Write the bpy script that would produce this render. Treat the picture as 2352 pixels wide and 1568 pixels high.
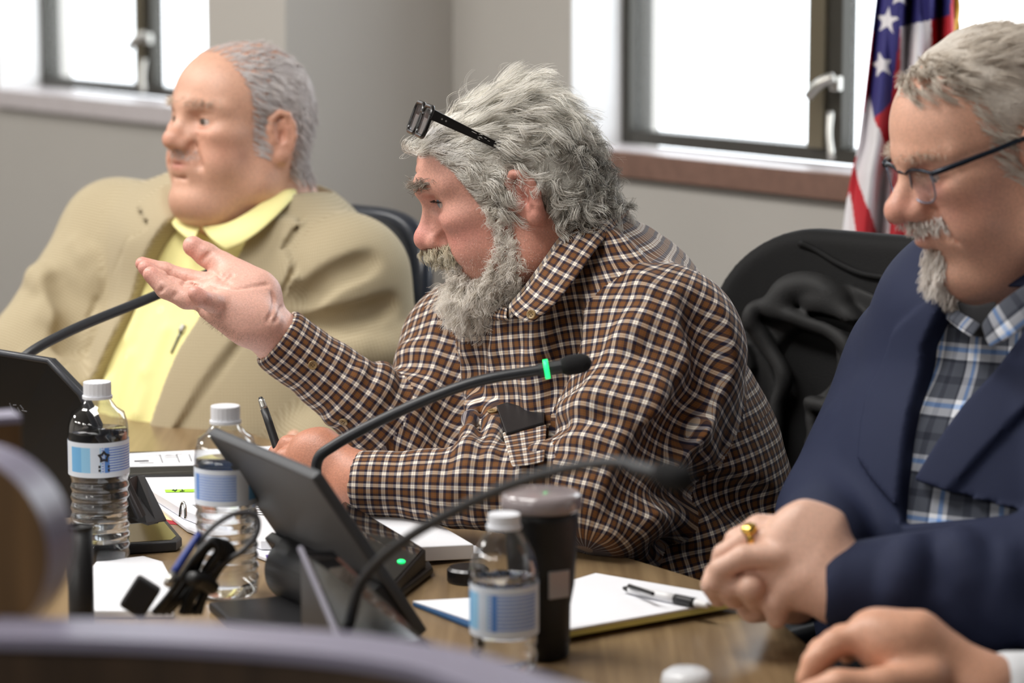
import bpy, bmesh, math, random
import numpy as np
from mathutils import Vector, Matrix

for _o in list(bpy.data.objects):
    bpy.data.objects.remove(_o, do_unlink=True)
SC = bpy.context.scene
COL = SC.collection
random.seed(7)
RNG = np.random.default_rng(7)

# ------------------------------------------------------------------ camera
W, H = 2352, 1568
LENS = 100.0
F = LENS / 36.0 * W
CAMZ = 1.42
PITCH = math.radians(8.4)
cam_d = bpy.data.cameras.new('camera')
cam = bpy.data.objects.new('camera', cam_d)
COL.objects.link(cam)
cam.location = (0, 0, CAMZ)
cam.rotation_euler = (math.pi / 2 - PITCH, 0, 0)
cam_d.lens = LENS
cam_d.sensor_width = 36.0
cam_d.clip_start = 0.05
cam_d.clip_end = 200
cam_d.dof.use_dof = True
cam_d.dof.focus_distance = 3.22
cam_d.dof.aperture_fstop = 4.0
SC.camera = cam

# ------------------------------------------------------------------ world / view
SC.view_settings.view_transform = 'Standard'
SC.view_settings.look = 'None'
SC.view_settings.gamma = 1.0
SC.view_settings.use_curve_mapping = False
SC.view_settings.exposure = 0.0
world = bpy.data.worlds.new('overcast_sky')
SC.world = world
world.use_nodes = True
_bg = world.node_tree.nodes['Background']
_bg.inputs['Color'].default_value = (0.90, 0.955, 1.0, 1)
_bg.inputs['Strength'].default_value = 4.0

FW = Vector((0, math.cos(PITCH), -math.sin(PITCH)))
UPV = Vector((0, math.sin(PITCH), math.cos(PITCH)))
CAM = Vector((0, 0, CAMZ))


def ray(px, py):
    return Vector((1, 0, 0)) * ((px - W / 2) / F) + UPV * (-(py - H / 2) / F) + FW


def P(px, py, d):
    return CAM + ray(px, py) * d


def PZ(px, py, z):
    r = ray(px, py)
    return CAM + r * ((z - CAMZ) / r.z)


# wall frame: s runs along the back wall, q out of it into the room
W0 = Vector((0.34, 4.6, 0))
DW = Vector((0.6015, -0.7989, 0)).normalized()
NW = Vector((-DW.y * -1, 0, 0))
NW = Vector((-0.7989, -0.6015, 0)).normalized()


def SQ(s, q, z):
    return W0 + DW * s + NW * q + Vector((0, 0, z))


def PW(px, py, q=0.0):
    """pixel -> (s, z) on the plane q metres in front of the back wall"""
    r = ray(px, py)
    t = ((W0 - CAM).dot(NW) + q) / r.dot(NW)
    p = CAM + r * t
    return (p - W0).dot(DW), p.z


TZ = 0.74  # worktop height

# ------------------------------------------------------------------ ceiling lamps (the room's light): positions in wall frame
LAMPS = [(-3.2, 1.4, .35), (-3.2, 3.6, .75), (-3.2, 5.9, .75), (-0.7, 2.3, .92), (-1.2, 5.9, .85), (0.9, 2.1, .85), (0.9, 5.9, .95), (2.6, 5.0, 1.0)]
LAMP_W = 41.0


# ------------------------------------------------------------------ materials
MATS = {}


def nt(m):
    m.use_nodes = True
    return m.node_tree.nodes, m.node_tree.links


def srgb(r, g, b):
    def f(c):
        c /= 255.0
        return c / 12.92 if c <= 0.04045 else ((c + 0.055) / 1.055) ** 2.4
    return (f(r), f(g), f(b), 1)


def mat(name, col, rough=0.5, metal=0.0, spec=0.5, noise=0.0, nscale=40.0, bump=0.0, bscale=200.0, coat=0.0, sss=0.0, stretch=None, emit=None):
    if name in MATS:
        return MATS[name]
    m = bpy.data.materials.new(name)
    N, L = nt(m)
    b = N['Principled BSDF']
    b.inputs['Base Color'].default_value = col
    b.inputs['Roughness'].default_value = rough
    b.inputs['Metallic'].default_value = metal
    b.inputs['Specular IOR Level'].default_value = spec
    b.inputs['Coat Weight'].default_value = coat
    b.inputs['Coat Roughness'].default_value = 0.08
    if emit:
        b.inputs['Emission Color'].default_value = emit[0]
        b.inputs['Emission Strength'].default_value = emit[1]
    if noise or bump:
        tc = N.new('ShaderNodeTexCoord')
        mp = N.new('ShaderNodeMapping')
        if stretch:
            mp.inputs['Scale'].default_value = stretch
        L.new(tc.outputs['Object'], mp.inputs['Vector'])
    if noise:
        nz = N.new('ShaderNodeTexNoise')
        nz.inputs['Scale'].default_value = nscale
        nz.inputs['Detail'].default_value = 5
        L.new(mp.outputs['Vector'], nz.inputs['Vector'])
        mx = N.new('ShaderNodeMix')
        mx.data_type = 'RGBA'
        mx.inputs[6].default_value = tuple(c * (1 - noise) for c in col[:3]) + (1,)
        mx.inputs[7].default_value = tuple(min(1, c * (1 + noise)) for c in col[:3]) + (1,)
        L.new(nz.outputs['Fac'], mx.inputs[0])
        L.new(mx.outputs[2], b.inputs['Base Color'])
    if bump:
        nb = N.new('ShaderNodeTexNoise')
        nb.inputs['Scale'].default_value = bscale
        nb.inputs['Detail'].default_value = 3
        L.new(mp.outputs['Vector'], nb.inputs['Vector'])
        bp = N.new('ShaderNodeBump')
        bp.inputs['Strength'].default_value = bump
        bp.inputs['Distance'].default_value = 0.002
        L.new(nb.outputs['Fac'], bp.inputs['Height'])
        L.new(bp.outputs['Normal'], b.inputs['Normal'])
    MATS[name] = m
    return m


def wood(name, c1, c2, rough=0.4, axis='y', scale=6.0):
    m = bpy.data.materials.new(name)
    N, L = nt(m)
    b = N['Principled BSDF']
    b.inputs['Roughness'].default_value = rough
    tc = N.new('ShaderNodeTexCoord')
    mp = N.new('ShaderNodeMapping')
    s = {'x': (0.6, 14, 14), 'y': (14, 0.6, 14), 'z': (14, 14, 0.6)}[axis]
    mp.inputs['Scale'].default_value = s
    if axis != 'z':
        mp.inputs['Rotation'].default_value = (0, 0, math.radians(-37))
    L.new(tc.outputs['Object'], mp.inputs['Vector'])
    nz = N.new('ShaderNodeTexNoise')
    nz.inputs['Scale'].default_value = scale
    nz.inputs['Detail'].default_value = 8
    nz.inputs['Distortion'].default_value = 0.4
    L.new(mp.outputs['Vector'], nz.inputs['Vector'])
    cr = N.new('ShaderNodeValToRGB')
    cr.color_ramp.elements[0].position = 0.35
    cr.color_ramp.elements[1].position = 0.68
    cr.color_ramp.elements[0].color = c1
    cr.color_ramp.elements[1].color = c2
    L.new(nz.outputs['Fac'], cr.inputs['Fac'])
    L.new(cr.outputs['Color'], b.inputs['Base Color'])
    MATS[name] = m
    return m


def glass(name, col=(1, 1, 1, 1), ior=1.45, rough=0.0):
    m = bpy.data.materials.new(name)
    N, L = nt(m)
    b = N['Principled BSDF']
    b.inputs['Base Color'].default_value = col
    b.inputs['Roughness'].default_value = rough
    b.inputs['IOR'].default_value = ior
    b.inputs['Transmission Weight'].default_value = 1.0
    MATS[name] = m
    return m


def thin_glass(name, tint=(1, 1, 1, 1), refl=0.08):
    m = bpy.data.materials.new(name)
    N, L = nt(m)
    N.remove(N['Principled BSDF'])
    t = N.new('ShaderNodeBsdfTransparent')
    t.inputs['Color'].default_value = tint
    g = N.new('ShaderNodeBsdfGlossy')
    g.inputs['Roughness'].default_value = 0.02
    mx = N.new('ShaderNodeMixShader')
    mx.inputs[0].default_value = refl
    L.new(t.outputs[0], mx.inputs[1])
    L.new(g.outputs[0], mx.inputs[2])
    L.new(mx.outputs[0], N['Material Output'].inputs['Surface'])
    MATS[name] = m
    return m


# ------------------------------------------------------------------ objects
ORG = {}


def thing(name, label, cat, loc, group=None):
    o = bpy.data.objects.new(name, None)
    o.empty_display_size = 0.05
    COL.objects.link(o)
    o.location = loc
    o['label'] = label
    o['category'] = cat
    if group:
        o['group'] = group
    ORG[o.name] = Vector(loc)
    return o


def tag(o, label, cat, group=None):
    o['label'] = label
    o['category'] = cat
    if group:
        o['group'] = group
    return o


def finish(me, m, smooth):
    if isinstance(m, (list, tuple)):
        for k in m:
            me.materials.append(k)
    elif m is not None:
        me.materials.append(m)
    if smooth:
        me.polygons.foreach_set('use_smooth', [True] * len(me.polygons))


def link(name, me, parent=None, loc=None, label=None):
    """mesh in world coordinates -> object; its origin is moved to parent's origin (or loc)"""
    o = bpy.data.objects.new(name, me)
    COL.objects.link(o)
    if parent is not None:
        org = ORG[parent.name]
        me.transform(Matrix.Translation(-org))
        o.parent = parent
        ORG[o.name] = org.copy()
    else:
        org = Vector(loc) if loc is not None else Vector((0, 0, 0))
        me.transform(Matrix.Translation(-org))
        o.location = org
        ORG[o.name] = org
    if label:
        o['label'] = label
    return o


def obj(name, bm, m, parent=None, smooth=False, loc=None, label=None, struct=False):
    me = bpy.data.meshes.new(name)
    bmesh.ops.recalc_face_normals(bm, faces=bm.faces[:])
    bm.to_mesh(me)
    bm.free()
    finish(me, m, smooth)
    o = link(name, me, parent, loc, label)
    if struct:
        o['kind'] = 'structure'
    return o


def BM():
    return bmesh.new()


def hexa(bm, pts, bevel=0.0, seg=2):
    """pts: 8 points, bottom 4 then top 4 (same order)"""
    vs = [bm.verts.new(p) for p in pts]
    fs = [(0, 1, 2, 3), (7, 6, 5, 4), (0, 4, 5, 1), (1, 5, 6, 2), (2, 6, 7, 3), (3, 7, 4, 0)]
    faces = [bm.faces.new([vs[i] for i in f]) for f in fs]
    if bevel:
        es = set()
        for f in faces:
            es.update(f.edges)
        bmesh.ops.bevel(bm, geom=list(es), offset=bevel, segments=seg, affect='EDGES', profile=0.6)
    return bm


def box(bm, c, ax, ay, az, hx, hy, hz, bevel=0.0, seg=2):
    """centre, three unit axes, half sizes"""
    c = Vector(c)
    ax, ay, az = Vector(ax) * hx, Vector(ay) * hy, Vector(az) * hz
    q = [c - ax - ay - az, c + ax - ay - az, c + ax + ay - az, c - ax + ay - az,
         c - ax - ay + az, c + ax - ay + az, c + ax + ay + az, c - ax + ay + az]
    return hexa(bm, q, bevel, seg)


def prism(bm, poly, ext, bevel=0.0, seg=2):
    """poly: list of 3D points, ext: extrusion vector"""
    a = [bm.verts.new(Vector(p)) for p in poly]
    b = [bm.verts.new(Vector(p) + Vector(ext)) for p in poly]
    n = len(poly)
    f0 = bm.faces.new(a)
    f1 = bm.faces.new(b[::-1])
    sides = [bm.faces.new((a[i], b[i], b[(i + 1) % n], a[(i + 1) % n])) for i in range(n)]
    if bevel:
        es = set(f0.edges) | set(f1.edges)
        bmesh.ops.bevel(bm, geom=list(es), offset=bevel, segments=seg, affect='EDGES', profile=0.6)
    return bm


def catmull(pts, n):
    pts = [np.array(p, float) for p in pts]
    if len(pts) == 2:
        return [pts[0] + (pts[1] - pts[0]) * i / n for i in range(n + 1)]
    q = [2 * pts[0] - pts[1]] + pts + [2 * pts[-1] - pts[-2]]
    out = []
    for i in range(1, len(q) - 2):
        for k in range(n):
            t = k / n
            out.append(0.5 * (2 * q[i] + (q[i + 1] - q[i - 1]) * t + (2 * q[i - 1] - 5 * q[i] + 4 * q[i + 1] - q[i + 2]) * t * t
                              + (3 * q[i] - 3 * q[i + 1] + q[i + 2] - q[i - 1]) * t ** 3))
    out.append(pts[-1])
    return out


def tube(bm, pts, r, sides=10, sub=6, cap=True, flat=None):
    """round tube through control points; r number or list per control point"""
    rr = r if isinstance(r, (list, tuple)) else [r] * len(pts)
    ctl = [tuple(p) + (q,) for p, q in zip([tuple(p) for p in pts], rr)]
    sm = catmull(ctl, sub) if sub > 0 else [np.array(c, float) for c in ctl]
    rings = []
    prev = None
    for i, c in enumerate(sm):
        p = Vector(c[:3])
        a = Vector(sm[max(i - 1, 0)][:3])
        b = Vector(sm[min(i + 1, len(sm) - 1)][:3])
        t = (b - a).normalized()
        if prev is None:
            u = t.cross(Vector((0, 0, 1)))
            if u.length < 0.1:
                u = t.cross(Vector((1, 0, 0)))
        else:
            u = prev - t * prev.dot(t)
        u.normalize()
        v = t.cross(u)
        prev = u
        rings.append([bm.verts.new(p + (u * math.cos(k * 2 * math.pi / sides) + v * math.sin(k * 2 * math.pi / sides) * (flat or 1)) * c[3]) for k in range(sides)])
    for i in range(len(rings) - 1):
        for k in range(sides):
            bm.faces.new((rings[i][k], rings[i][(k + 1) % sides], rings[i + 1][(k + 1) % sides], rings[i + 1][k]))
    if cap:
        bm.faces.new(rings[0][::-1])
        bm.faces.new(rings[-1])
    return bm


def lathe(bm, prof, c, sides=40, axis=None, close=True):
    """prof: list of (radius, height) from c along axis"""
    c = Vector(c)
    az = Vector(axis).normalized() if axis is not None else Vector((0, 0, 1))
    ax = az.orthogonal().normalized()
    ay = az.cross(ax)
    rings = []
    for r, h in prof:
        if r < 1e-6:
            rings.append([bm.verts.new(c + az * h)])
        else:
            rings.append([bm.verts.new(c + az * h + (ax * math.cos(2 * math.pi * k / sides) + ay * math.sin(2 * math.pi * k / sides)) * r) for k in range(sides)])
    for a, b in zip(rings[:-1], rings[1:]):
        for k in range(sides):
            k2 = (k + 1) % sides
            if len(a) == 1 and len(b) == 1:
                continue
            if len(a) == 1:
                bm.faces.new((a[0], b[k], b[k2]))
            elif len(b) == 1:
                bm.faces.new((a[k], a[k2], b[0]))
            else:
                bm.faces.new((a[k], a[k2], b[k2], b[k]))
    if close:
        for r in (rings[0], rings[-1]):
            if len(r) > 1:
                bm.faces.new(r)
    return bm


def grid_mesh(name, pts, m, uv=None, smooth=True, closed_u=False):
    """pts: (nv, nu, 3) array in world coordinates"""
    nv, nu = pts.shape[:2]
    me = bpy.data.meshes.new(name)
    idx = np.arange(nv * nu).reshape(nv, nu)
    if closed_u:
        idx = np.concatenate([idx, idx[:, :1]], 1)
    f = np.stack([idx[:-1, :-1], idx[:-1, 1:], idx[1:, 1:], idx[1:, :-1]], -1).reshape(-1, 4)
    me.from_pydata([], [], [])
    set_mesh(me, pts.reshape(-1, 3), f)
    if uv is not None:
        lay = me.uv_layers.new(name='UVMap')
        uvf = uv.reshape(-1, 2)[f.reshape(-1)]
        lay.data.foreach_set('uv', uvf.astype(np.float32).ravel())
    finish(me, m, smooth)
    return me


def set_mesh(me, v, f):
    n = f.shape[1]
    me.vertices.add(len(v))
    me.vertices.foreach_set('co', np.asarray(v, np.float32).ravel())
    me.loops.add(f.size)
    me.loops.foreach_set('vertex_index', f.astype(np.int32).ravel())
    me.polygons.add(len(f))
    me.polygons.foreach_set('loop_start', np.arange(0, f.size, n, dtype=np.int32))
    me.update(calc_edges=True)
    me.validate()
# ================================================================== THE SETTING
M_WALL = mat('painted_wall', srgb(187, 183, 177), 0.75, noise=0.03, nscale=3, bump=0.05, bscale=300)
M_WHITE = mat('white_paint', srgb(232, 232, 230), 0.5)
M_REVEAL = mat('window_reveal_paint', srgb(240, 240, 240), 0.55)
M_FRAME = mat('bronze_frame', srgb(62, 60, 54), 0.4, metal=0.3)
M_FRAME2 = mat('olive_frame', srgb(112, 104, 86), 0.4, metal=0.4)
M_SILL = mat('sill_stone', srgb(205, 198, 200), 0.3, noise=0.1, nscale=30)
M_SILLF = mat('sill_brown_stone', srgb(128, 98, 86), 0.35, noise=0.3, nscale=40)
M_FLOOR = mat('carpet', srgb(56, 54, 52), 0.95, noise=0.2, nscale=120)
M_CEIL = mat('ceiling_tile', srgb(225, 224, 220), 0.9, noise=0.03, nscale=50)
M_PANE = thin_glass('window_glass')
M_STEEL = mat('satin_steel', srgb(190, 188, 182), 0.3, metal=0.9)

S0, S1, Q1, ZC = -5.0, 6.0, 7.6, 2.75
bm = BM()
hexa(bm, [SQ(S0, 0, -.1), SQ(S1, 0, -.1), SQ(S1, Q1, -.1), SQ(S0, Q1, -.1), SQ(S0, 0, 0), SQ(S1, 0, 0), SQ(S1, Q1, 0), SQ(S0, Q1, 0)])
obj('floor', bm, M_FLOOR, struct=True)
bm = BM()
hexa(bm, [SQ(S0, -.2, ZC), SQ(S1, -.2, ZC), SQ(S1, Q1, ZC), SQ(S0, Q1, ZC), SQ(S0, -.2, ZC + .1), SQ(S1, -.2, ZC + .1), SQ(S1, Q1, ZC + .1), SQ(S0, Q1, ZC + .1)])
obj('ceiling', bm, M_CEIL, struct=True)
for nm, a, b in (('wall_left', (S0 - .1, 0), (S0, Q1)), ('wall_right', (S1, 0), (S1 + .1, Q1)), ('wall_front', (S0, Q1), (S1, Q1 + .1))):
    bm = BM()
    hexa(bm, [SQ(a[0], a[1], 0), SQ(b[0], a[1], 0), SQ(b[0], b[1], 0), SQ(a[0], b[1], 0), SQ(a[0], a[1], ZC), SQ(b[0], a[1], ZC), SQ(b[0], b[1], ZC), SQ(a[0], b[1], ZC)])
    obj(nm, bm, M_WALL, struct=True)

REV = 0.1115
WT = 0.2
ZSILL = 1.035
ZTOP = 2.05
sR0 = PW(1310, 200)[0]
sR1 = sR0 + 1.75
sL0 = PW(-8, 150)[0]
sL1 = sL0 + 1.75


def wallbox(bm, s0, s1, q0, q1, z0, z1, bevel=0):
    return hexa(bm, [SQ(s0, q0, z0), SQ(s1, q0, z0), SQ(s1, q1, z0), SQ(s0, q1, z0), SQ(s0, q0, z1), SQ(s1, q0, z1), SQ(s1, q1, z1), SQ(s0, q1, z1)], bevel)


bm = BM()
wallbox(bm, S0, sL0, -WT, 0, 0, ZC)
wallbox(bm, sL1, sR0, -WT, 0, 0, ZC)
wallbox(bm, sR1, S1, -WT, 0, 0, ZC)
for a, b in ((sL0, sL1), (sR0, sR1)):
    wallbox(bm, a, b, -WT, 0, 0, ZSILL - .035)
    wallbox(bm, a, b, -WT, 0, ZTOP, ZC)
obj('wall_back', bm, M_WALL, struct=True)

# square column standing in front of the wall between the two windows
sc1, _ = PW(1010, 300)
qcol = 0.36
sc0r = PW(655, 60, qcol)[0]
cA = sc0r
cB = PW(475, 60, qcol)[0]
bm = BM()
wallbox(bm, cB, cA, 0, qcol, 0, ZC)
obj('wall_column', bm, M_WALL, struct=True)


def window(n, s0, s1, sm0, sm1, sf):
    """s0,s1 opening; mullion between sm0..sm1 (recess plane); sf frame start"""
    w = thing('window_%d' % n, 'x', 'x', SQ((s0 + s1) / 2, -REV, ZSILL))
    for k in ('label', 'category'):
        del w[k]
    w['kind'] = 'structure'
    fw = 0.028
    z0, z1 = ZSILL + .002, ZTOP
    bm = BM()
    wallbox(bm, s0 - .0, sf + fw, -REV - .05, -REV, z0, z1)
    wallbox(bm, s1 - fw, s1, -REV - .05, -REV, z0, z1)
    wallbox(bm, sf + fw, s1 - fw, -REV - .05, -REV, z0, z0 + .022)
    wallbox(bm, sf + fw, s1 - fw, -REV - .05, -REV, z1 - .03, z1)
    obj('window_frame', bm, M_FRAME, w)
    bm = BM()
    wd = sm1 - sm0
    wallbox(bm, sm0, sm0 + wd * .42, -REV - .03, -REV + .012, z0 + .022, z1 - .03, .003)
    obj('mullion', bm, M_FRAME2, w)
    bm = BM()
    wallbox(bm, sm0 + wd * .42, sm1 - .016, -REV - .028, -REV + .004, z0 + .022, z1 - .03, .002)
    obj('mullion', bm, M_FRAME, w)
    for a, b in ((sf + fw, sm0), (sm1 - .016, s1 - fw)):
        bm = BM()
        wallbox(bm, a, b, -REV - .022, -REV - .016, z0 + .022, z1 - .03)
        obj('pane', bm, M_PANE, w)
    # cam handle on the mullion and a hanging lever
    sm = sm0 + wd * .62
    bm = BM()
    wallbox(bm, sm + .002, sm + .022, -REV + .004, -REV + .018, ZSILL + .118, ZSILL + .142, .004)
    tube(bm, [SQ(sm + .018, -REV + .02, ZSILL + .142), SQ(sm + .0, -REV + .035, ZSILL + .130), SQ(sm - .022, -REV + .04, ZSILL + .108)], [.008, .009, .008], 8, 4)
    obj('handle', bm, M_STEEL, w, smooth=True, label='satin steel window latch')
    bm = BM()
    tube(bm, [SQ(sm + .01, -REV + .02, ZSILL + .085), SQ(sm + .018, -REV + .03, ZSILL + .05), SQ(sm + .03, -REV + .035, ZSILL + .012)], [.006, .005, .006], 8, 4)
    obj('stay_arm', bm, M_STEEL, w, smooth=True)
    bm = BM()
    wallbox(bm, s0, s1, -REV, .0, ZSILL - .035, ZSILL, 0)
    obj('window_ledge', bm, M_SILL, w)
    bm = BM()
    wallbox(bm, s0 - .0, s1 + .0, .0, .02, ZSILL - .04, ZSILL + .001, .002)
    obj('window_sill', bm, M_SILLF if n == 2 else M_SILL, w)
    bm = BM()
    for a in (s0, s1):
        pass
    wallbox(bm, s0, s0 + .004, -REV, -.001, ZSILL, ZTOP)
    obj('reveal_board', bm, M_REVEAL, w)
    return w


window(1, sL0, sL1, PW(318, 100, -REV)[0], PW(360, 100, -REV)[0], PW(82, 100, -REV)[0])
window(2, sR0, sR1, PW(1868, 100, -REV)[0], PW(1955, 100, -REV)[0], PW(1424, 100, -REV)[0])

# ceiling lamps: recessed troffers with a glowing diffuser, each with its own area light
M_TROF = mat('troffer_metal', srgb(230, 230, 230), 0.5)
M_DIFF = mat('lamp_diffuser', srgb(250, 250, 245), 0.5, emit=((1, .975, .94, 1), 3.0))
for i, (s, q, dim) in enumerate(LAMPS):
    t = thing('ceiling_lamp', 'white recessed ceiling light panel over the meeting room', 'ceiling light', SQ(s, q, ZC), 'ceiling light panels')
    bm = BM()
    for a, b, c, d in ((-.62, .62, -.31, -.29), (-.62, .62, .29, .31), (-.62, -.6, -.29, .29), (.6, .62, -.29, .29)):
        wallbox(bm, s + a, s + b, q + c, q + d, ZC - .02, ZC - .001)
    obj('frame', bm, M_TROF, t)
    bm = BM()
    wallbox(bm, s - .6, s + .6, q - .29, q + .29, ZC - .012, ZC - .004)
    obj('diffuser', bm, M_DIFF, t)
    ld = bpy.data.lights.new('ceiling_lamp_light', 'AREA')
    ld.shape = 'RECTANGLE'
    ld.size = 1.2
    ld.size_y = 0.58
    ld.energy = LAMP_W * dim
    ld.color = (1.0, .97, .93)
    lo = bpy.data.objects.new('ceiling_lamp_light', ld)
    COL.objects.link(lo)
    lo.location = SQ(s, q, ZC - .025)
    lo.rotation_euler = (0, 0, math.atan2(DW.y, DW.x))
# ================================================================== DAIS
M_TOP = wood('walnut_laminate_top', srgb(120, 98, 71), srgb(150, 126, 94), 0.30, 'y', 5)
M_PANEL = wood('dark_walnut_panel', srgb(58, 44, 32), srgb(82, 63, 46), 0.45, 'z', 3)
M_CAP = mat('sheen_cap_laminate', srgb(144, 140, 160), 0.30, noise=0.05, nscale=30)  # lavender window reflection put into the base colour
M_EDGE = mat('dark_edge_band', srgb(70, 54, 40), 0.5)

seat_edge = [(-1.9, 6.25), (-1.2, 5.12), (-.342, 3.745), (.073, 3.085), (.209, 2.876), (.262, 2.72), (.30, 2.5), (.34, 2.2), (.36, 1.9), (.34, 1.62)]
ZL = 0.962
_le = [PZ(x, y, ZL) + Vector((-.002, -.012, 0)) for x, y in ((1400, 1604), (1225, 1545), (1050, 1490), (787, 1452), (400, 1426), (0, 1415))]
front_edge = [(p.x, p.y) for p in _le] + [ (-.42, 2.05), (-.55, 2.5), (-.86, 3.25), (-1.35, 4.1), (-2.4, 5.75)]


def smooth2(pts, n=6):
    return [Vector((p[0], p[1], 0)) for p in catmull([(a, b, 0) for a, b in pts], n)]


se = smooth2(seat_edge)
fe = smooth2(front_edge)
dais = thing('dais', 'curved council dais with brown laminate worktop and raised front ledge', 'desk', (0, 2.6, 0))
poly = [Vector((p.x, p.y, TZ - .032)) for p in se + fe]
bm = BM()
prism(bm, poly, (0, 0, .032), .0015, 1)
obj('worktop', bm, M_TOP, dais)


def offs(path, d):
    out = []
    for i, p in enumerate(path):
        a, b = path[max(i - 1, 0)], path[min(i + 1, len(path) - 1)]
        t = (b - a).normalized()
        out.append(p + Vector((-t.y, t.x, 0)) * d)
    return out


def ribbon_wall(bm, path, d0, d1, z0, z1, bevel=0):
    a, b = offs(path, d0), offs(path, d1)
    rows = []
    for p, q in zip(a, b):
        rows.append([bm.verts.new((p.x, p.y, z0)), bm.verts.new((q.x, q.y, z0)), bm.verts.new((q.x, q.y, z1)), bm.verts.new((p.x, p.y, z1))])
    for r, s in zip(rows[:-1], rows[1:]):
        for k in range(4):
            bm.faces.new((r[k], r[(k + 1) % 4], s[(k + 1) % 4], s[k]))
    bm.faces.new(rows[0][::-1])
    bm.faces.new(rows[-1])
    return bm


fe2 = smooth2([(PZ(x, y, ZL).x, PZ(x, y, ZL).y) for x, y in ((2300, 2200), (1700, 1750))] + front_edge[:6], 6)
bm = BM()
ribbon_wall(bm, fe2, .002, .036, 0.0, ZL - .0085)
obj('front_panel', bm, M_PANEL, dais)
fe3 = smooth2(front_edge[5:], 6)
bm = BM()
ribbon_wall(bm, fe3, .002, .03, 0.0, TZ + .0)
obj('wing_panel', bm, M_PANEL, dais)
bm = BM()
ribbon_wall(bm, fe2, -.012, .042, ZL - .008, ZL)
obj('ledge_cap', bm, M_CAP, dais)
bm = BM()
ribbon_wall(bm, se, -.368, -.35, 0.0, TZ - .034)
obj('modesty_panel', bm, M_PANEL, dais)


# rounded end boards with pale edge banding that rise beside the ledge
def end_board(px_c, py_c, rad, depth, th, yaw, hgt_px, lab):
    c = P(px_c, py_c, depth)
    fx = Vector((math.cos(yaw), math.sin(yaw), 0))
    fn = Vector((math.sin(yaw), -math.cos(yaw), 0))
    zb = .0
    pts = []
    for k in range(25):
        a = math.radians(-80 + k * (170 / 24))
        pts.append(c + fx * (rad * math.cos(a)) + Vector((0, 0, rad * 1.0 * math.sin(a))))
    pts.append(c + fx * (-.22) + Vector((0, 0, rad)))
    pts.append(Vector((pts[-1].x, pts[-1].y, zb)))
    pts.append(Vector((pts[0].x, pts[0].y, zb)))
    fn_dir = fn
    t = thing('end_board', lab, 'panel', (c.x, c.y, 0))
    bm = BM()
    prism(bm, pts, -fn * th, 0)
    obj('edge_band', bm, M_CAP, t)
    # inset wood face
    cen = sum(pts, Vector()) / len(pts)
    bm = BM()
    prism(bm, [p + fn * .0008 for p in pts], -fn * .0012, 0)
    obj('board_face', bm, M_PANEL2, t)
    return t


M_PANEL2 = wood('walnut_board_face', srgb(96, 72, 46), srgb(124, 94, 60), 0.35, 'z', 3)
end_board(-98, 1262, .066, 1.92, .044, math.radians(-14), 0, 'rounded brown end board with pale lavender edge beside the dais ledge')
t = thing('riser_board', 'short square brown riser board standing behind the rounded end board', 'panel', P(10, 1130, 2.3))
a = PZ(62, 1400, .74)
fx = Vector((.92, .39, 0)).normalized()
fn = Vector((fx.y, -fx.x, 0))
c = P(50, 972, 2.3)
pts = [c, c + fx * -.2, c + fx * -.2 - Vector((0, 0, c.z)), c - Vector((0, 0, c.z))]
bm = BM()
prism(bm, [p for p in pts], -fn * .035, .002)
obj('board_face', bm, M_PANEL2, t)
bm = BM()
pts2 = [c + Vector((0, 0, .006)), c + fx * -.2 + Vector((0, 0, .006)), c + fx * -.2 + Vector((0, 0, .0005)), c + Vector((0, 0, .0005))]
prism(bm, pts2, -fn * .035, 0)
obj('edge_band', bm, M_CAP, t)

# ================================================================== DESK THINGS
UP = Vector((0, 0, 1))
M_BLK = mat('black_plastic', srgb(24, 24, 26), 0.45)
M_BLKG = mat('black_gloss', srgb(9, 9, 11), 0.06, coat=0.3)
M_GREY = mat('graphite_shell', srgb(66, 68, 72), 0.5, bump=0.05, bscale=800)
M_DARK = mat('black_shell', srgb(20, 20, 22), 0.55)
M_LED = mat('green_led', srgb(20, 255, 110), 0.4, emit=((.02, 1.0, .22, 1), 1.6))
M_FOAM = mat('mic_foam', srgb(20, 20, 22), 0.95, bump=0.6, bscale=900)
M_NECK = mat('gooseneck_rubber', srgb(40, 42, 46), 0.42)
M_PAPER = mat('paper', srgb(240, 241, 246), 0.8)
M_INK = mat('ink', srgb(60, 60, 66), 0.8)
M_CHROME = mat('chrome', srgb(215, 215, 215), 0.12, metal=1.0)

d2 = Vector((.5, -.866, 0)).normalized()     # along the seat edge
n2 = Vector((-.866, -.5, 0)).normalized()    # from the seats to the well


def slab(bm, o, u, v, w, lu, lv, lw, bevel=.003, seg=2):
    """box from corner o along unit u,v,w"""
    c = o + u * lu / 2 + v * lv / 2 + w * lw / 2
    return box(bm, c, u, v, w, lu / 2, lv / 2, lw / 2, bevel, seg)


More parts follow.
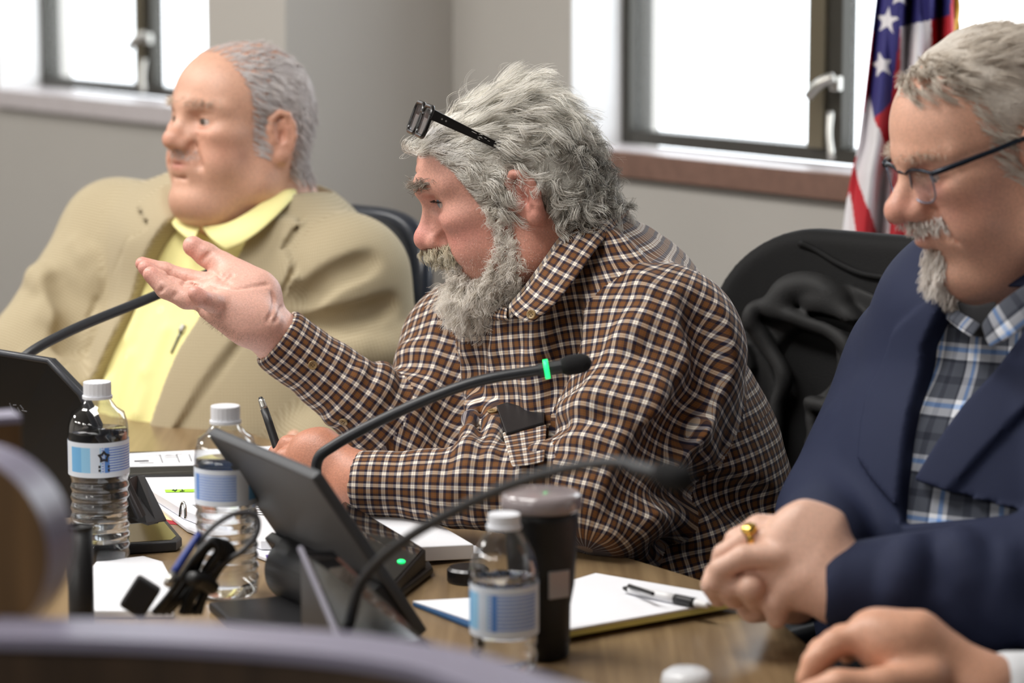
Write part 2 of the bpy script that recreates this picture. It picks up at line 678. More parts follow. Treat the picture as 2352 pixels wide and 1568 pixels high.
def mic_neck(t, pts, rad, head_len, head_r, ring=True, led_parent=None):
    bm = BM()
    tube(bm, pts, [rad * 1.15] + [rad] * (len(pts) - 2) + [rad * .95], 12, 10)
    obj('gooseneck', bm, M_NECK, t, smooth=True)
    a, b = Vector(pts[-2]), Vector(pts[-1])
    dr = (b - a).normalized()
    bm = BM()
    lathe(bm, [(0, -.012), (rad * 1.25, -.012), (rad * 1.25, .012), (0, .012)], b, 16, dr)
    col = obj('collar', bm, M_NECK, t, smooth=False)
    if ring:
        bm = BM()
        lathe(bm, [(rad * 1.3, -.0025), (rad * 1.75, -.0025), (rad * 1.75, .0025), (rad * 1.3, .0025)], b - dr * .004, 20, dr)
        obj('light_ring', bm, M_LED, t, smooth=True, label='glowing green light ring')
    pr = [(0, 0)]
    for k in range(1, 12):
        x = k / 12
        pr.append((head_r * (1 - abs(2 * x - 1) ** 3.2) ** .55, head_len * x))
    pr.append((0, head_len))
    bm = BM()
    lathe(bm, pr, b + dr * .008, 20, dr, close=False)
    obj('foam_head', bm, M_FOAM, t, smooth=True)


# --- delegate screen in front of the bearded man: tilted panel, hinge drum, base
def unit_panel(name, lab, C, D, tilt, h, depth, m, top_m, base=True, drum=True, cut=0.0):
    t = thing(name, lab, 'tablet', (C + D) / 2)
    u = (D - C).normalized()
    nn = Vector((u.y, -u.x, 0)).normalized()
    if nn.dot(n2) < 0:
        nn = -nn
    lu = (D - C).length
    v = (nn * math.cos(tilt) + UP * math.sin(tilt)).normalized()
    w = u.cross(v).normalized()
    if w.dot(nn) < 0:
        w = -w
    o = C + UP * .012
    bm = BM()
    if cut:
        pts = [o, o + u * lu, o + u * lu + v * h, o + u * cut + v * h, o + u * 0 + v * (h - cut)]
        prism(bm, pts, w * depth, .003)
    else:
        slab(bm, o, u, v, w, lu, h, depth, .004)
    obj('back_shell', bm, m, t)
    bm = BM()
    slab(bm, o + u * .008 + v * .008 - w * .0012, u, v, w, lu - .016, h - .016 - cut, .0011, 0)
    obj('screen', bm, M_BLKG, t)
    return t, o, u, v, w, nn, lu


C1 = PZ(985, 1475, TZ)
D1 = PZ(728, 1345, TZ)


def project(p):
    q = Vector(p) - CAM
    dz_ = q.dot(FW)
    return W / 2 + F * q.x / dz_, H / 2 - F * q.dot(UPV) / dz_


def solve_tilt(C, nn, px, py):
    """height and lean of a panel edge that starts at C and ends at the given pixel"""
    best = None
    for i in range(10, 91):
        for j in range(40, 130):
            a, b = i * .0025, j * .0025
            x, y = project(C + nn * a + UP * b)
            e = (x - px) ** 2 + (y - py) ** 2
            if best is None or e < best[0]:
                best = (e, a, b)
    return math.atan2(best[2], best[1]), math.hypot(best[1], best[2])


_u = (D1 - C1).normalized()
_n = Vector((_u.y, -_u.x, 0))
_n = _n if _n.dot(n2) > 0 else -_n
_tilt, _hgt = solve_tilt(C1 + UP * .012, _n, 737, 1080)
tab, o, u, v, w, nn, lu = unit_panel('desk_screen', 'graphite tilted desk screen with hinge drum facing the bearded man', C1, D1, _tilt, _hgt, .012, M_GREY, M_DARK)
# black lower band on the back, hinge drum and base plate
bm = BM()
slab(bm, o + u * .0 + w * .0125 + v * .0, u, v, w, lu, .07, .012, .003)
obj('lower_housing', bm, M_BLK, tab)
bm = BM()
dc = P(684, 1306, 2.88)
lathe(bm, [(0, 0), (.030, 0), (.034, .003), (.034, .09), (.030, .093), (0, .093)], dc - d2 * .01, 40, -u * -1 if False else d2 * 1.0)
obj('hinge_drum', bm, M_BLK, tab, smooth=False)
bm = BM()
ba = PZ(468, 1392, TZ)
bc = PZ(800, 1405, TZ)
prism(bm, [PZ(480, 1404, TZ), PZ(610, 1396, TZ), PZ(760, 1372, TZ), PZ(880, 1440, TZ), PZ(700, 1470, TZ), PZ(520, 1440, TZ)], UP * .010, .003)
obj('base_plate', bm, M_BLK, tab)

# its microphone unit: glossy wedge with a green lamp and gooseneck
mu = thing('microphone_unit', 'glossy black microphone unit with green lamp beside open binder', 'microphone', PZ(900, 1300, TZ))
q = [PZ(800, 1225, TZ + .03), PZ(978, 1262, TZ + .034), PZ(880, 1345, TZ + .010), PZ(720, 1290, TZ + .006)]
bm = BM()
top = [P(790, 1150, 3.12), P(978, 1262, 2.98), P(905, 1345, 2.86), P(715, 1240, 2.99)]
bot = [Vector((p.x, p.y, TZ + .001)) for p in top]
hexa(bm, bot + top, .002)
obj('housing', bm, M_BLK, mu)
nrm = (top[1] - top[0]).cross(top[3] - top[0]).normalized()
if nrm.z < 0:
    nrm = -nrm
cen = sum(top, Vector()) / 4
bm = BM()
prism(bm, [cen + (p - cen) * .95 + nrm * .0003 for p in top], nrm * .0012, 0)
obj('glossy_face', bm, M_BLKG, mu)
bm = BM()
lc = P(922, 1281, 2.93)
lc = lc - nrm * ((lc - cen).dot(nrm) - .002)
lathe(bm, [(0, 0), (.0042, 0), (.0042, .0012), (.003, .002), (0, .0022)], lc, 16, nrm)
obj('indicator_lamp', bm, M_LED, mu, label='glowing green indicator lamp')
bm = BM()
prism(bm, [PZ(905, 1348, TZ + .002), PZ(985, 1302, TZ + .002), PZ(995, 1318, TZ + .002), PZ(925, 1372, TZ + .002), PZ(880, 1372, TZ + .002)], UP * .008, .003)
obj('foot', bm, M_BLK, mu)
mic_neck(mu, [P(770, 1235, 2.99), P(738, 1150, 2.98), P(728, 1062, 2.965), P(772, 1020, 2.96), P(880, 962, 2.955), P(1010, 905, 2.95), P(1120, 870, 2.95), P(1264, 846, 2.95)], .0058, .036, .0105)

# nearer glossy unit whose microphone bends across the picture
mu2 = thing('microphone_unit', 'glossy black microphone unit on the ledge side of the graphite desk screen', 'microphone', PZ(850, 1470, TZ))
top = [P(690, 1262, 2.56), P(760, 1262, 2.62), P(1005, 1500, 2.44), P(800, 1520, 2.36)]
bot = [Vector((p.x, p.y, TZ + .001)) for p in top]
bm = BM()
hexa(bm, bot + top, .002)
obj('housing', bm, M_BLK, mu2)
nrm = (top[1] - top[0]).cross(top[3] - top[0]).normalized()
if nrm.z < 0:
    nrm = -nrm
cen = sum(top, Vector()) / 4
bm = BM()
prism(bm, [cen + (p - cen) * .95 + nrm * .0003 for p in top], nrm * .0012, 0)
obj('glossy_face', bm, M_BLKG, mu2)
bm = BM()
tube(bm, [top[0] + UP * .001, top[3] + UP * .001], [.003, .003], 8, 2)
obj('edge_trim', bm, mat('grey_trim', srgb(120, 118, 130), .3), mu2)
mic_neck(mu2, [P(800, 1440, 2.44), P(835, 1330, 2.42), P(930, 1240, 2.36), P(1090, 1150, 2.28), P(1250, 1088, 2.20), P(1400, 1062, 2.14), P(1480, 1080, 2.12)], .0046, .036, .0108, ring=False)

# --- left desk screen, seen from behind
C2 = PZ(372, 1215, TZ)
D2 = C2 + Vector((-.5, .866, 0)) * .30
ls = thing('desk_screen', 'black tilted desk screen with thick rim in front of the man in the tan blazer', 'tablet', (C2 + D2) / 2)
q0, q1, q2, q3, q4 = P(-60, 800, 3.08), P(112, 828, 3.05), P(186, 905, 3.045), P(322, 1190, 3.05), P(-60, 1190, 3.20)
nb = (q3 - q1).cross(q0 - q1).normalized()
if nb.y > 0:
    nb = -nb
bm = BM()
prism(bm, [q0, q1, q2, q3, q4], -nb * .016, .003)
obj('back_shell', bm, M_DARK, ls)
bm = BM()
tube(bm, [q0 + nb * .001, q1 + nb * .001, q2 + nb * .001, q3 + nb * .001], .0035, 8, 0)
obj('rim', bm, mat('dark_rim', srgb(60, 62, 68), .35), ls, smooth=True)
bm = BM()
prism(bm, [P(296, 1100, 3.09), P(312, 1100, 3.12), P(364, 1203, 3.10), P(340, 1208, 3.08), P(290, 1190, 3.08)], -nb * .02, .002)
obj('stand', bm, M_BLK, ls)
bm = BM()
prism(bm, [PZ(250, 1160, TZ + .001), PZ(345, 1188, TZ + .001), PZ(352, 1206, TZ + .001), PZ(200, 1212, TZ + .001)], UP * .012, .002)
obj('base_plate', bm, M_BLK, ls)
# small maker's mark scribbled on the shell
bm = BM()
for k, (a, b) in enumerate([((22, 925), (30, 945)), ((30, 930), (38, 930)), ((40, 935), (46, 945)), ((46, 930), (54, 940)), ((50, 942), (62, 945))]):
    pa, pb = P(a[0], a[1], 3.0), P(b[0], b[1], 3.0)
    rr = []
    for p in (pa, pb):
        dirv = (p - CAM)
        tt = (q1 + nb * .0006 - CAM).dot(nb) / dirv.dot(nb)
        rr.append(CAM + dirv * tt)
    tube(bm, rr, .0008, 5, 0)
tube(bm, [CAM + ray(x, y) * ((q1 + nb * .0006 - CAM).dot(nb) / ray(x, y).dot(nb)) for x, y in ((14, 960), (24, 952), (32, 960), (34, 974))], .0008, 5, 4)
obj('logo', bm, mat('grey_print', srgb(90, 90, 95), .5), ls)
ml = thing('microphone', 'slim black gooseneck microphone reaching past the tan blazer', 'microphone', PZ(40, 1050, TZ))
mic_neck(ml, [PZ(-30, 1080, TZ), P(-10, 940, 3.40), P(40, 835, 3.40), P(150, 765, 3.44), P(330, 690, 3.52), P(430, 648, 3.56), P(462, 637, 3.58)], .0062, .03, .0095, ring=False)
bm = BM()
cc = PZ(-30, 1080, TZ)
lathe(bm, [(0, 0), (.05, 0), (.05, .012), (.02, .02), (0, .02)], cc + UP * .0005, 28)
obj('base', bm, M_BLK, ml)


# --- bottles
M_PET = glass('clear_plastic', (1, 1, 1, 1), 1.33)
M_WATER = glass('water', (.98, .99, 1, 1), 1.33)
M_CAPW = mat('bottle_cap_white', srgb(232, 234, 240), 0.4)


def label_mat(name, variant):
    m = bpy.data.materials.new(name)
    N, L = nt(m)
    b = N['Principled BSDF']
    b.inputs['Roughness'].default_value = 0.35
    uv = N.new('ShaderNodeUVMap')
    sp = N.new('ShaderNodeSeparateXYZ')
    L.new(uv.outputs[0], sp.inputs[0])
    cr = N.new('ShaderNodeValToRGB')
    cr.color_ramp.interpolation = 'CONSTANT'
    e = cr.color_ramp.elements
    pal = [(0, srgb(205, 220, 240)), (.05, srgb(90, 140, 215)), (.10, srgb(205, 222, 244)), (.38, srgb(198, 218, 245)), (.52, srgb(225, 232, 242)), (.66, srgb(120, 185, 235)), (.80, srgb(150, 205, 242)), (.90, srgb(215, 226, 242))]
    e[0].position, e[0].color = pal[0]
    e[1].position, e[1].color = pal[1]
    for p, c in pal[2:]:
        x = e.new(p)
        x.color = c
    L.new(sp.outputs['X'], cr.inputs['Fac'])
    # rows of fine blue print
    wv = N.new('ShaderNodeTexWave')
    wv.bands_direction = 'Y'
    wv.inputs['Scale'].default_value = 4.2
    wv.inputs['Distortion'].default_value = 0.6
    wv.inputs['Detail Scale'].default_value = 20
    L.new(uv.outputs[0], wv.inputs['Vector'])
    st = N.new('ShaderNodeMath')
    st.operation = 'GREATER_THAN'
    st.inputs[1].default_value = 0.62
    L.new(wv.outputs['Fac'], st.inputs[0])
    rg = N.new('ShaderNodeMath')
    rg.operation = 'LESS_THAN'
    rg.inputs[1].default_value = 0.52
    L.new(sp.outputs['X'], rg.inputs[0])
    rg2 = N.new('ShaderNodeMath')
    rg2.operation = 'GREATER_THAN'
    rg2.inputs[1].default_value = 0.10
    L.new(sp.outputs['X'], rg2.inputs[0])
    m1 = N.new('ShaderNodeMath'); m1.operation = 'MULTIPLY'
    L.new(rg.outputs[0], m1.inputs[0]); L.new(rg2.outputs[0], m1.inputs[1])
    m2 = N.new('ShaderNodeMath'); m2.operation = 'MULTIPLY'
    L.new(m1.outputs[0], m2.inputs[0]); L.new(st.outputs[0], m2.inputs[1])
    mx = N.new('ShaderNodeMix'); mx.data_type = 'RGBA'
    L.new(m2.outputs[0], mx.inputs[0])
    L.new(cr.outputs['Color'], mx.inputs[6])
    mx.inputs[7].default_value = srgb(96, 130, 215)
    # white margin bands top and bottom
    cr2 = N.new('ShaderNodeValToRGB')
    cr2.color_ramp.interpolation = 'CONSTANT'
    f = cr2.color_ramp.elements
    f[0].position, f[0].color = 0, (1, 1, 1, 1)
    f[1].position, f[1].color = .14, (0, 0, 0, 1)
    x = f.new(.86); x.color = (1, 1, 1, 1)
    L.new(sp.outputs['Y'], cr2.inputs['Fac'])
    mx2 = N.new('ShaderNodeMix'); mx2.data_type = 'RGBA'
    L.new(cr2.outputs['Color'], mx2.inputs[0])
    L.new(mx.outputs[2], mx2.inputs[6])
    mx2.inputs[7].default_value = srgb(226, 234, 246)
    L.new(mx2.outputs[2], b.inputs['Base Color'])
    return m


M_LAB = label_mat('bottle_label', 0)


def bottle(lab, base, h, r, level, lab0, lab1, turn, emblem=True):
    t = thing('water_bottle', lab, 'bottle', base)
    neck = .0125
    b = base + UP * .0006
    prof = [(r * .72, 0), (r * .92, .004), (r * .98, .014)]
    nz = lab0 * h
    k = 0
    z = .02
    while z < nz - .004:
        prof.append((r * (.955 + .03 * math.cos(k * math.pi / 2)), z))
        z += .0027
        k += 1
    prof += [(r * .985, nz - .002), (r * .985, lab1 * h + .002), (r * 1.0, lab1 * h + .006), (r * .97, lab1 * h + .016), (r * .86, lab1 * h + .028), (r * .62, h * .86), (neck * 1.12, h * .905), (neck, h * .93), (neck, h * .99)]
    inner = [(x - .0007, y) for x, y in prof]
    inner[0] = (r * .7, .003)
    inner[1] = (r * .9, .006)
    bm = BM()
    full = prof + inner[::-1]
    rings = lathe(bm, prof, b, 44, close=False)
    bmesh.ops.contextual_create(bm, geom=[e for e in bm.edges if e.is_boundary and sum(v.co.z for v in e.verts) / 2 < b.z + .001])
    obj('bottle_shell', bm, M_PETS, t, smooth=True)
    # the water: closed body up to the level
    wp = [(max(x - .0012, .001), y + .001) for x, y in prof if y <= level * h]
    wp.append((wp[-1][0], level * h))
    bm = BM()
    lathe(bm, wp, b, 44)
    obj('water', bm, M_WATER, t, smooth=True)
    # cap with grip ribs
    bm = BM()
    n = 40
    cr = .0148
    lo, hi = [], []
    for kk in range(n):
        a = 2 * math.pi * kk / n
        rr = cr * (1.0 if kk % 2 else .982)
        lo.append(b + Vector((rr * math.cos(a), rr * math.sin(a), h * .925)))
    prism(bm, lo, UP * (h * 1.0 - h * .925), .001)
    obj('cap', bm, M_CAPW, t)
    bm = BM()
    lathe(bm, [(neck, 0), (cr * 1.08, 0), (cr * 1.08, .003), (neck, .003)], b + UP * (h * .91), 32, close=False)
    obj('neck_ring', bm, M_CAPW, t)
    # label
    n = 48
    hh = [lab0 * h, lab1 * h]
    pts = np.zeros((2, n + 1, 3))
    uvs = np.zeros((2, n + 1, 2))
    for j in range(2):
        for kk in range(n + 1):
            a = 2 * math.pi * kk / n + turn
            pts[j, kk] = b + Vector(((r * .985 + .0006) * math.cos(a), (r * .985 + .0006) * math.sin(a), hh[j]))
            uvs[j, kk] = ((kk / n * 2.0) % 1.0001, j)
    me = grid_mesh('label', pts, M_LAB, uvs)
    lo = link('label', me, t)
    if emblem:
        a = math.radians(-90 + 18)
        rad = r * .985 + .0009
        bm = BM()
        zc = (lab0 + lab1) / 2 * h

        def on(aa, z):
            return b + Vector((rad * math.cos(aa), rad * math.sin(aa), z))
        # dark star-shaped recycling emblem
        ring = []
        for kk in range(10):
            an = math.pi / 2 + kk * math.pi / 5
            rr = .0072 if kk % 2 == 0 else .0045
            ring.append((a + rr * math.cos(an) / rad, zc + .004 + rr * math.sin(an)))
        vs = [bm.verts.new(on(x, y)) for x, y in ring]
        vi = [bm.verts.new(on(a + (x - a) * .45, zc + .004 + (y - zc - .004) * .45)) for x, y in ring]
        for kk in range(10):
            bm.faces.new((vs[kk], vs[(kk + 1) % 10], vi[(kk + 1) % 10], vi[kk]))
        for kk in range(2):
            z0 = zc - .008 - kk * .004
            vv = [bm.verts.new(on(a + x / rad, z)) for x, z in ((-.006, z0), (.006, z0), (.006, z0 + .0028), (-.006, z0 + .0028))]
            bm.faces.new(vv)
        obj('emblem', bm, mat('label_black', srgb(40, 40, 46), .5), lo)
    return t


def shell_mat():
    m = bpy.data.materials.new('clear_pet_shell')
    N, L = nt(m)
    N.remove(N['Principled BSDF'])
    t = N.new('ShaderNodeBsdfTransparent')
    t.inputs['Color'].default_value = (.97, .98, .99, 1)
    g = N.new('ShaderNodeBsdfGlossy')
    g.inputs['Roughness'].default_value = 0.06
    lw = N.new('ShaderNodeLayerWeight')
    lw.inputs['Blend'].default_value = 0.28
    mx = N.new('ShaderNodeMixShader')
    L.new(lw.outputs['Facing'], mx.inputs[0])
    L.new(t.outputs[0], mx.inputs[1])
    L.new(g.outputs[0], mx.inputs[2])
    L.new(mx.outputs[0], N['Material Output'].inputs['Surface'])
    return m


M_PETS = shell_mat()
bottle('clear water bottle with blue label beside the black desk screen and phone', PZ(232, 1292, TZ), .196, .0325, .74, .50, .69, math.radians(100))
bottle('clear water bottle half hidden behind the graphite desk screen', PZ(524, 1368, TZ), .196, .0325, .72, .50, .69, math.radians(20), emblem=False)
bottle('small clear water bottle in front of the black tumbler', PZ(1158, 1545, TZ), .148, .0315, .60, .26, .58, math.radians(60), emblem=False)

# --- tumbler with clear lid
M_TUMB = mat('black_powder_coat', srgb(16, 16, 18), 0.5, bump=.1, bscale=700)
tb = PZ(1243, 1506, TZ)
t = thing('tumbler', 'tall black insulated tumbler with clear lid behind small water bottle', 'cup', tb)
bm = BM()
lathe(bm, [(.023, 0.0006), (.0265, .003), (.0275, .05), (.031, .07), (.0345, .132), (.035, .140), (.033, .140)], tb, 44)
obj('cup_body', bm, M_TUMB, t, smooth=True)
bm = BM()
lathe(bm, [(.0, .1405), (.0365, .1405), (.038, .144), (.038, .151), (.036, .156), (.032, .157), (.0, .155)], tb, 44, close=False)
obj('lid', bm, mat('smoked_lid', srgb(150, 140, 142), .12, spec=.8), t, smooth=True)
bm = BM()
box(bm, tb + Vector((.016, -.0275, .075)), (.87, .49, 0), (-.49, .87, 0), UP, .011, .0012, .013, .001)
obj('badge', bm, mat('badge_steel', srgb(170, 170, 172), .3, metal=.8), t, label='square brushed steel badge')
# ================================================================== PAPERS, BINDERS, PENS, PHONE, CABLES


def sheet(name, corners, z, m=None, th=.0008, parent=None, lab=None, cat=None, curl=None, seg=10):
    """rectangle/quad of paper lying at height z; corners pixel pairs"""
    c = [PZ(x, y, z) for x, y in corners]
    bm = BM()
    prism(bm, c, UP * th, 0)
    return c, bm


def lines_on(c, rows, parent, name='print', ink=None, th=.00025, z=.0009):
    """thin printed lines; rows: list of (u0, u1, v, height)"""
    bm = BM()
    for (u0, u1, v, hgt) in rows:
        def q(u, vv):
            a = c[0].lerp(c[1], u)
            b = c[3].lerp(c[2], u)
            return a.lerp(b, vv) + UP * z
        vs = [bm.verts.new(p) for p in (q(u0, v), q(u1, v), q(u1, v + hgt), q(u0, v + hgt))]
        bm.faces.new(vs)
    return obj(name, bm, ink or M_INK, parent)


# zip portfolio with a sheet on it, by the left man
pf = thing('portfolio', 'black leather portfolio lying open before the man in the tan blazer', 'folder', PZ(380, 1080, TZ))
c = [PZ(240, 1068, TZ + .001), PZ(700, 1058, TZ + .001), PZ(720, 1118, TZ + .001), PZ(250, 1124, TZ + .001)]
bm = BM()
prism(bm, c, UP * .017, .004, 3)
obj('cover', bm, mat('black_leather', srgb(14, 14, 16), .65, bump=.2, bscale=500), pf)
bm = BM()
tube(bm, [PZ(290, 1090, TZ + .0175), PZ(400, 1084, TZ + .0175), PZ(560, 1080, TZ + .0175)], .0006, 6, 4)
obj('stitching', bm, mat('grey_thread', srgb(150, 148, 140), .8), pf)
c, bm = sheet('s', [(230, 1046), (700, 1022), (720, 1064), (240, 1074)], TZ + .0178)
pg = obj('paper_sheet', bm, M_PAPER, None, loc=c[0])
tag(pg, 'printed white sheet resting on the black leather portfolio', 'paper')
lines_on(c, [(.16 + .05 * k, .17 + .05 * k + .02, .22, .03) for k in range(5)] + [(.15, .22, .55, .12), (.17, .24, .74, .05), (.28, .285, .2, .6), (.36, .365, .2, .6), (.3, .36, .3, .03), (.3, .36, .42, .03), (.42, .425, .25, .5)], pg)

# ring binder lying open
bd = thing('ring_binder', 'white open ring binder of meeting papers under the bearded man\'s forearm', 'binder', PZ(620, 1220, TZ))
M_BINDER = mat('binder_cover', srgb(225, 226, 232), .5)
M_PURPLE = mat('purple_edge', srgb(92, 70, 150), .6)
left = [PZ(300, 1112, TZ + .010), PZ(640, 1108, TZ + .010), PZ(720, 1250, TZ + .008), PZ(440, 1212, TZ + .006)]
cov = [PZ(300, 1120, TZ + .001), PZ(810, 1150, TZ + .001), PZ(1110, 1268, TZ + .001), PZ(980, 1285, TZ + .001), PZ(640, 1300, TZ + .001), PZ(430, 1222, TZ + .001)]
bm = BM()
prism(bm, cov, UP * .004, .001)
obj('cover', bm, M_BINDER, bd)
# left stack of pages
lp = [PZ(302, 1114, TZ + .006), PZ(690, 1114, TZ + .006), PZ(860, 1255, TZ + .006), PZ(660, 1272, TZ + .006)]
lp = [PZ(300, 1115, TZ + .006), PZ(650, 1110, TZ + .006), PZ(730, 1262, TZ + .006), PZ(600, 1262, TZ + .006), PZ(420, 1190, TZ + .006)]
bm = BM()
prism(bm, lp, UP * .010, .001)
pgs = obj('pages', bm, M_PAPER, bd)
cL = [PZ(310, 1116, TZ + .0165), PZ(640, 1116, TZ + .0165), PZ(700, 1240, TZ + .0165), PZ(450, 1195, TZ + .0165)]
lines_on(cL, [(.22, .36, .50 + .035 * k, .012) for k in range(3)] + [(.34, .46, .64 + .03 * k, .012) for k in range(3)] + [(.55, .95, .2 + .05 * k, .01) for k in range(9)], pgs, z=.0001)
bm = BM()
vs = [bm.verts.new(PZ(x, y, TZ + .0167)) for x, y in ((378, 1124), (470, 1122), (474, 1129), (380, 1130))]
bm.faces.new(vs)
obj('highlight', bm, mat('highlighter', srgb(170, 235, 60), .8), pgs, label='lime green highlighter mark')
# handwritten 7A seen upside down
bm = BM()
for a, b in [((418, 1124), (420, 1128)), ((413, 1128), (424, 1127)), ((398, 1124), (402, 1128)), ((402, 1128), (406, 1124)), ((395, 1126), (404, 1126))]:
    tube(bm, [PZ(a[0], a[1], TZ + .0171), PZ(b[0], b[1], TZ + .0171)], .0007, 5, 0)
obj('handwriting', bm, mat('black_ink', srgb(20, 20, 22), .7), pgs)
# right pages: stack raised, sloping towards the reader
rp = [P(805, 1168, 3.14), P(935, 1163, 3.16), P(1100, 1252, 2.98), P(1000, 1256, 2.95)]
rp = [PZ(800, 1166, TZ + .035), PZ(938, 1162, TZ + .035), PZ(1088, 1250, TZ + .018), PZ(955, 1256, TZ + .022)]
bm = BM()
bot = [p - UP * .016 for p in rp]
hexa(bm, bot + rp, .0008, 1)
obj('pages', bm, M_PAPER, bd)
rp2 = [PZ(955, 1262, TZ + .012), PZ(1092, 1252, TZ + .012), PZ(1112, 1270, TZ + .006), PZ(968, 1278, TZ + .006)]
bm = BM()
prism(bm, rp2, -UP * .005, 0)
obj('back_cover', bm, M_BINDER, bd)
# rings
for (x, y, rad, dd, tilt) in ((871, 1162, .017, 0, 0), (934, 1166, .013, 0, .9), (420, 1188, .017, 1, .7)):
    cpt = PZ(x, y, TZ + .02)
    bm = BM()
    ax = Vector((.62, -.2, 0)).normalized() if not dd else Vector((.6, -.8, 0)).normalized()
    pts = []
    for k in range(11):
        a = math.pi * k / 10
        pts.append(cpt + ax * (math.cos(a) * rad * .62 * (1 - tilt * .6)) + UP * (math.sin(a) * rad * 1.35 * (1 - tilt * .45)) + Vector((0, math.sin(a) * tilt * .01, 0)))
    tube(bm, pts, .0017, 8, 2)
    obj('ring', bm, M_CHROME, bd, smooth=True)
bm = BM()
vv = [PZ(610, 1275, TZ + .0165), PZ(735, 1263, TZ + .0165), PZ(736, 1268, TZ + .0165), PZ(612, 1282, TZ + .0165)]
prism(bm, vv, UP * .0005, 0)
obj('divider_edge', bm, M_PURPLE, bd)

# manila folder and red folder under the binder
c, bm = sheet('s', [(325, 1140), (430, 1150), (425, 1200), (360, 1190)], TZ + .0006, th=.0004)
fo = obj('manila_folder', bm, mat('manila', srgb(236, 214, 165), .8), None, loc=c[0])
tag(fo, 'cream manila folder peeking out beneath the open ring binder', 'folder')
c, bm = sheet('s', [(330, 1150), (440, 1160), (428, 1207), (352, 1200)], TZ + .0001, th=.0004)
fo = obj('red_folder', bm, mat('red_card', srgb(170, 40, 52), .7), None, loc=c[0])
tag(fo, 'thin red folder below the cream manila folder', 'folder')

# phone
pc = PZ(350, 1250, TZ)
ph = thing('phone', 'black phone in a rounded case lying beside the water bottle', 'phone', pc)
pq = [PZ(190, 1262, TZ + .001), PZ(215, 1222, TZ + .001), PZ(392, 1216, TZ + .001), PZ(418, 1256, TZ + .001), PZ(400, 1268, TZ + .001)]
pq = [PZ(200, 1232, TZ + .001), PZ(385, 1217, TZ + .001), PZ(418, 1256, TZ + .001), PZ(405, 1266, TZ + .001), PZ(215, 1278, TZ + .001)]
bm = BM()
prism(bm, pq, UP * .0115, .003, 3)
obj('case', bm, mat('phone_case', srgb(34, 36, 40), .5), ph)
cc = sum(pq, Vector()) / 5
bm = BM()
prism(bm, [cc + (p - cc) * .86 + UP * .0116 for p in pq], UP * .0004, 0)
obj('screen', bm, M_BLKG, ph)

# white card / mouse-like paper object
wc = [PZ(205, 1330, TZ), PZ(220, 1306, TZ), PZ(330, 1293, TZ), PZ(375, 1306, TZ), PZ(392, 1340, TZ), PZ(400, 1420, TZ), PZ(190, 1420, TZ)]
bm = BM()
prism(bm, [p + UP * .0005 for p in wc], UP * .008, .003, 3)
o = obj('note_pad', bm, M_PAPER, None, loc=wc[0])
tag(o, 'blank white pad with rounded corners beside the cable bundle', 'notepad')

# black upright box next to the end board
bb = PZ(188, 1440, TZ)
t = thing('pen_cup', 'black upright cup with straight sides between end board and white pad', 'cup', bb)
r0 = .0125
bm = BM()
lathe(bm, [(r0 * .94, 0.0005), (r0, .004), (r0, .1), (r0 * .93, .1), (r0 * .9, .01)], bb, 28, close=False)
bmesh.ops.contextual_create(bm, geom=[e for e in bm.edges if e.is_boundary])
obj('cup_wall', bm, M_BLK, t, smooth=True)
bm = BM()
lathe(bm, [(r0 * .9, .0975), (r0 * 1.05, .0975), (r0 * 1.05, .101), (r0 * .9, .101)], bb, 28, close=False)
obj('rim', bm, M_DARK, t, smooth=True)

# cable bundle: folded black leads, tie, plug, blue plug end
cb = thing('cable_bundle', 'tied bundle of black cables with a power plug on the desk', 'cable', PZ(430, 1380, TZ))
M_CABLE = mat('cable_black', srgb(20, 20, 22), .5)
for k in range(7):
    a = RNG.normal(0, 6, 12)
    z = 2.62 + k * .006
    pts = [P(352 + a[0] + k * 6, 1408, z), P(400 + a[1] + k * 5, 1350 + a[2], z), P(450 + a[3] + k * 3, 1285 + a[4] - k * 3, z), P(486 + a[5] * .6 + k * 5, 1245 + a[6] * .5, z + .01), P(500 + k * 6, 1262 + a[7], z + .015), P(478 + a[8] + k * 5, 1305, z + .015), P(436 + a[9] + k * 6, 1370, z + .01), P(415 + k * 7, 1410, z + .005)]
    bm = BM()
    tube(bm, pts, .0032, 8, 6)
    obj('cable', bm, M_CABLE, cb, smooth=True)
bm = BM()
pts = [P(445, 1300, 2.64), P(470, 1230, 2.64), P(530, 1183, 2.65), P(585, 1182, 2.66), P(592, 1220, 2.66), P(560, 1262, 2.66), P(500, 1300, 2.65), P(450, 1350, 2.63)]
tube(bm, pts, .0026, 8, 8)
obj('cable', bm, mat('cable_grey', srgb(70, 70, 74), .45), cb, smooth=True)
bm = BM()
tube(bm, [P(440, 1330, 2.61), P(462, 1332, 2.625), P(490, 1350, 2.64)], [.007, .008, .007], 10, 3)
obj('tie', bm, M_BLK, cb, smooth=True)
a, b = P(300, 1405, 2.6), P(345, 1335, 2.6)
bm = BM()
dr = (b - a).normalized()
sd = dr.cross(Vector((0, 1, 0))).normalized()
box(bm, (a + b) / 2, dr, sd, dr.cross(sd), (b - a).length / 2, .013, .011, .004, 3)
obj('plug', bm, M_BLK, cb)
bm = BM()
tube(bm, [P(398, 1318, 2.62), P(430, 1268, 2.63), P(458, 1225, 2.64)], [.0042, .0038, .003], 8, 4)
obj('blue_lead', bm, mat('cable_blue', srgb(38, 60, 140), .45), cb, smooth=True, label='royal blue cable end')
bm = BM()
tube(bm, [P(384, 1342, 2.61), P(398, 1318, 2.62)], [.0045, .0045], 8, 1)
obj('connector', bm, M_STEEL, cb, smooth=True)

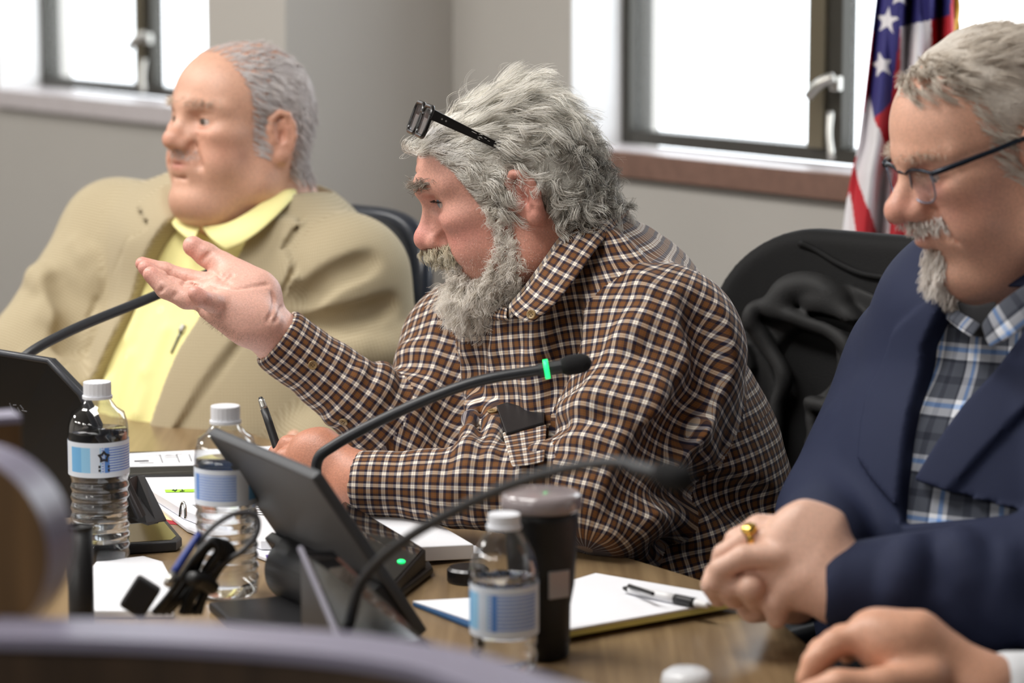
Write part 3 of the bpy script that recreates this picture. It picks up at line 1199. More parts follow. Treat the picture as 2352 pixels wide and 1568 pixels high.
# small black box (mouse receiver / puck)
pb = PZ(1075, 1335, TZ)
bm = BM()
lathe(bm, [(0, .0005), (.021, .0005), (.022, .002), (.022, .013), (.019, .016), (0, .016)], pb, 32)
o = obj('puck', bm, mat('puck_black', srgb(22, 23, 26), .3), None, smooth=False, loc=pb)
tag(o, 'small black round puck on the desk behind the small bottle', 'puck')

# blue folder with white pad, pen on top
c = [PZ(930, 1385, TZ + .0005), PZ(1330, 1360, TZ + .0005), PZ(1360, 1430, TZ + .0005), PZ(1080, 1442, TZ + .0005)]
bm = BM()
prism(bm, [PZ(948, 1392, TZ + .0005), PZ(1340, 1370, TZ + .0005), PZ(1350, 1445, TZ + .0005), PZ(1085, 1447, TZ + .0005)], UP * .004, .001)
bf = obj('blue_folder', bm, mat('blue_card', srgb(40, 84, 128), .5), None, loc=c[0])
tag(bf, 'blue folder sticking out from under white paper by the tumbler', 'folder')
bm = BM()
prism(bm, [PZ(948, 1382, TZ + .0048), PZ(1300, 1362, TZ + .0048), PZ(1320, 1420, TZ + .0048), PZ(1085, 1428, TZ + .0048)], UP * .001, 0)
o = obj('paper_sheet', bm, M_PAPER, None, loc=c[0])
tag(o, 'white sheet lying on the blue folder', 'paper')
npd = thing('notepad', 'white legal pad with yellow edge before the man in the navy blazer', 'notepad', PZ(1500, 1400, TZ))
pad = [PZ(1240, 1372, TZ + .0055), PZ(1368, 1333, TZ + .0055), PZ(1708, 1392, TZ + .0055), PZ(1240, 1475, TZ + .0055)]
bm = BM()
prism(bm, pad, UP * .006, .001)
obj('yellow_pages', bm, mat('legal_yellow', srgb(222, 216, 130), .8), npd)
bm = BM()
prism(bm, [p + UP * .0061 for p in pad], UP * .002, 0)
obj('top_sheet', bm, M_PAPER, npd)
M_PENW = mat('pen_white', srgb(236, 236, 238), .3)


def pen_between(lab, a, b, segs, name='pen'):
    t = thing(name, lab, 'pen', a)
    for nm, u0, u1, r0, r1, m in segs:
        bm = BM()
        p, q = a.lerp(b, u0), a.lerp(b, u1)
        tube(bm, [p, p.lerp(q, .5), q], [r0, (r0 + r1) / 2, r1], 14, 2)
        obj(nm, bm, m, t, smooth=True)
    return t


zt = TZ + .0145 + .0045
pen_between('white and black ballpoint pen lying on the legal pad', PZ(1432, 1350, zt), PZ(1626, 1390, zt),
            [('tip', 0, .08, .0016, .0042, M_BLK), ('barrel', .08, .62, .0045, .0048, M_PENW), ('grip', .62, .86, .005, .005, M_BLK), ('cap', .86, 1, .0046, .003, M_PENW)])
bm = BM()
tube(bm, [PZ(1445, 1345, zt + .004), PZ(1500, 1363, zt + .008)], .0022, 8, 2)
o = obj('clip', bm, M_BLK, bpy.data.objects['pen'])

# white cup lid blurred at the bottom edge
wl = PZ(1578, 1575, TZ)
bm = BM()
lathe(bm, [(0, .0005), (.022, .0005), (.024, .004), (.022, .012), (.016, .016), (0, .017)], wl, 36)
o = obj('cup_lid', bm, mat('white_lid', srgb(226, 228, 232), .25), None, smooth=True, loc=wl)
tag(o, 'white plastic lid on the desk near the hand on the mouse', 'lid')
# ================================================================== SDF SCULPTING
def A(p):
    return np.array(tuple(p), np.float32)


def nsq(q):
    return np.einsum('ij,ij->i', q, q)


class Frame:
    """local frame: columns of R are world directions of local x,y,z; scale per axis"""

    def __init__(s, o, R, sc=(1, 1, 1), mirror=False):
        s.o, s.R, s.sc, s.mirror = A(o), np.array(R, np.float32), np.array(sc, np.float32), mirror
        s.ident = not mirror and not s.o.any() and np.allclose(s.R, np.eye(3)) and np.allclose(s.sc, 1)

    def loc(s, p, mir=True):
        if s.ident:
            return p
        q = ((p - s.o) @ s.R) / s.sc
        if mir and s.mirror:
            q = q.copy()
            q[:, 1] = np.abs(q[:, 1])
        return q

    def wld(s, q):
        return (np.asarray(q, np.float32) * s.sc) @ s.R.T + s.o


WORLD = Frame((0, 0, 0), np.eye(3))


def rotm(axis, deg):
    return np.array(Matrix.Rotation(math.radians(deg), 3, axis), np.float32)


class Sdf:
    def __init__(s):
        s.ops = []

    def _add(s, kind, fn, fr, c, rad, k):
        c = np.asarray(c, np.float32)
        cs = [c]
        if fr.mirror:
            cs.append(c * np.array([1, -1, 1], np.float32))
        cw = [fr.wld(x[None])[0] for x in cs]
        s.ops.append((kind, fn, fr, cw, rad * float(fr.sc.max()) + k, k))

    def ell(s, c, r, k=.01, fr=WORLD, sub=False, R=None):
        c, r = A(c), np.asarray(r, np.float32)

        def fn(p):
            q = p - c
            if R is not None:
                q = q @ R
            k0 = np.sqrt(nsq(q / r)) + 1e-9
            k1 = np.sqrt(nsq(q / (r * r))) + 1e-9
            return np.where(k0 < 1e-3, -r.min(), k0 * (k0 - 1) / k1)
        s._add('s' if sub else 'u', fn, fr, c, float(r.max()), k)
        return s

    def cone(s, a, b, ra, rb=None, k=.01, fr=WORLD, sub=False):
        a, b = A(a), A(b)
        rb = ra if rb is None else rb
        ab = b - a
        l2 = float((ab ** 2).sum()) + 1e-12

        def fn(p):
            q = p - a
            t = np.clip((q @ ab) / l2, 0, 1)
            return np.sqrt(nsq(q - t[:, None] * ab)) - (ra + t * (rb - ra))
        s._add('s' if sub else 'u', fn, fr, (a + b) / 2, math.sqrt(l2) / 2 + max(ra, rb), k)
        return s

    def chain(s, pts, rs, k=.01, fr=WORLD, sub=False):
        rs = rs if isinstance(rs, (list, tuple)) else [rs] * len(pts)
        for i in range(len(pts) - 1):
            s.cone(pts[i], pts[i + 1], rs[i], rs[i + 1], k, fr, sub)
        return s

    def ecap(s, a, b, side, ra, rb, fa, fb=None, k=.01, fr=WORLD, sub=False, e=1.0):
        """tapered capsule with elliptical section: radius r along 'side', r*f across"""
        a, b, side = A(a), A(b), A(side)
        fb = fa if fb is None else fb
        ab = b - a
        ln = float(np.sqrt((ab ** 2).sum()))
        ax = ab / ln
        side = side - ax * (side @ ax)
        side /= np.sqrt((side ** 2).sum())
        oth = np.cross(ax, side)

        def fn(p):
            q = p - a
            x = q @ ax
            t = np.clip(x / ln, 0, 1)
            dx = x - t * ln
            r = ra + t * (rb - ra)
            f = fa + t * (fb - fa)
            v = np.sqrt((q @ side) ** 2 + ((q @ oth) / f) ** 2 + (dx / e) ** 2)
            return (v - r) * np.minimum(e, np.minimum(1.0, f))
        s._add('s' if sub else 'u', fn, fr, (a + b) / 2, ln / 2 + max(ra, rb) * max(1, fa, fb), k)
        return s

    def half(s, c, n, rad, k=.002, fr=WORLD):
        """cut away everything on the +n side of the plane, within rad of c"""
        c, n = A(c), A(n)
        n = n / np.sqrt((n ** 2).sum())

        def fn(p):
            return -((p - c) @ n)
        s._add('s', fn, fr, c, rad, k)
        return s

    def disp(s, fn, c, rad, fr=WORLD):
        s._add('d', fn, fr, c, rad, 0.0)
        return s

    def _op(s, d, op, p):
        kind, fn, fr, cw, rad, k = op
        v = fn(fr.loc(p))
        if kind == 'u':
            h = np.maximum(k - np.abs(d - v), 0) / k if k > 0 else 0
            return np.minimum(d, v) - h * h * k * .25
        if kind == 's':
            v = -v
            h = np.maximum(k - np.abs(d - v), 0) / k if k > 0 else 0
            return np.maximum(d, v) + h * h * k * .25
        return d + v

    def val(s, p):
        p = np.asarray(p, np.float32)
        d = np.full(len(p), 1.0, np.float32)
        for op in s.ops:
            cw, rad = op[3], op[4] + .012
            near = np.zeros(len(p), bool)
            for c in cw:
                near |= nsq(p - c) < rad * rad
            ii = np.nonzero(near)[0]
            if len(ii):
                d[ii] = s._op(d[ii], op, p[ii])
        return d

    def mesh(s, h, lo, hi, smooth=1):
        n = 8
        lo = np.asarray(lo, np.float32)
        hi = np.asarray(hi, np.float32)
        nb = np.ceil((hi - lo) / (h * n)).astype(int)
        bi = np.stack(np.meshgrid(*[np.arange(x) for x in nb], indexing='ij'), -1).reshape(-1, 3)
        cen = lo + (bi + .5) * (h * n)
        cen = cen.astype(np.float32)
        brad = h * n * .87
        # coarse pass at block centres
        d = np.full(len(cen), 1.0, np.float32)
        for op in s.ops:
            near = np.zeros(len(cen), bool)
            for c in op[3]:
                near |= nsq(cen - c) < (op[4] + brad * 3 + .02) ** 2
            ii = np.nonzero(near)[0]
            if len(ii):
                d[ii] = s._op(d[ii], op, cen[ii])
        keep = np.abs(d) < brad * 2.6 + .006
        bi, cen = bi[keep], cen[keep]
        m = n + 1
        g = np.stack(np.meshgrid(*[np.arange(m)] * 3, indexing='ij'), -1).reshape(-1, 3).astype(np.float32)
        B = len(bi)
        D = np.full((B, m ** 3), 1.0, np.float32)
        base = lo + bi.astype(np.float32) * (h * n)
        for op in s.ops:
            near = np.zeros(B, bool)
            for c in op[3]:
                near |= nsq(cen - c) < (op[4] * 1.1 + brad + .012) ** 2
            ii = np.nonzero(near)[0]
            for st in range(0, len(ii), 1500):
                jj = ii[st:st + 1500]
                p = (base[jj][:, None, :] + g[None] * h).reshape(-1, 3)
                D[jj] = s._op(D[jj].reshape(-1), op, p).reshape(len(jj), -1)
        D = D.reshape(B, m, m, m)
        S = D < 0
        cnt = np.zeros((B, n, n, n), np.int8)
        for a in (0, 1):
            for b in (0, 1):
                for c in (0, 1):
                    cnt += S[:, a:a + n, b:b + n, c:c + n]
        ab, ai, aj, ak = np.nonzero((cnt > 0) & (cnt < 8))
        cor = {}
        for a in (0, 1):
            for b in (0, 1):
                for c in (0, 1):
                    cor[(a, b, c)] = D[ab, ai + a, aj + b, ak + c]
        acc = np.zeros((len(ab), 3), np.float32)
        num = np.zeros(len(ab), np.float32)
        for ax in range(3):
            for u in (0, 1):
                for v in (0, 1):
                    k0 = [u, v]
                    k0.insert(ax, 0)
                    k1 = [u, v]
                    k1.insert(ax, 1)
                    d0, d1 = cor[tuple(k0)], cor[tuple(k1)]
                    mk = (d0 < 0) != (d1 < 0)
                    t = np.where(mk, d0 / np.where(mk, d0 - d1, 1), 0)
                    pt = np.tile(np.array(k0, np.float32), (len(ab), 1))
                    pt[:, ax] = t
                    acc += pt * mk[:, None]
                    num += mk
        cell = bi[ab] * n + np.stack([ai, aj, ak], 1)
        V = lo + (cell + acc / num[:, None]) * h
        N1 = nb * n + 2
        key = (cell[:, 0].astype(np.int64) * N1[1] + cell[:, 1]) * N1[2] + cell[:, 2]
        order = np.argsort(key)
        sk = key[order]

        def look(c):
            kk = (c[:, 0].astype(np.int64) * N1[1] + c[:, 1]) * N1[2] + c[:, 2]
            pos = np.clip(np.searchsorted(sk, kk), 0, len(sk) - 1)
            ok = sk[pos] == kk
            return np.where(ok, order[pos], -1)
        faces = []
        c0 = cor[(0, 0, 0)]
        for ax in range(3):
            e = [0, 0, 0]
            e[ax] = 1
            c1 = cor[tuple(e)]
            mk = (c0 < 0) != (c1 < 0)
            cc = cell[mk]
            o1, o2 = [(1, 2), (2, 0), (0, 1)][ax]
            s1 = np.zeros(3, int)
            s1[o1] = 1
            s2 = np.zeros(3, int)
            s2[o2] = 1
            q = np.stack([look(cc), look(cc - s1), look(cc - s1 - s2), look(cc - s2)], 1)
            flip = c0[mk] >= 0
            q[flip] = q[flip][:, ::-1]
            faces.append(q[(q >= 0).all(1)])
        Fq = np.concatenate(faces)
        for _ in range(smooth):
            V = lap(V, Fq, .5)
        return V.astype(np.float32), Fq


def lap(V, Fq, w=.5):
    e = np.concatenate([Fq[:, [0, 1]], Fq[:, [1, 2]], Fq[:, [2, 3]], Fq[:, [3, 0]]])
    acc = np.zeros_like(V, dtype=np.float64)
    for a in range(3):
        acc[:, a] = np.bincount(e[:, 0], V[e[:, 1], a], len(V)) + np.bincount(e[:, 1], V[e[:, 0], a], len(V))
    num = np.bincount(e[:, 0], minlength=len(V)) + np.bincount(e[:, 1], minlength=len(V))
    ok = num > 0
    out = V.copy()
    out[ok] = V[ok] * (1 - w) + w * (acc[ok] / num[ok][:, None])
    return out


def vnormals(V, Fq):
    n = np.cross(V[Fq[:, 2]] - V[Fq[:, 0]], V[Fq[:, 3]] - V[Fq[:, 1]])
    out = np.zeros((len(V), 3))
    for c in range(4):
        for a in range(3):
            out[:, a] += np.bincount(Fq[:, c], n[:, a], len(V))
    return (out / (np.linalg.norm(out, axis=1, keepdims=True) + 1e-12)).astype(np.float32)


def biggest(V, Fq):
    """keep the largest connected shell"""
    par = np.arange(len(V))
    e = np.concatenate([Fq[:, [0, 1]], Fq[:, [1, 2]], Fq[:, [2, 3]]])
    while True:
        a, b = par[e[:, 0]], par[e[:, 1]]
        k = a != b
        if not k.any():
            break
        e = e[k]
        a, b = a[k], b[k]
        np.minimum.at(par, np.maximum(a, b), np.minimum(a, b))
        while True:
            p2 = par[par]
            if (p2 == par).all():
                break
            par = p2
    ids, cn = np.unique(par, return_counts=True)
    g = ids[cn.argmax()]
    kv = par == g
    mp = np.cumsum(kv) - 1
    fk = kv[Fq[:, 0]]
    return V[kv], mp[Fq[fk]]


def sdf_obj(name, V, Fq, m, parent, col=None, uv=None, label=None):
    me = bpy.data.meshes.new(name)
    set_mesh(me, V, Fq)
    if col is not None:
        at = me.color_attributes.new('Col', 'FLOAT_COLOR', 'POINT')
        c4 = np.ones((len(V), 4), np.float32)
        c4[:, :3] = col
        at.data.foreach_set('color', c4.ravel())
    if uv is not None:
        lay = me.uv_layers.new(name='UVMap')
        lay.data.foreach_set('uv', uv.astype(np.float32).ravel())
    finish(me, m, True)
    return link(name, me, parent, label=label)


# cheap smooth value noise
_NT = np.random.default_rng(3).random((32, 32, 32)).astype(np.float32)


def noise3(p, sc):
    q = p * sc
    i = np.floor(q).astype(int)
    f = q - i
    f = f * f * (3 - 2 * f)
    out = 0
    for a in (0, 1):
        for b in (0, 1):
            for c in (0, 1):
                w = (f[:, 0] if a else 1 - f[:, 0]) * (f[:, 1] if b else 1 - f[:, 1]) * (f[:, 2] if c else 1 - f[:, 2])
                out = out + w * _NT[(i[:, 0] + a) % 32, (i[:, 1] + b) % 32, (i[:, 2] + c) % 32]
    return out * 2 - 1


def head_frame(o, yaw, pitch, roll=0, sc=(1, 1, 1), mirror=True):
    """yaw 0 faces the camera (-Y), 90 faces -X; pitch>0 looks down; local x forward, y left, z up"""
    y, p = math.radians(yaw), math.radians(pitch)
    f = Vector((-math.sin(y), -math.cos(y), 0))
    l = Vector((math.cos(y), -math.sin(y), 0))
    fd = f * math.cos(p) - UP * math.sin(p)
    u = UP * math.cos(p) + f * math.sin(p)
    if roll:
        q = Matrix.Rotation(math.radians(roll), 3, fd)
        l, u = q @ l, q @ u
    return Frame(o, np.array([fd, l, u]).T, sc, mirror)


def head_ops(S, fr, g):
    """g: dict of shape parameters"""
    G = lambda k, d: g.get(k, d)
    S.ell((-.006 + G('rear', 0), 0, .047), (.100 - G('rear', 0), .077, .086 - G('flat', 0)), .01, fr)
    S.ell((.040, 0, .044 + G('brow_up', 0)), (.057 + G('fore', 0), .062, .064), .03, fr)
    S.ell((.044, 0, -.020), (.050, .056, .072), .03, fr)
    S.cone((-.004, .060, -.025), (.010, .057, -.066), .017, .017 + G('jowl', 0) * .5, .025, fr)
    S.cone((.010, .056, -.068), (.076, .017, -.098), .017 + G('jowl', 0), .017, .022, fr)
    S.ell((.083 + G('chin', 0), 0, -.094), (.020, .025, .019), .018, fr)
    S.ell((.030, 0, -.074), (.052, .046, .030), .022, fr)
    if G('dchin', 0):
        S.ell((.050, 0, -.108), (.036, .046, .018 + G('dchin', 0)), .025, fr)
    S.ell((.060, .047, -.002), (.030, .021, .017), .02, fr)
    S.ell((.056, .037, -.042), (.036, .029 + G('cheek', 0), .034), .02, fr)
    ez = G('eyeu', 0)
    S.cone((.091 + G('brow', 0), .012, .036 + ez), (.070, .052, .036 + ez), .0105, .008, .014, fr)
    S.ell((.092 + G('brow', 0) * .8, 0, .036 + ez), (.012, .016, .014), .012, fr)
    S.ell((.101, .033, .015 + ez), (.020, .019, .0125), .011, fr, sub=True)
    # eyelids
    S.ell((.0785, .032, .0155 + ez), (.0146, .0152, .0142), .005, fr)
    S.cone((.087, .020, .0245 + ez), (.080, .047, .0215 + ez), .0038, .0048, .004, fr)
    if G('bag', 0):
        S.ell((.0850, .034, -.0015 + ez), (.0085, .0135, .0055), .005, fr)
        S.cone((.092, .022, -.004 + ez), (.083, .045, -.006 + ez), .0016, .0016, .005, fr, sub=True)
    op = G('open', .0032)
    S.ell((.0955, .0325 + G('eyel', 0), .0150 + ez), (.0150, .0122 + G('eyel', 0), op), .0015, fr, sub=True)
    # nose
    nl = G('nose', 0)
    nw = G('nosew', 1.0)
    nd = G('ndrop', 0)
    S.cone((.093, 0, .024 + ez), (.113 + nl, 0, -.008 - nd), .0085, .0115 * nw, .012, fr)
    S.cone((.088, .012, .005), (.101 + nl * .5, .0125 * nw, -.014 - nd), .0075, .0085, .012, fr)
    S.ell((.1165 + nl, 0, -.014 - nd), (.0130 * nw, .0135 * nw, .0125 * nw), .009, fr)
    S.ell((.105 + nl * .6, .0138 * nw, -.019 - nd), (.0125, .0080, .0092), .006, fr)
    S.ell((.1095 + nl * .6, .0075 * nw, -.0275 - nd), (.0075, .0036, .006), .003, fr, sub=True)
    S.cone((.094, .0235 * nw, -.016), (.088, .0235 * nw, -.024), .0022, .0022, .005, fr, sub=True)
    # mouth
    S.ell((.085, 0, -.048), (.022, .031, .026), .014, fr)
    lo_ = G('lip', 0)
    S.ell((.1025 - lo_, 0, -.0415), (.0065, .020, .0055), .006, fr)
    S.ell((.1010 - lo_, 0, -.0535), (.0075, .0175, .0062), .006, fr)
    S.ell((.1120 - lo_, 0, -.0475), (.0115, .0245, G('mouth', .0013)), .0028, fr, sub=True)
    S.cone((.0965, .012, -.065), (.0965, 0, -.065), .004, .004, .008, fr, sub=True)
    S.cone((.0995, .0245, -.020), (.0930, .0345, -.050), .0022, .0022, .007, fr, sub=True)
    if G('fold', 0):
        S.cone((.1000, .0250, -.018 - nd), (.0835, .0425, -.056), .0030, .0026, G('fold', 0), fr, sub=True)
    # forehead creases
    for z, dep in G('crease', ()):
        pts = [(.0975 + G('fore', 0) * .9 - 2.6 * y * y - (z - .05) * .10 * (z > .06), y, z + .006 * math.sin(y * 60)) for y in (0, .012, .024, .036)]
        S.chain(pts, .0011, .0035, fr, sub=True)
    # crow's feet
    for a in G('crow', ()):
        S.cone((.066, .0505, .012), (.054, .0575, .012 + a), .0011, .0009, .003, fr, sub=True)
    # ear
    es = G('ear', 1.0)
    eo = np.array([-.008, .0815, .002])
    ER = rotm('Z', -26) @ rotm('Y', 10)

    def E(x, y, z):
        return tuple(eo + ER @ (np.array([x, y, z]) * es))
    S.ell(E(0, 0, .002), (.0165 * es, .0055, .030 * es), .006, fr, R=ER)
    ring = []
    for k in range(12):
        a = math.radians(215 - k * 24)
        ring.append(E(.0165 * math.cos(a) * (1 if k else .7) - .001, .0055 + .002 * math.sin(a), .004 + .030 * math.sin(a)))
    ring = [E(.010, .004, -.002), E(.013, .005, .012), E(.010, .006, .027), E(-.001, .007, .0345), E(-.012, .008, .030), E(-.0185, .008, .015), E(-.0185, .007, 0), E(-.013, .006, -.014), E(-.006, .005, -.024)]
    S.chain(ring, [.0030, .0042, .0045, .0045, .0045, .0042, .0040, .0040, .0046], .0035, fr)
    S.ell(E(-.001, .005, -.026), (.0085 * es, .0048, .0095 * es), .005, fr)
    S.chain([E(-.006, .006, .022), E(-.010, .0065, .008), E(-.0075, .006, -.008), E(.001, .005, -.014)], .0032, .004, fr)
    S.ell(E(0, .0065, .001), (.0065 * es, .0062, .0105 * es), .003, fr, sub=True)
    S.ell(E(.0095, .0045, -.002), (.0035, .004, .0065), .003, fr)
    return S


def rgbmix(c, t, w):
    return c * (1 - w[:, None]) + np.array(t, np.float32)[None] * w[:, None]


def gss(p, c, r):
    r = np.asarray(r, np.float32)
    return np.exp(-(((p - np.asarray(c, np.float32)) / r) ** 2).sum(1))


def skin_colour(V, fr, base, red, lip, opts):
    """per-vertex colour of the skin itself (flush, lips, lids), in linear rgb"""
    q = fr.loc(V, True)
    n = noise3(V, 60) * .5 + noise3(V, 160) * .5
    col = np.tile(np.array(base, np.float32), (len(V), 1))
    col *= (1 + .06 * n)[:, None]
    col = rgbmix(col, red, np.clip(.85 * opts.get('nose', 1) * gss(q, (.118, 0, -.012), (.02, .018, .016)), 0, 1))
    col = rgbmix(col, red, np.clip(.55 * opts.get('cheek', 1) * gss(q, (.07, .045, -.022), (.035, .03, .026)) * (1 + .4 * n), 0, 1))
    col = rgbmix(col, red, np.clip(.45 * gss(q, (-.012, .088, .005), (.03, .014, .04)), 0, 1))
    col = rgbmix(col, red, np.clip(.35 * gss(q, (.088, .033, .004), (.014, .02, .009)), 0, 1))
    col = rgbmix(col, lip, np.clip(.85 * gss(q, (.106, 0, -.0475), (.012, .02, .0085)), 0, 1))
    return col


def skin_mat(name, rough=.42, bump=.25, spots=0.0):
    m = bpy.data.materials.new(name)
    N, L = nt(m)
    b = N['Principled BSDF']
    b.inputs['Roughness'].default_value = rough
    b.inputs['Specular IOR Level'].default_value = .45
    b.inputs['Subsurface Weight'].default_value = .12
    b.inputs['Subsurface Radius'].default_value = (1.0, .35, .2)
    b.inputs['Subsurface Scale'].default_value = .004
    ca = N.new('ShaderNodeVertexColor')
    ca.layer_name = 'Col'
    tc = N.new('ShaderNodeTexCoord')
    n1 = N.new('ShaderNodeTexNoise')
    n1.inputs['Scale'].default_value = 420
    n1.inputs['Detail'].default_value = 4
    L.new(tc.outputs['Object'], n1.inputs['Vector'])
    mp = N.new('ShaderNodeMapRange')
    mp.inputs[1].default_value = .3
    mp.inputs[2].default_value = .7
    mp.inputs[3].default_value = .86
    mp.inputs[4].default_value = 1.1
    L.new(n1.outputs['Fac'], mp.inputs[0])
    mx = N.new('ShaderNodeVectorMath')
    mx.operation = 'SCALE'
    L.new(ca.outputs['Color'], mx.inputs[0])
    L.new(mp.outputs[0], mx.inputs['Scale'])
    L.new(mx.outputs[0], b.inputs['Base Color'])
    n2 = N.new('ShaderNodeTexNoise')
    n2.inputs['Scale'].default_value = 650
    n2.inputs['Detail'].default_value = 3
    L.new(tc.outputs['Object'], n2.inputs['Vector'])
    bp = N.new('ShaderNodeBump')
    bp.inputs['Strength'].default_value = bump
    bp.inputs['Distance'].default_value = .0012
    L.new(n2.outputs['Fac'], bp.inputs['Height'])
    L.new(bp.outputs['Normal'], b.inputs['Normal'])
    return m


def eye_obj(fr, side, parent, look=(1, 0, 0), iris=srgb(96, 116, 130), ez=0.0):
    c = fr.wld(np.array([[.0787, .032 * side, .0155 + ez]]))[0]
    r = .0131
    lk = Vector(fr.wld(np.array([[look[0], look[1], look[2]]]))[0] - fr.wld(np.zeros((1, 3)))[0]).normalized()
    bm = BM()
    prof = []
    for k in range(25):
        a = math.pi * k / 24
        prof.append((r * math.sin(a), -r * math.cos(a)))
    lathe(bm, prof, Vector(c), 32, lk, close=False)
    m = [mat('eye_white', srgb(196, 180, 172), .12), mat('iris_%d' % int(iris[2] * 1000), iris, .1), mat('pupil', srgb(8, 8, 9), .08)]
    o = obj('eye', bm, m, parent, smooth=True)
    me = o.data
    for p in me.polygons:
        cc = (p.center + ORG[o.name] - Vector(c)).normalized()
        an = math.degrees(math.acos(max(-1, min(1, cc.dot(lk)))))
        p.material_index = 2 if an < 11 else (1 if an < 31 else 0)
    return o


def hair_mat(name, c1, c2, rough=.42):
    m = bpy.data.materials.new(name)
    N, L = nt(m)
    b = N['Principled BSDF']
    b.inputs['Roughness'].default_value = rough
    b.inputs['Specular IOR Level'].default_value = .35
    hi = N.new('ShaderNodeHairInfo')
    cr = N.new('ShaderNodeMix')
    cr.data_type = 'RGBA'
    cr.inputs[6].default_value = c1
    cr.inputs[7].default_value = c2
    L.new(hi.outputs['Random'], cr.inputs[0])
    L.new(cr.outputs[2], b.inputs['Base Color'])
    return m


def strands(name, paths, radius, m, parent, taper=.4):
    """paths: (N, K, 3) world"""
    N_, K = paths.shape[:2]
    hc = bpy.data.hair_curves.new(name)
    hc.add_curves([K] * N_)
    org = np.array(ORG[parent.name], np.float32)
    hc.points.foreach_set('position', (paths - org).astype(np.float32).ravel())
    t = np.linspace(0, 1, K)
    rad = radius * (1 - (1 - taper) * t ** 2)
    ra = hc.attributes.get('radius') or hc.attributes.new('radius', 'FLOAT', 'POINT')
    ra.data.foreach_set('value', np.tile(rad, N_).astype(np.float32))
    hc.materials.append(m)
    o = bpy.data.objects.new(name, hc)
    COL.objects.link(o)
    o.parent = parent
    ORG[o.name] = ORG[parent.name].copy()
    return o


def grow(fr, roots, nrm, flow, length, K, curl_r, curl_f, clump, rng, lift=.25, jitter=.12, sdf=None, gap=.001, spread=.0025, droop=0.0):
    """grow strands from roots (local coords, normals local). flow(q)->local direction. returns world paths.
    clumps: strands are gathered onto curling guide strands"""
    n = len(roots)
    g = max(1, n // clump)
    gi = rng.choice(n, g, replace=False)
    # nearest guide for each root
    own = np.zeros(n, int)
    for st in range(0, n, 2000):
        d = ((roots[st:st + 2000, None] - roots[gi][None]) ** 2).sum(2)
        own[st:st + 2000] = d.argmin(1)

    def run(r, nn, L, jit):
        m = len(r)
        p = r.copy()
        out = [p.copy()]
        st = (L / (K - 1))[:, None]
        jd = rng.normal(0, jit, (m, 3))
        for k in range(K - 1):
            t = k / (K - 1)
            d = flow(p) + jd + nn * (lift * (1 - t * 1.2))
            d[:, 2] -= droop * t
            d /= np.linalg.norm(d, axis=1, keepdims=True) + 1e-9
            p = p + d * st
            out.append(p.copy())
        return np.stack(out, 1)
    Lr = length(roots) * rng.uniform(.75, 1.15, n)
    G = run(roots[gi], nrm[gi], Lr[gi], jitter)
    # curls on guides
    ph = rng.uniform(0, 6.28, g)
    cr = (curl_r(roots[gi]) if callable(curl_r) else np.full(g, curl_r)) * rng.uniform(.6, 1.3, g)
    cf = (curl_f(roots[gi]) if callable(curl_f) else np.full(g, curl_f)) * rng.uniform(.7, 1.3, g)
    T = np.gradient(G, axis=1)
    T /= np.linalg.norm(T, axis=2, keepdims=True) + 1e-9
    N0 = np.repeat(nrm[gi][:, None], K, 1)
    N0 = N0 - T * (N0 * T).sum(2, keepdims=True)
    N0 /= np.linalg.norm(N0, axis=2, keepdims=True) + 1e-9
    B0 = np.cross(T, N0)
    tt = np.linspace(0, 1, K)[None]
    an = ph[:, None] + cf[:, None] * tt * 6.28
    amp = cr[:, None] * np.minimum(tt * 2.2, 1)
    G = G + N0 * ((np.cos(an) - np.cos(ph)[:, None] + .6) * amp)[..., None] * .7 + B0 * ((np.sin(an) - np.sin(ph)[:, None]) * amp)[..., None]
    own_path = run(roots, nrm, Lr, jitter * .5)
    off = rng.normal(0, spread, (n, 1, 3)) * (.4 + .9 * tt[..., None])
    w = np.minimum(tt * 1.9, .93)[..., None]
    path = own_path * (1 - w) + (G[own] + off) * w
    path[:, 0] = roots
    wp = fr.wld(path.reshape(-1, 3)).astype(np.float32)
    if sdf is not None:
        for _ in range(2):
            d = sdf.val(wp)
            bad = np.nonzero(d < gap)[0]
            if len(bad):
                e = .0015
                gr = np.stack([sdf.val(wp[bad] + np.eye(3, dtype=np.float32)[a] * e) - d[bad] for a in range(3)], 1)
                gr /= np.linalg.norm(gr, axis=1, keepdims=True) + 1e-9
                wp[bad] += gr * (gap - d[bad])[:, None]
    return wp.reshape(n, K, 3)


def scatter(V, Nr, mask, n, rng):
    w = np.clip(mask, 0, None).astype(np.float64)
    w /= w.sum()
    ii = rng.choice(len(V), n, p=w)
    return ii
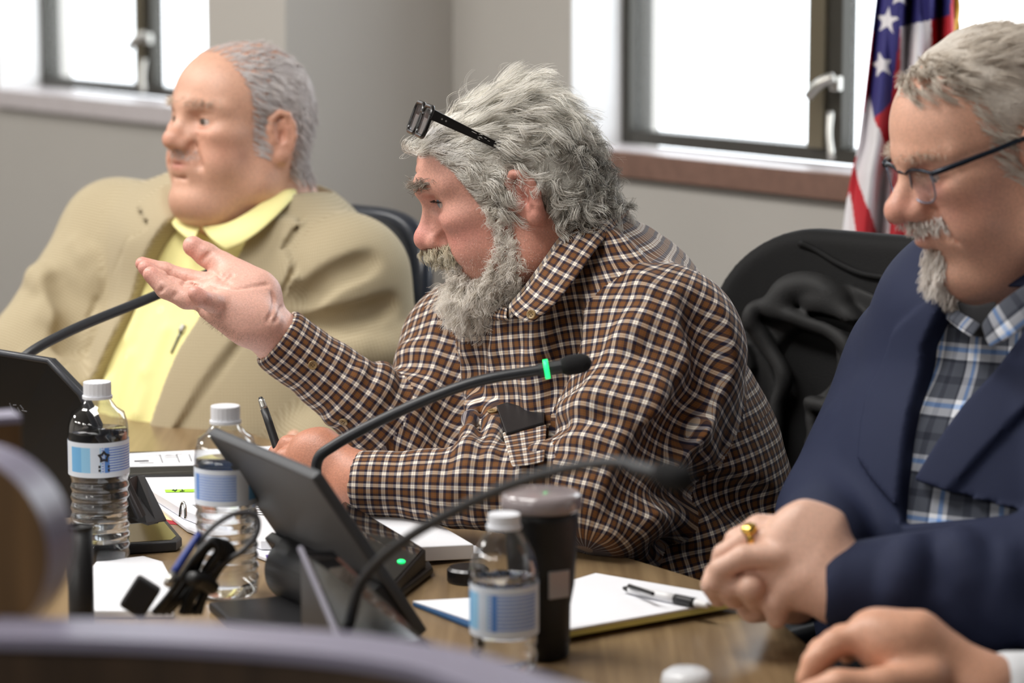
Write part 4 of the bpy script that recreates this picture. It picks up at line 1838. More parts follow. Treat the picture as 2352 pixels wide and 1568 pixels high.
# ================================================================== PEOPLE: shared pieces
def limb_uv(V, Fq, regs):
    """regs: list of dict(a,b,side,r,f,rref,v0). choose region per face, cylinder uv in metres"""
    fc = V[Fq].mean(1)
    best = np.full(len(fc), 9.0)
    who = np.zeros(len(fc), int)
    for i, g in enumerate(regs):
        a, b = A(g['a']), A(g['b'])
        ab = b - a
        ln = np.linalg.norm(ab)
        ax = ab / ln
        sd = A(g['side'])
        sd = sd - ax * (sd @ ax)
        sd /= np.linalg.norm(sd)
        ot = np.cross(ax, sd)
        g['fr'] = (a, ax, sd, ot, ln)
        q = fc - a
        t = np.clip((q @ ax) / ln, 0, 1)
        qq = q - np.outer(t * ln, ax)
        d = np.sqrt((qq @ sd) ** 2 + ((qq @ ot) / g.get('f', 1)) ** 2 + (qq @ ax) ** 2) - (g['r'][0] + t * (g['r'][1] - g['r'][0])) + g.get('bias', 0)
        m = d < best
        best[m] = d[m]
        who[m] = i
    uv = np.zeros((len(Fq), 4, 2), np.float32)
    for i, g in enumerate(regs):
        m = who == i
        if not m.any():
            continue
        a, ax, sd, ot, ln = g['fr']
        f = g.get('f', 1)

        def ang(p):
            return np.arctan2((p @ ot) / f, p @ sd)
        pc = fc[m] - a
        ac = ang(pc)
        for c in range(4):
            p = V[Fq[m, c]] - a
            an = ang(p)
            an = ac + (an - ac + math.pi) % (2 * math.pi) - math.pi
            uv[m, c, 0] = an * g['rref'] + g.get('u0', 0)
            uv[m, c, 1] = (p @ ax) + g.get('v0', 0)
    return uv, who


def wrinkle(S, a, b, side, r0, r1, f, t0, t1, a0, a1, rr, k, sub=False, n=5, dep=.0):
    """fold across a limb: a ridge (or crease) following its surface from angle a0 to a1, t0 to t1"""
    a, b, side = A(a), A(b), A(side)
    ab = b - a
    ln = np.linalg.norm(ab)
    ax = ab / ln
    side = side - ax * (side @ ax)
    side /= np.linalg.norm(side)
    ot = np.cross(ax, side)
    pts, rs = [], []
    for i in range(n):
        s = i / (n - 1)
        t = t0 + (t1 - t0) * s
        an = math.radians(a0 + (a1 - a0) * s)
        r = r0 + (r1 - r0) * t + dep
        pts.append(a + ab * t + (side * math.cos(an) + ot * math.sin(an) * f) * r)
        rs.append(rr * (.35 + .65 * math.sin(math.pi * (.12 + .76 * s))))
    S.chain(pts, rs, k, sub=sub)


def plaid_mat(name, seq_u, seq_v, per_u, per_v, rough=.8, bump=.15, mixf=.5, twill=1200):
    """woven check: warp colours along u, weft colours along v, averaged like cloth"""
    m = bpy.data.materials.new(name)
    N, L = nt(m)
    b = N['Principled BSDF']
    b.inputs['Roughness'].default_value = rough
    b.inputs['Specular IOR Level'].default_value = .2
    b.inputs['Sheen Weight'].default_value = .1
    uv = N.new('ShaderNodeUVMap')
    sp = N.new('ShaderNodeSeparateXYZ')
    L.new(uv.outputs[0], sp.inputs[0])
    cols = []
    for ch, seq, per in (('X', seq_u, per_u), ('Y', seq_v, per_v)):
        d = N.new('ShaderNodeMath')
        d.operation = 'DIVIDE'
        d.inputs[1].default_value = per
        L.new(sp.outputs[ch], d.inputs[0])
        fr_ = N.new('ShaderNodeMath')
        fr_.operation = 'FRACT'
        L.new(d.outputs[0], fr_.inputs[0])
        cr = N.new('ShaderNodeValToRGB')
        cr.color_ramp.interpolation = 'CONSTANT'
        e = cr.color_ramp.elements
        e[0].position, e[0].color = seq[0]
        e[1].position, e[1].color = seq[1]
        for p, c in seq[2:]:
            x = e.new(p)
            x.color = c
        L.new(fr_.outputs[0], cr.inputs['Fac'])
        cols.append(cr)
    mx = N.new('ShaderNodeMix')
    mx.data_type = 'RGBA'
    mx.inputs[0].default_value = mixf
    L.new(cols[0].outputs['Color'], mx.inputs[6])
    L.new(cols[1].outputs['Color'], mx.inputs[7])
    # dark threads win where colours cross: blend with the geometric mean
    ml = N.new('ShaderNodeMix')
    ml.data_type = 'RGBA'
    ml.blend_type = 'MULTIPLY'
    ml.inputs[0].default_value = 1.0
    L.new(cols[0].outputs['Color'], ml.inputs[6])
    L.new(cols[1].outputs['Color'], ml.inputs[7])
    gm = N.new('ShaderNodeGamma')
    gm.inputs['Gamma'].default_value = .5
    L.new(ml.outputs[2], gm.inputs['Color'])
    m3 = N.new('ShaderNodeMix')
    m3.data_type = 'RGBA'
    m3.inputs[0].default_value = .55
    L.new(mx.outputs[2], m3.inputs[6])
    L.new(gm.outputs['Color'], m3.inputs[7])
    L.new(m3.outputs[2], b.inputs['Base Color'])
    tc = N.new('ShaderNodeTexCoord')
    nz = N.new('ShaderNodeTexNoise')
    nz.inputs['Scale'].default_value = twill
    L.new(tc.outputs['Object'], nz.inputs['Vector'])
    bp = N.new('ShaderNodeBump')
    bp.inputs['Strength'].default_value = bump
    bp.inputs['Distance'].default_value = .001
    L.new(nz.outputs['Fac'], bp.inputs['Height'])
    L.new(bp.outputs['Normal'], b.inputs['Normal'])
    return m


def ribbon(name, top, bot, m, parent, n=24, rows=7, th=.0022, bulge=.006, out=None, uv_scale=1.0, uvrot=False, label=None):
    """band of cloth between two smooth edge curves (lists of points), bulged outward from centre 'out'"""
    T = np.array(catmull([tuple(p) for p in top], 8))
    B = np.array(catmull([tuple(p) for p in bot], 8))

    def res(C):
        d = np.r_[0, np.cumsum(np.linalg.norm(np.diff(C, axis=0), axis=1))]
        s = np.linspace(0, d[-1], n)
        return np.stack([np.interp(s, d, C[:, a]) for a in range(3)], 1), d[-1]
    T, lt = res(T)
    B, lb = res(B)
    pts = np.zeros((rows, n, 3))
    uv = np.zeros((rows, n, 2))
    h = np.linalg.norm(T - B, axis=1).mean()
    for r in range(rows):
        s = r / (rows - 1)
        p = T * (1 - s) + B * s
        if out is not None:
            o = p - A(out)
            o /= np.linalg.norm(o, axis=1, keepdims=True)
            p = p + o * (bulge * math.sin(math.pi * s))
        pts[r] = p
        uv[r, :, 0] = np.linspace(0, (lt + lb) / 2, n)
        uv[r, :, 1] = s * h
    if uvrot:
        uv = uv[..., ::-1].copy()
    me = grid_mesh(name, pts, m, uv)
    o = link(name, me, parent, label=label)
    so = o.modifiers.new('thickness', 'SOLIDIFY')
    so.thickness = th
    so.offset = 0
    sb = o.modifiers.new('smooth', 'SUBSURF')
    sb.levels = 1
    sb.render_levels = 1
    return o


def button(parent, c, nrm, r=.0052, m=None):
    bm = BM()
    c = Vector(c)
    lathe(bm, [(0, 0), (r, 0), (r * 1.0, .0016), (r * .82, .0022), (r * .7, .0015), (0, .0013)], c, 18, nrm)
    o = obj('button', bm, m, parent, smooth=True)
    ax = Vector(nrm).normalized()
    u = ax.orthogonal().normalized()
    v = ax.cross(u)
    bm = BM()
    for a, b in ((1, 1), (1, -1), (-1, 1), (-1, -1)):
        lathe(bm, [(0, .0012), (r * .12, .0012), (r * .12, .0018), (0, .0018)], c + (u * a + v * b) * r * .22, 6, nrm)
    obj('thread', bm, mat('thread_brown', srgb(70, 50, 36), .8), o)
    return o


def finger(S, pts, rs, k=.004):
    S.chain(pts, rs, k)


def surf_hit(S, px, py, d0, d1, n=160):
    """first point where the view ray meets the sculpt"""
    r = ray(px, py)
    t = np.linspace(d0, d1, n)
    p = np.array(CAM)[None] + np.outer(t, np.array(r))
    v = S.val(p)
    i = np.argmax(v < 0)
    if v[i] >= 0:
        return None
    return Vector(p[i])


def sdf_normal(S, p):
    p = np.array(p, np.float32)[None]
    e = .002
    g = np.array([(S.val(p + np.eye(3, dtype=np.float32)[a] * e) - S.val(p - np.eye(3, dtype=np.float32)[a] * e))[0] for a in range(3)])
    return Vector(g).normalized()


SKIN = skin_mat('skin_ruddy', .42, .3)


def poly_sd(p2, poly):
    """signed distance to a closed 2D polygon (negative inside)"""
    poly = np.asarray(poly, np.float32)
    n = len(poly)
    d = np.full(len(p2), 9e9, np.float32)
    ins = np.zeros(len(p2), bool)
    for i in range(n):
        a, b = poly[i], poly[(i + 1) % n]
        e = b - a
        w = p2 - a
        t = np.clip((w @ e) / (e @ e + 1e-12), 0, 1)
        d = np.minimum(d, nsq(w - t[:, None] * e))
        c = (a[1] > p2[:, 1]) != (b[1] > p2[:, 1])
        x = a[0] + (p2[:, 1] - a[1]) / (b[1] - a[1] + 1e-12) * (b[0] - a[0])
        ins ^= c & (p2[:, 0] < x)
    d = np.sqrt(d)
    return np.where(ins, -d, d)


def front_poly(S, pix, d0, d1, e1, fallback=None):
    """pixels -> hits on the sculpt -> 2D polygon in the (e1, up) plane"""
    out = []
    for x, y in pix:
        h = surf_hit(S, x, y, d0, d1)
        if h is None:
            h = P(x, y, fallback)
        out.append((h.dot(e1), h.z))
    return out


def cut_poly(S, poly, e1, fw, c0, k=.003):
    e1n, fn_, c0 = A(e1), A(fw), A(c0)
    pc = np.mean(np.array(poly), 0)

    def f(p):
        sd = poly_sd(np.stack([p @ e1n, p[:, 2]], 1), poly)
        return np.maximum(sd, -((p - c0) @ fn_))
    cen = e1n * (pc[0] - c0 @ e1n) + c0
    cen[2] = pc[1]
    S._add('s', f, WORLD, cen + fn_ * .1, math.hypot(.16, np.abs(np.array(poly) - pc).max(0).max() + .01), k)


def raise_poly(S, poly, e1, fw, c0, hgt=.004, soft=.003):
    e1n, fn_, c0 = A(e1), A(fw), A(c0)
    pc = np.mean(np.array(poly), 0)

    def f(p):
        sd = poly_sd(np.stack([p @ e1n, p[:, 2]], 1), poly)
        w = np.clip(.5 - sd / soft, 0, 1)
        return -hgt * w * (((p - c0) @ fn_) > 0)
    cen = e1n * (pc[0] - c0 @ e1n) + c0
    cen[2] = pc[1]
    S.disp(f, cen + fn_ * .1, math.hypot(.16, np.abs(np.array(poly) - pc).max(0).max() + .01))


def short_hair(name, parent, fr, S, V, VN, mask, n, flow, length, m, rng, rad=.0003, lift=.3, clump=14, curl=.0008, K=8, spread=.0018, jitter=.15):
    q = fr.loc(V, False)
    qn = VN @ fr.R
    ii = scatter(V, VN, mask, n, rng)
    ln = length if callable(length) else (lambda p: np.full(len(p), length))
    pp = grow(fr, q[ii], qn[ii], flow, ln, K, curl, .6, clump, rng, lift=lift, jitter=jitter, sdf=S, gap=.0008, spread=spread)
    return strands(name, pp, rad, m, parent)


def sgn_(x):
    return np.where(x >= 0, 1.0, -1.0)


def head_masks(fr, V, VN):
    q = fr.loc(V, False)
    al = np.abs(q[:, 1])
    near = (np.abs(q[:, 0]) < .14) & (al < .12) & (q[:, 2] > -.15) & (q[:, 2] < .17)
    ear = (al > .0765) & (np.abs(q[:, 0] + .012) < .028) & (q[:, 2] < .040) & (q[:, 2] > -.045)
    return q, al, near, ear
# ================================================================== BEARDED MAN IN THE CHECKED SHIRT
mid = thing('person', 'grey bearded man in brown checked shirt raising an open palm', 'person', (.2, 3.36, 0))
mfr = head_frame(P(1198, 447, 3.25), 91, 17, 0, (1.02, .97, .95))
bf = Vector((-.848, -.53, 0))
bd = Vector((.53, -.848, 0))
NB = P(1300, 640, 3.33)
mhead = dict(fold=.008, rear=.014, flat=.010, nose=.0, nosew=1.12, brow=.009, fore=.009, eyeu=.006, ndrop=.004, bag=1, jowl=.004, cheek=.003, open=.0054, eyel=.0025, crease=[(.060, 1), (.071, 1)], crow=(.006, .0, -.006), ear=.94, chin=.002)
HS = Sdf()
head_ops(HS, mfr, mhead)
HS.cone(mfr.wld([[-.022, 0, -.03]])[0], NB, .064, .072, .035)
HS.cone(mfr.wld([[.02, 0, -.075]])[0], P(1245, 650, 3.28), .045, .055, .03)
# mole on the cheek and bump on the nose
HS.ell((.078, .0455, -.016), (.0035, .0035, .0045), .003, mfr)
HS.ell((.104, .0165, -.006), (.0025, .0025, .0025), .003, mfr)

LSH, LEL, LWR = P(1528, 800, 3.17), P(1400, 1128, 3.10), P(838, 1112, 3.15)
RSH, REL, RWR = P(1075, 815, 3.48), P(965, 1022, 3.41), P(640, 778, 3.35)
PEL, WAI, CHE = P(1510, 1440, 3.37), P(1425, 1090, 3.35), P(1330, 820, 3.335)

BS = Sdf()
BS.ops = list(HS.ops)
# slim torso and arms beneath the shirt
BS.ecap(NB, CHE, bd, .055, .13, .8, .7, .04)
BS.ecap(CHE, WAI, bd, .15, .16, .7, .75, .04)
BS.ecap(WAI, PEL, bd, .16, .165, .75, .8, .04)
BS.chain([CHE + bd * .1 + UP * .03, LSH, LEL + UP * .004, LWR], [.05, .050, .027, .027], .015)
BS.chain([CHE - bd * .1 + UP * .02, RSH, REL + UP * .01, RWR], [.05, .05, .028, .028], .015)

# --- raised right hand, palm up: every joint placed in space
hd = 3.335


def HP(x, y, dz=0.0):
    return P(x, y, hd + dz)


fw_ = (HP(450, 640, .02) - RWR).normalized()
# wrist to palm
BS.ecap(RWR, HP(585, 722, .0), (UP * .75 + Vector((0, .65, 0))), .030, .037, .72, .60, .02)
BS.ecap(HP(588, 722, 0), HP(500, 672, .002), (UP * .70 + Vector((.1, .7, 0))), .038, .040, .55, .40, .02, e=.4)
# heel and thenar / hypothenar pads
BS.ecap(HP(590, 668, .022), HP(520, 628, .038), (UP, )[0], .024, .019, .8, .8, .016)
BS.ecap(HP(600, 745, -.022), HP(515, 705, -.028), UP, .022, .017, .8, .8, .016)
# thumb
finger(BS, [HP(552, 640, .038), HP(508, 607, .044), HP(474, 585, .046), HP(446, 567, .045)], [.0190, .0138, .0130, .0118], .008)
BS.ell(HP(441, 563, .044), (.0105, .0105, .0105), .005)
# index (far), middle, ring (near), little finger pointing at the lens
finger(BS, [HP(505, 655, .030), HP(432, 640, .034), HP(378, 622, .034), HP(327, 606, .030)], [.0140, .0108, .0100, .0086], .005)
finger(BS, [HP(490, 668, .010), HP(418, 668, .010), HP(366, 643, .010), HP(334, 615, .008)], [.0140, .0118, .0110, .0092], .005)
finger(BS, [HP(492, 688, -.012), HP(428, 686, -.020), HP(380, 664, -.020), HP(346, 630, -.018)], [.0140, .0118, .0110, .0094], .004)
finger(BS, [HP(512, 700, -.026), HP(486, 694, -.050), HP(460, 684, -.064), HP(448, 673, -.068)], [.0130, .0108, .0100, .0085], .005)
# palm creases, finger joints and wrist folds traced on the surface
_cr = []
for line, rr in (([(488, 656), (512, 662), (535, 664), (586, 657), (614, 654)], .0013), ([(426, 649), (452, 656), (470, 664), (490, 668)], .0011), ([(494, 625), (508, 640), (530, 652)], .0009),
                 ([(482, 580), (471, 590), (462, 600)], .0012), ([(428, 641), (423, 648), (419, 655)], .0010), ([(390, 625), (386, 632)], .0009), ([(624, 672), (629, 690), (626, 712), (614, 738)], .0013),
                 ([(647, 705), (640, 722), (628, 742)], .0011), ([(502, 646), (520, 630)], .0007), ([(515, 648), (534, 632)], .0007), ([(378, 660), (366, 672)], .0009), ([(405, 672), (396, 684)], .0009)):
    hp = [surf_hit(BS, x, y, 3.15, 3.5, 240) for x, y in line]
    hp = [p for p in hp if p is not None]
    if len(hp) > 1:
        _cr.append(([tuple(p) for p in catmull([tuple(h_) for h_ in hp], 3)], rr))
for pts_, rr in _cr:
    BS.chain(pts_, rr, .0035, sub=True)

# --- left hand resting on the desk, holding a pen
def LP(x, y, dz=0.0):
    return P(x, y, 3.17 + dz)


BS.ecap(LWR, LP(735, 1082, 0.01), (UP * .9 + Vector((.3, 0, 0))), .031, .042, .75, .62, .02, e=.6)
BS.ell(LP(722, 1048, .012), (.030, .026, .030), .02)
BS.ell(LP(705, 1020, .020), (.014, .013, .011), .012)
finger(BS, [LP(700, 1022, .03), LP(662, 1022, .045), LP(640, 1052, .05), LP(634, 1085, .048)], [.0125, .0105, .0095, .0082], .006)
finger(BS, [LP(700, 1048, .012), LP(655, 1052, .025), LP(640, 1085, .03), LP(655, 1110, .03)], [.013, .0108, .0098, .0088], .006)
finger(BS, [LP(705, 1075, .0), LP(665, 1082, .01), LP(655, 1112, .014), LP(675, 1130, .014)], [.013, .0108, .0098, .0088], .006)
finger(BS, [LP(720, 1100, -.008), LP(685, 1108, 0), LP(678, 1130, .004), LP(695, 1142, .004)], [.0125, .0100, .0092, .0082], .006)
finger(BS, [LP(745, 1035, .045), LP(700, 1035, .058), LP(660, 1030, .062), LP(634, 1040, .060)], [.016, .0125, .0112, .0095], .008)

_lo = np.array([-.48, 2.95, .70])
_hi = np.array([.52, 3.75, 1.52])
V, Fq = BS.mesh(.0021, _lo, _hi, 1)
V, Fq = biggest(V, Fq)
col = skin_colour(V, mfr, srgb(216, 161, 143)[:3], srgb(196, 114, 108)[:3], srgb(172, 104, 98)[:3], dict(nose=1.0, cheek=1.1))
# tanned, sun-reddened left hand; pale pink palm of the raised hand; reddened neck
wl = np.clip(gss(V, LP(740, 1080, .01), (.10, .10, .07)) * 1.6, 0, 1)
col = rgbmix(col, srgb(188, 128, 102)[:3], wl * .9)
wr = np.clip(gss(V, HP(500, 670, 0), (.13, .12, .09)) * 1.8, 0, 1)
col = rgbmix(col, srgb(222, 174, 158)[:3], wr)
tip = sum(gss(V, q, (.014, .014, .014)) for q in (HP(325, 606, .03), HP(332, 616, .008), HP(346, 632, -.018), HP(446, 566, .045), HP(452, 676, -.066)))
col = rgbmix(col, srgb(214, 138, 126)[:3], np.clip(tip, 0, 1) * .7)
neck = np.clip(gss(V, P(1240, 590, 3.24), (.06, .1, .06)) * 1.2, 0, 1)
col = rgbmix(col, srgb(204, 134, 110)[:3], neck * .6)
mid_body = sdf_obj('body', V, Fq, SKIN, mid, col)
VN = vnormals(V, Fq)
for sgn in (1, -1):
    eye_obj(mfr, sgn, mid, (1, .22, .12), srgb(92, 112, 128), .006)

# --- fingernails on the raised hand
M_NAIL = mat('fingernail', srgb(226, 186, 172), .25)

# --- shirt
SH = Sdf()
LUr, LFr = (.084, .072), (.062, .040)
RUr, RFr = (.082, .066), (.060, .036)
SH.ecap(PEL, WAI, bd, .222, .215, .80, .76, .05)
SH.ecap(WAI, CHE, bd, .212, .190, .76, .68, .06)
SH.ell(P(1425, 730, 3.37), (.108, .115, .105), .05)
SH.ell(P(1330, 720, 3.34), (.11, .10, .085), .05)
SH.ecap(CHE + bd * .03 + UP * .02, LSH, UP, .115, .082, .9, .9, .05)
SH.ecap(CHE - bd * .03 + UP * .02, RSH, UP, .10, .080, .9, .9, .05)
asd = Vector((0, -1, 0))
SH.ecap(LSH, LEL, asd, LUr[0], LUr[1], 1.0, .95, .03)
SH.ecap(LEL, LWR + (LEL - LWR).normalized() * .07, asd, LFr[0] + .004, .043, .95, .95, .02)
CUF = LWR + (LEL - LWR).normalized() * .072
SH.ecap(CUF, LWR - (LEL - LWR).normalized() * .002, asd, .0400, .0395, .95, .95, .006, e=.5)
SH.ecap(RSH, REL, asd, RUr[0], RUr[1], 1.0, 1.0, .03)
rdir = (REL - RWR).normalized()
SH.ecap(REL, RWR + rdir * .075, asd, RFr[0], .044, 1.0, .95, .02)
SH.ecap(RWR + rdir * .078, RWR + rdir * .004, asd, .0415, .0410, .95, .95, .005, e=.5)
# near sleeve folds
rng = np.random.default_rng(11)
for k in range(16):
    t0 = rng.uniform(.02, .95)
    a0 = rng.uniform(-70, 60)
    wrinkle(SH, LEL, LWR + (LEL - LWR).normalized() * .08, asd, LFr[0], .043, .95, t0, t0 + rng.uniform(-.10, .14), a0, a0 + rng.uniform(50, 110), rng.uniform(.005, .009), .014, dep=-.004)
for k in range(10):
    t0 = rng.uniform(.5, .98)
    a0 = rng.uniform(-100, 60)
    wrinkle(SH, LSH, LEL, asd, LUr[0], LUr[1], 1, t0, t0 + rng.uniform(-.22, .1), a0, a0 + rng.uniform(40, 90), rng.uniform(.006, .010), .018, dep=-.006)
for k in range(5):
    t0 = rng.uniform(.0, .5)
    a0 = rng.uniform(-100, 60)
    wrinkle(SH, LSH, LEL, asd, LUr[0], LUr[1], 1, t0, t0 + .25, a0, a0 + rng.uniform(-30, 30), rng.uniform(.006, .010), .025, dep=-.006)
# far sleeve folds
for k in range(22):
    t0 = rng.uniform(.0, .95)
    a0 = rng.uniform(-90, 60)
    wrinkle(SH, REL, RWR + rdir * .08, asd, RFr[0], .044, 1, t0, t0 + rng.uniform(-.12, .16), a0, a0 + rng.uniform(50, 120), rng.uniform(.004, .008), .012, dep=-.004)
for k in range(8):
    t0 = rng.uniform(.3, .98)
    a0 = rng.uniform(-100, 40)
    wrinkle(SH, RSH, REL, asd, RUr[0], RUr[1], 1, t0, t0 + rng.uniform(-.2, .1), a0, a0 + rng.uniform(40, 90), rng.uniform(.006, .010), .018, dep=-.006)
# folds radiating over the back and belly, crease at the waist
for (pts, rr, kk, sub) in (
        ([(1600, 700), (1640, 860), (1560, 960)], .010, .03, True),
        ([(1575, 950), (1500, 1050), (1440, 1180)], .012, .03, True),
        ([(1500, 1130), (1640, 1130), (1780, 1180)], .011, .025, True),
        ([(1430, 1180), (1560, 1200), (1700, 1290)], .010, .022, False),
        ([(1400, 1220), (1500, 1290), (1600, 1320)], .008, .02, False),
        ([(1300, 700), (1290, 800), (1250, 900)], .008, .025, True),
        ([(1250, 760), (1230, 860), (1240, 960)], .006, .02, False),
        ([(1020, 720), (1035, 850), (1030, 1000)], .010, .03, True),
        ([(1085, 760), (1090, 900), (1070, 1030)], .007, .02, False),
        ([(1380, 540), (1450, 600), (1490, 680)], .006, .02, False)):
    pp = []
    for x, y in pts:
        h = surf_hit(SH, x, y, 2.9, 3.6)
        if h is not None:
            pp.append(h + (FW * -.002 if sub else FW * .004))
    if len(pp) > 1:
        SH.chain([tuple(p) for p in catmull([tuple(q) for q in pp], 4)], rr, kk, sub=sub)
# raised placket, cuffs' hollow, opening for neck and hands
pl = [surf_hit(SH, x, y, 2.9, 3.6) for x, y in ((1168, 715), (1150, 800), (1135, 930), (1128, 1060))]
pl = [p for p in pl if p is not None]
SH.chain([tuple(p + FW * .0115) for p in pl], .014, .004)
HOL = (.031, .0305)
SH.cone(LWR - (LEL - LWR).normalized() * .03, LWR + (LEL - LWR).normalized() * .03, .0325, .0325, .002, sub=True)
SH.cone(RWR - rdir * .03, RWR + rdir * .035, .0335, .0335, .002, sub=True)
SH.cone(NB + (NB - CHE).normalized() * .10 - bf * 0.0, NB - (NB - CHE).normalized() * .03, .085, .070, .006, sub=True)
V2, F2 = SH.mesh(.0026, np.array([-.42, 2.8, .68]), np.array([.62, 3.85, 1.36]), 2)
V2, F2 = biggest(V2, F2)
V2 = V2 + (noise3(V2, 22)[:, None] * .0016 + noise3(V2, 55)[:, None] * .0008) * vnormals(V2, F2)
regs = [dict(a=PEL, b=WAI, side=bf, r=(.17, .165), f=1.28, rref=.195, v0=0.0),
        dict(a=WAI, b=CHE + UP * .1, side=bf, r=(.16, .14), f=1.30, rref=.19, v0=(WAI - PEL).length),
        dict(a=LSH, b=LEL, side=asd, r=LUr, rref=.078, v0=.5, u0=.01, bias=-.012),
        dict(a=LEL, b=LWR, side=asd, r=LFr, rref=.05, v0=.5 + (LEL - LSH).length, u0=.01, bias=-.006),
        dict(a=RSH, b=REL, side=asd, r=RUr, rref=.074, v0=.9, bias=-.012),
        dict(a=REL, b=RWR, side=asd, r=RFr, rref=.048, v0=.9 + (REL - RSH).length, bias=-.006)]
uv2, who = limb_uv(V2, F2, regs)
CW, CN, CB, CT = srgb(240, 234, 222), srgb(28, 25, 44), srgb(112, 72, 38), srgb(176, 132, 98)
seq = [(0, CW), (.15, CT), (.18, CW), (.30, CN), (.42, CB), (.62, srgb(150, 104, 60)), (.645, CB), (.86, CN)]
seq = [(0, CW), (.11, CT), (.14, CW), (.25, srgb(130, 104, 90)), (.28, CN), (.45, CB), (.62, srgb(140, 96, 56)), (.64, CB), (.80, CN), (.97, srgb(130, 104, 90))]
M_PLAID = plaid_mat('brown_check_cloth', seq, seq, .0168, .0168)
shirt = sdf_obj('shirt', V2, F2, M_PLAID, mid, uv=uv2, label='brown, navy and cream checked shirt')

# collar leaves (button-down)
CEN = P(1285, 590, 3.30)


def CP(x, y, d):
    return P(x, y, d)


near_top = [CP(1168, 705, 3.19), CP(1205, 668, 3.175), CP(1252, 602, 3.175), CP(1305, 530, 3.20), CP(1352, 482, 3.25), CP(1388, 456, 3.31)]
near_bot = [CP(1222, 742, 3.150), CP(1268, 706, 3.135), CP(1316, 648, 3.135), CP(1366, 578, 3.16), CP(1412, 522, 3.21), CP(1446, 492, 3.29)]
ribbon('collar', near_top, near_bot, M_PLAID, shirt, 40, 8, .003, .008, CEN)
far_top = [CP(1166, 708, 3.20), CP(1120, 690, 3.27), CP(1110, 660, 3.36), CP(1180, 600, 3.45), CP(1290, 520, 3.45), CP(1388, 456, 3.33)]
far_bot = [CP(1172, 736, 3.195), CP(1108, 728, 3.26), CP(1080, 690, 3.38), CP(1160, 630, 3.49), CP(1300, 540, 3.50), CP(1446, 492, 3.30)]
ribbon('collar', far_top, far_bot, M_PLAID, shirt, 40, 8, .003, .006, CEN)
# inner collar stand
st_top = [CP(1168, 700, 3.20), CP(1205, 655, 3.19), CP(1250, 592, 3.185), CP(1300, 524, 3.205), CP(1386, 452, 3.32)]
st_bot = [CP(1172, 735, 3.20), CP(1215, 700, 3.19), CP(1270, 640, 3.185), CP(1325, 570, 3.20), CP(1400, 490, 3.32)]
ribbon('collar_stand', st_top, st_bot, M_PLAID, shirt, 30, 5, .002, .002, CEN)
# buttons
M_BTN = mat('horn_button', srgb(150, 124, 84), .25, noise=.3, nscale=300)
for x, y in ((1166, 783), (1131, 945), (718, 838), (789, 968)):
    h = surf_hit(SH, x, y, 2.9, 3.6)
    if h is not None:
        button(shirt, h, sdf_normal(SH, h), .0056, M_BTN)
button(shirt, CP(1221, 722, 3.132), (-.45, -.85, .2), .0056, M_BTN)
# chest pocket with a black phone case in it: a flat panel fitted to the chest
_pts = []
for x in (1148, 1175, 1205, 1228):
    for y in (950, 985, 1020, 1050):
        h = surf_hit(SH, x, y, 2.9, 3.6)
        if h is not None:
            _pts.append((x, y, (h - CAM).dot(FW)))
_pts = np.array(_pts)
_co = np.linalg.lstsq(np.c_[np.ones(len(_pts)), _pts[:, :2]], _pts[:, 2], rcond=None)[0]


def CHP(x, y, off):
    return P(x, y, _co[0] + _co[1] * x + _co[2] * y + off)


_nr = (CHP(1240, 950, 0) - CHP(1150, 950, 0)).cross(CHP(1150, 1040, 0) - CHP(1150, 950, 0)).normalized()
_nr = -_nr if _nr.y > 0 else _nr
ccase = thing('phone_case', 'black leather phone case tucked in the checked shirt pocket', 'phone case', CHP(1195, 960, -.01))
bm = BM()
cq = [CHP(x, y, -.009) for x, y in ((1141, 946), (1256, 908), (1250, 985), (1164, 1010))]
prism(bm, cq, _nr * .008, .002, 3)
obj('case', bm, mat('case_leather', srgb(20, 20, 24), .45), ccase)
bm = BM()
tube(bm, [CHP(1145, 951, -.018), CHP(1200, 933, -.018), CHP(1254, 914, -.018)], .0007, 6, 4)
obj('stitching', bm, mat('dark_thread', srgb(60, 60, 62), .7), ccase)
ribbon('pocket', [CHP(1153, 993, -.021), CHP(1205, 983, -.022), CHP(1256, 974, -.021)], [CHP(1176, 1072, -.014), CHP(1215, 1068, -.014), CHP(1250, 1060, -.014)], M_PLAID, shirt, 16, 7, .002, .0)

# trousers: seat and thighs under the desk, lower legs to the floor
M_TROU = mat('dark_denim', srgb(36, 42, 58), .85, noise=.15, nscale=300)
TR = Sdf()
hipL, hipR = PEL + bd * .10 - UP * .06, PEL - bd * .10 - UP * .06
knL, knR = hipL + bf * .42 + UP * .02, hipR + bf * .42 + UP * .02
for hp, kn in ((hipL, knL), (hipR, knR)):
    TR.cone(hp, kn, .095, .07, .04)
    ft = Vector((kn.x, kn.y, .10)) + bf * .02
    TR.cone(kn, ft, .068, .055, .03)
    TR.ecap(ft - UP * .05, ft - UP * .05 + bf * .16, bd, .048, .045, .8, .8, .02)
TR.ecap(PEL - UP * .08, PEL + UP * .02, bd, .18, .17, .75, .75, .05)
V3, F3 = TR.mesh(.008, np.array(PEL) - np.array([.85, .75, PEL.z]), np.array(PEL) + np.array([.5, .5, .2]), 1)
sdf_obj('trousers', V3, F3, M_TROU, mid)

# pen in the left hand
pen_between('black and silver pen held upright by the bearded man', P(598, 912, 3.235), P(652, 1075, 3.215),
            [('tip', 0, .03, .0022, .0030, M_BLK), ('collar', .03, .17, .0036, .0046, M_STEEL), ('barrel', .17, 1, .0047, .0052, M_BLK)])
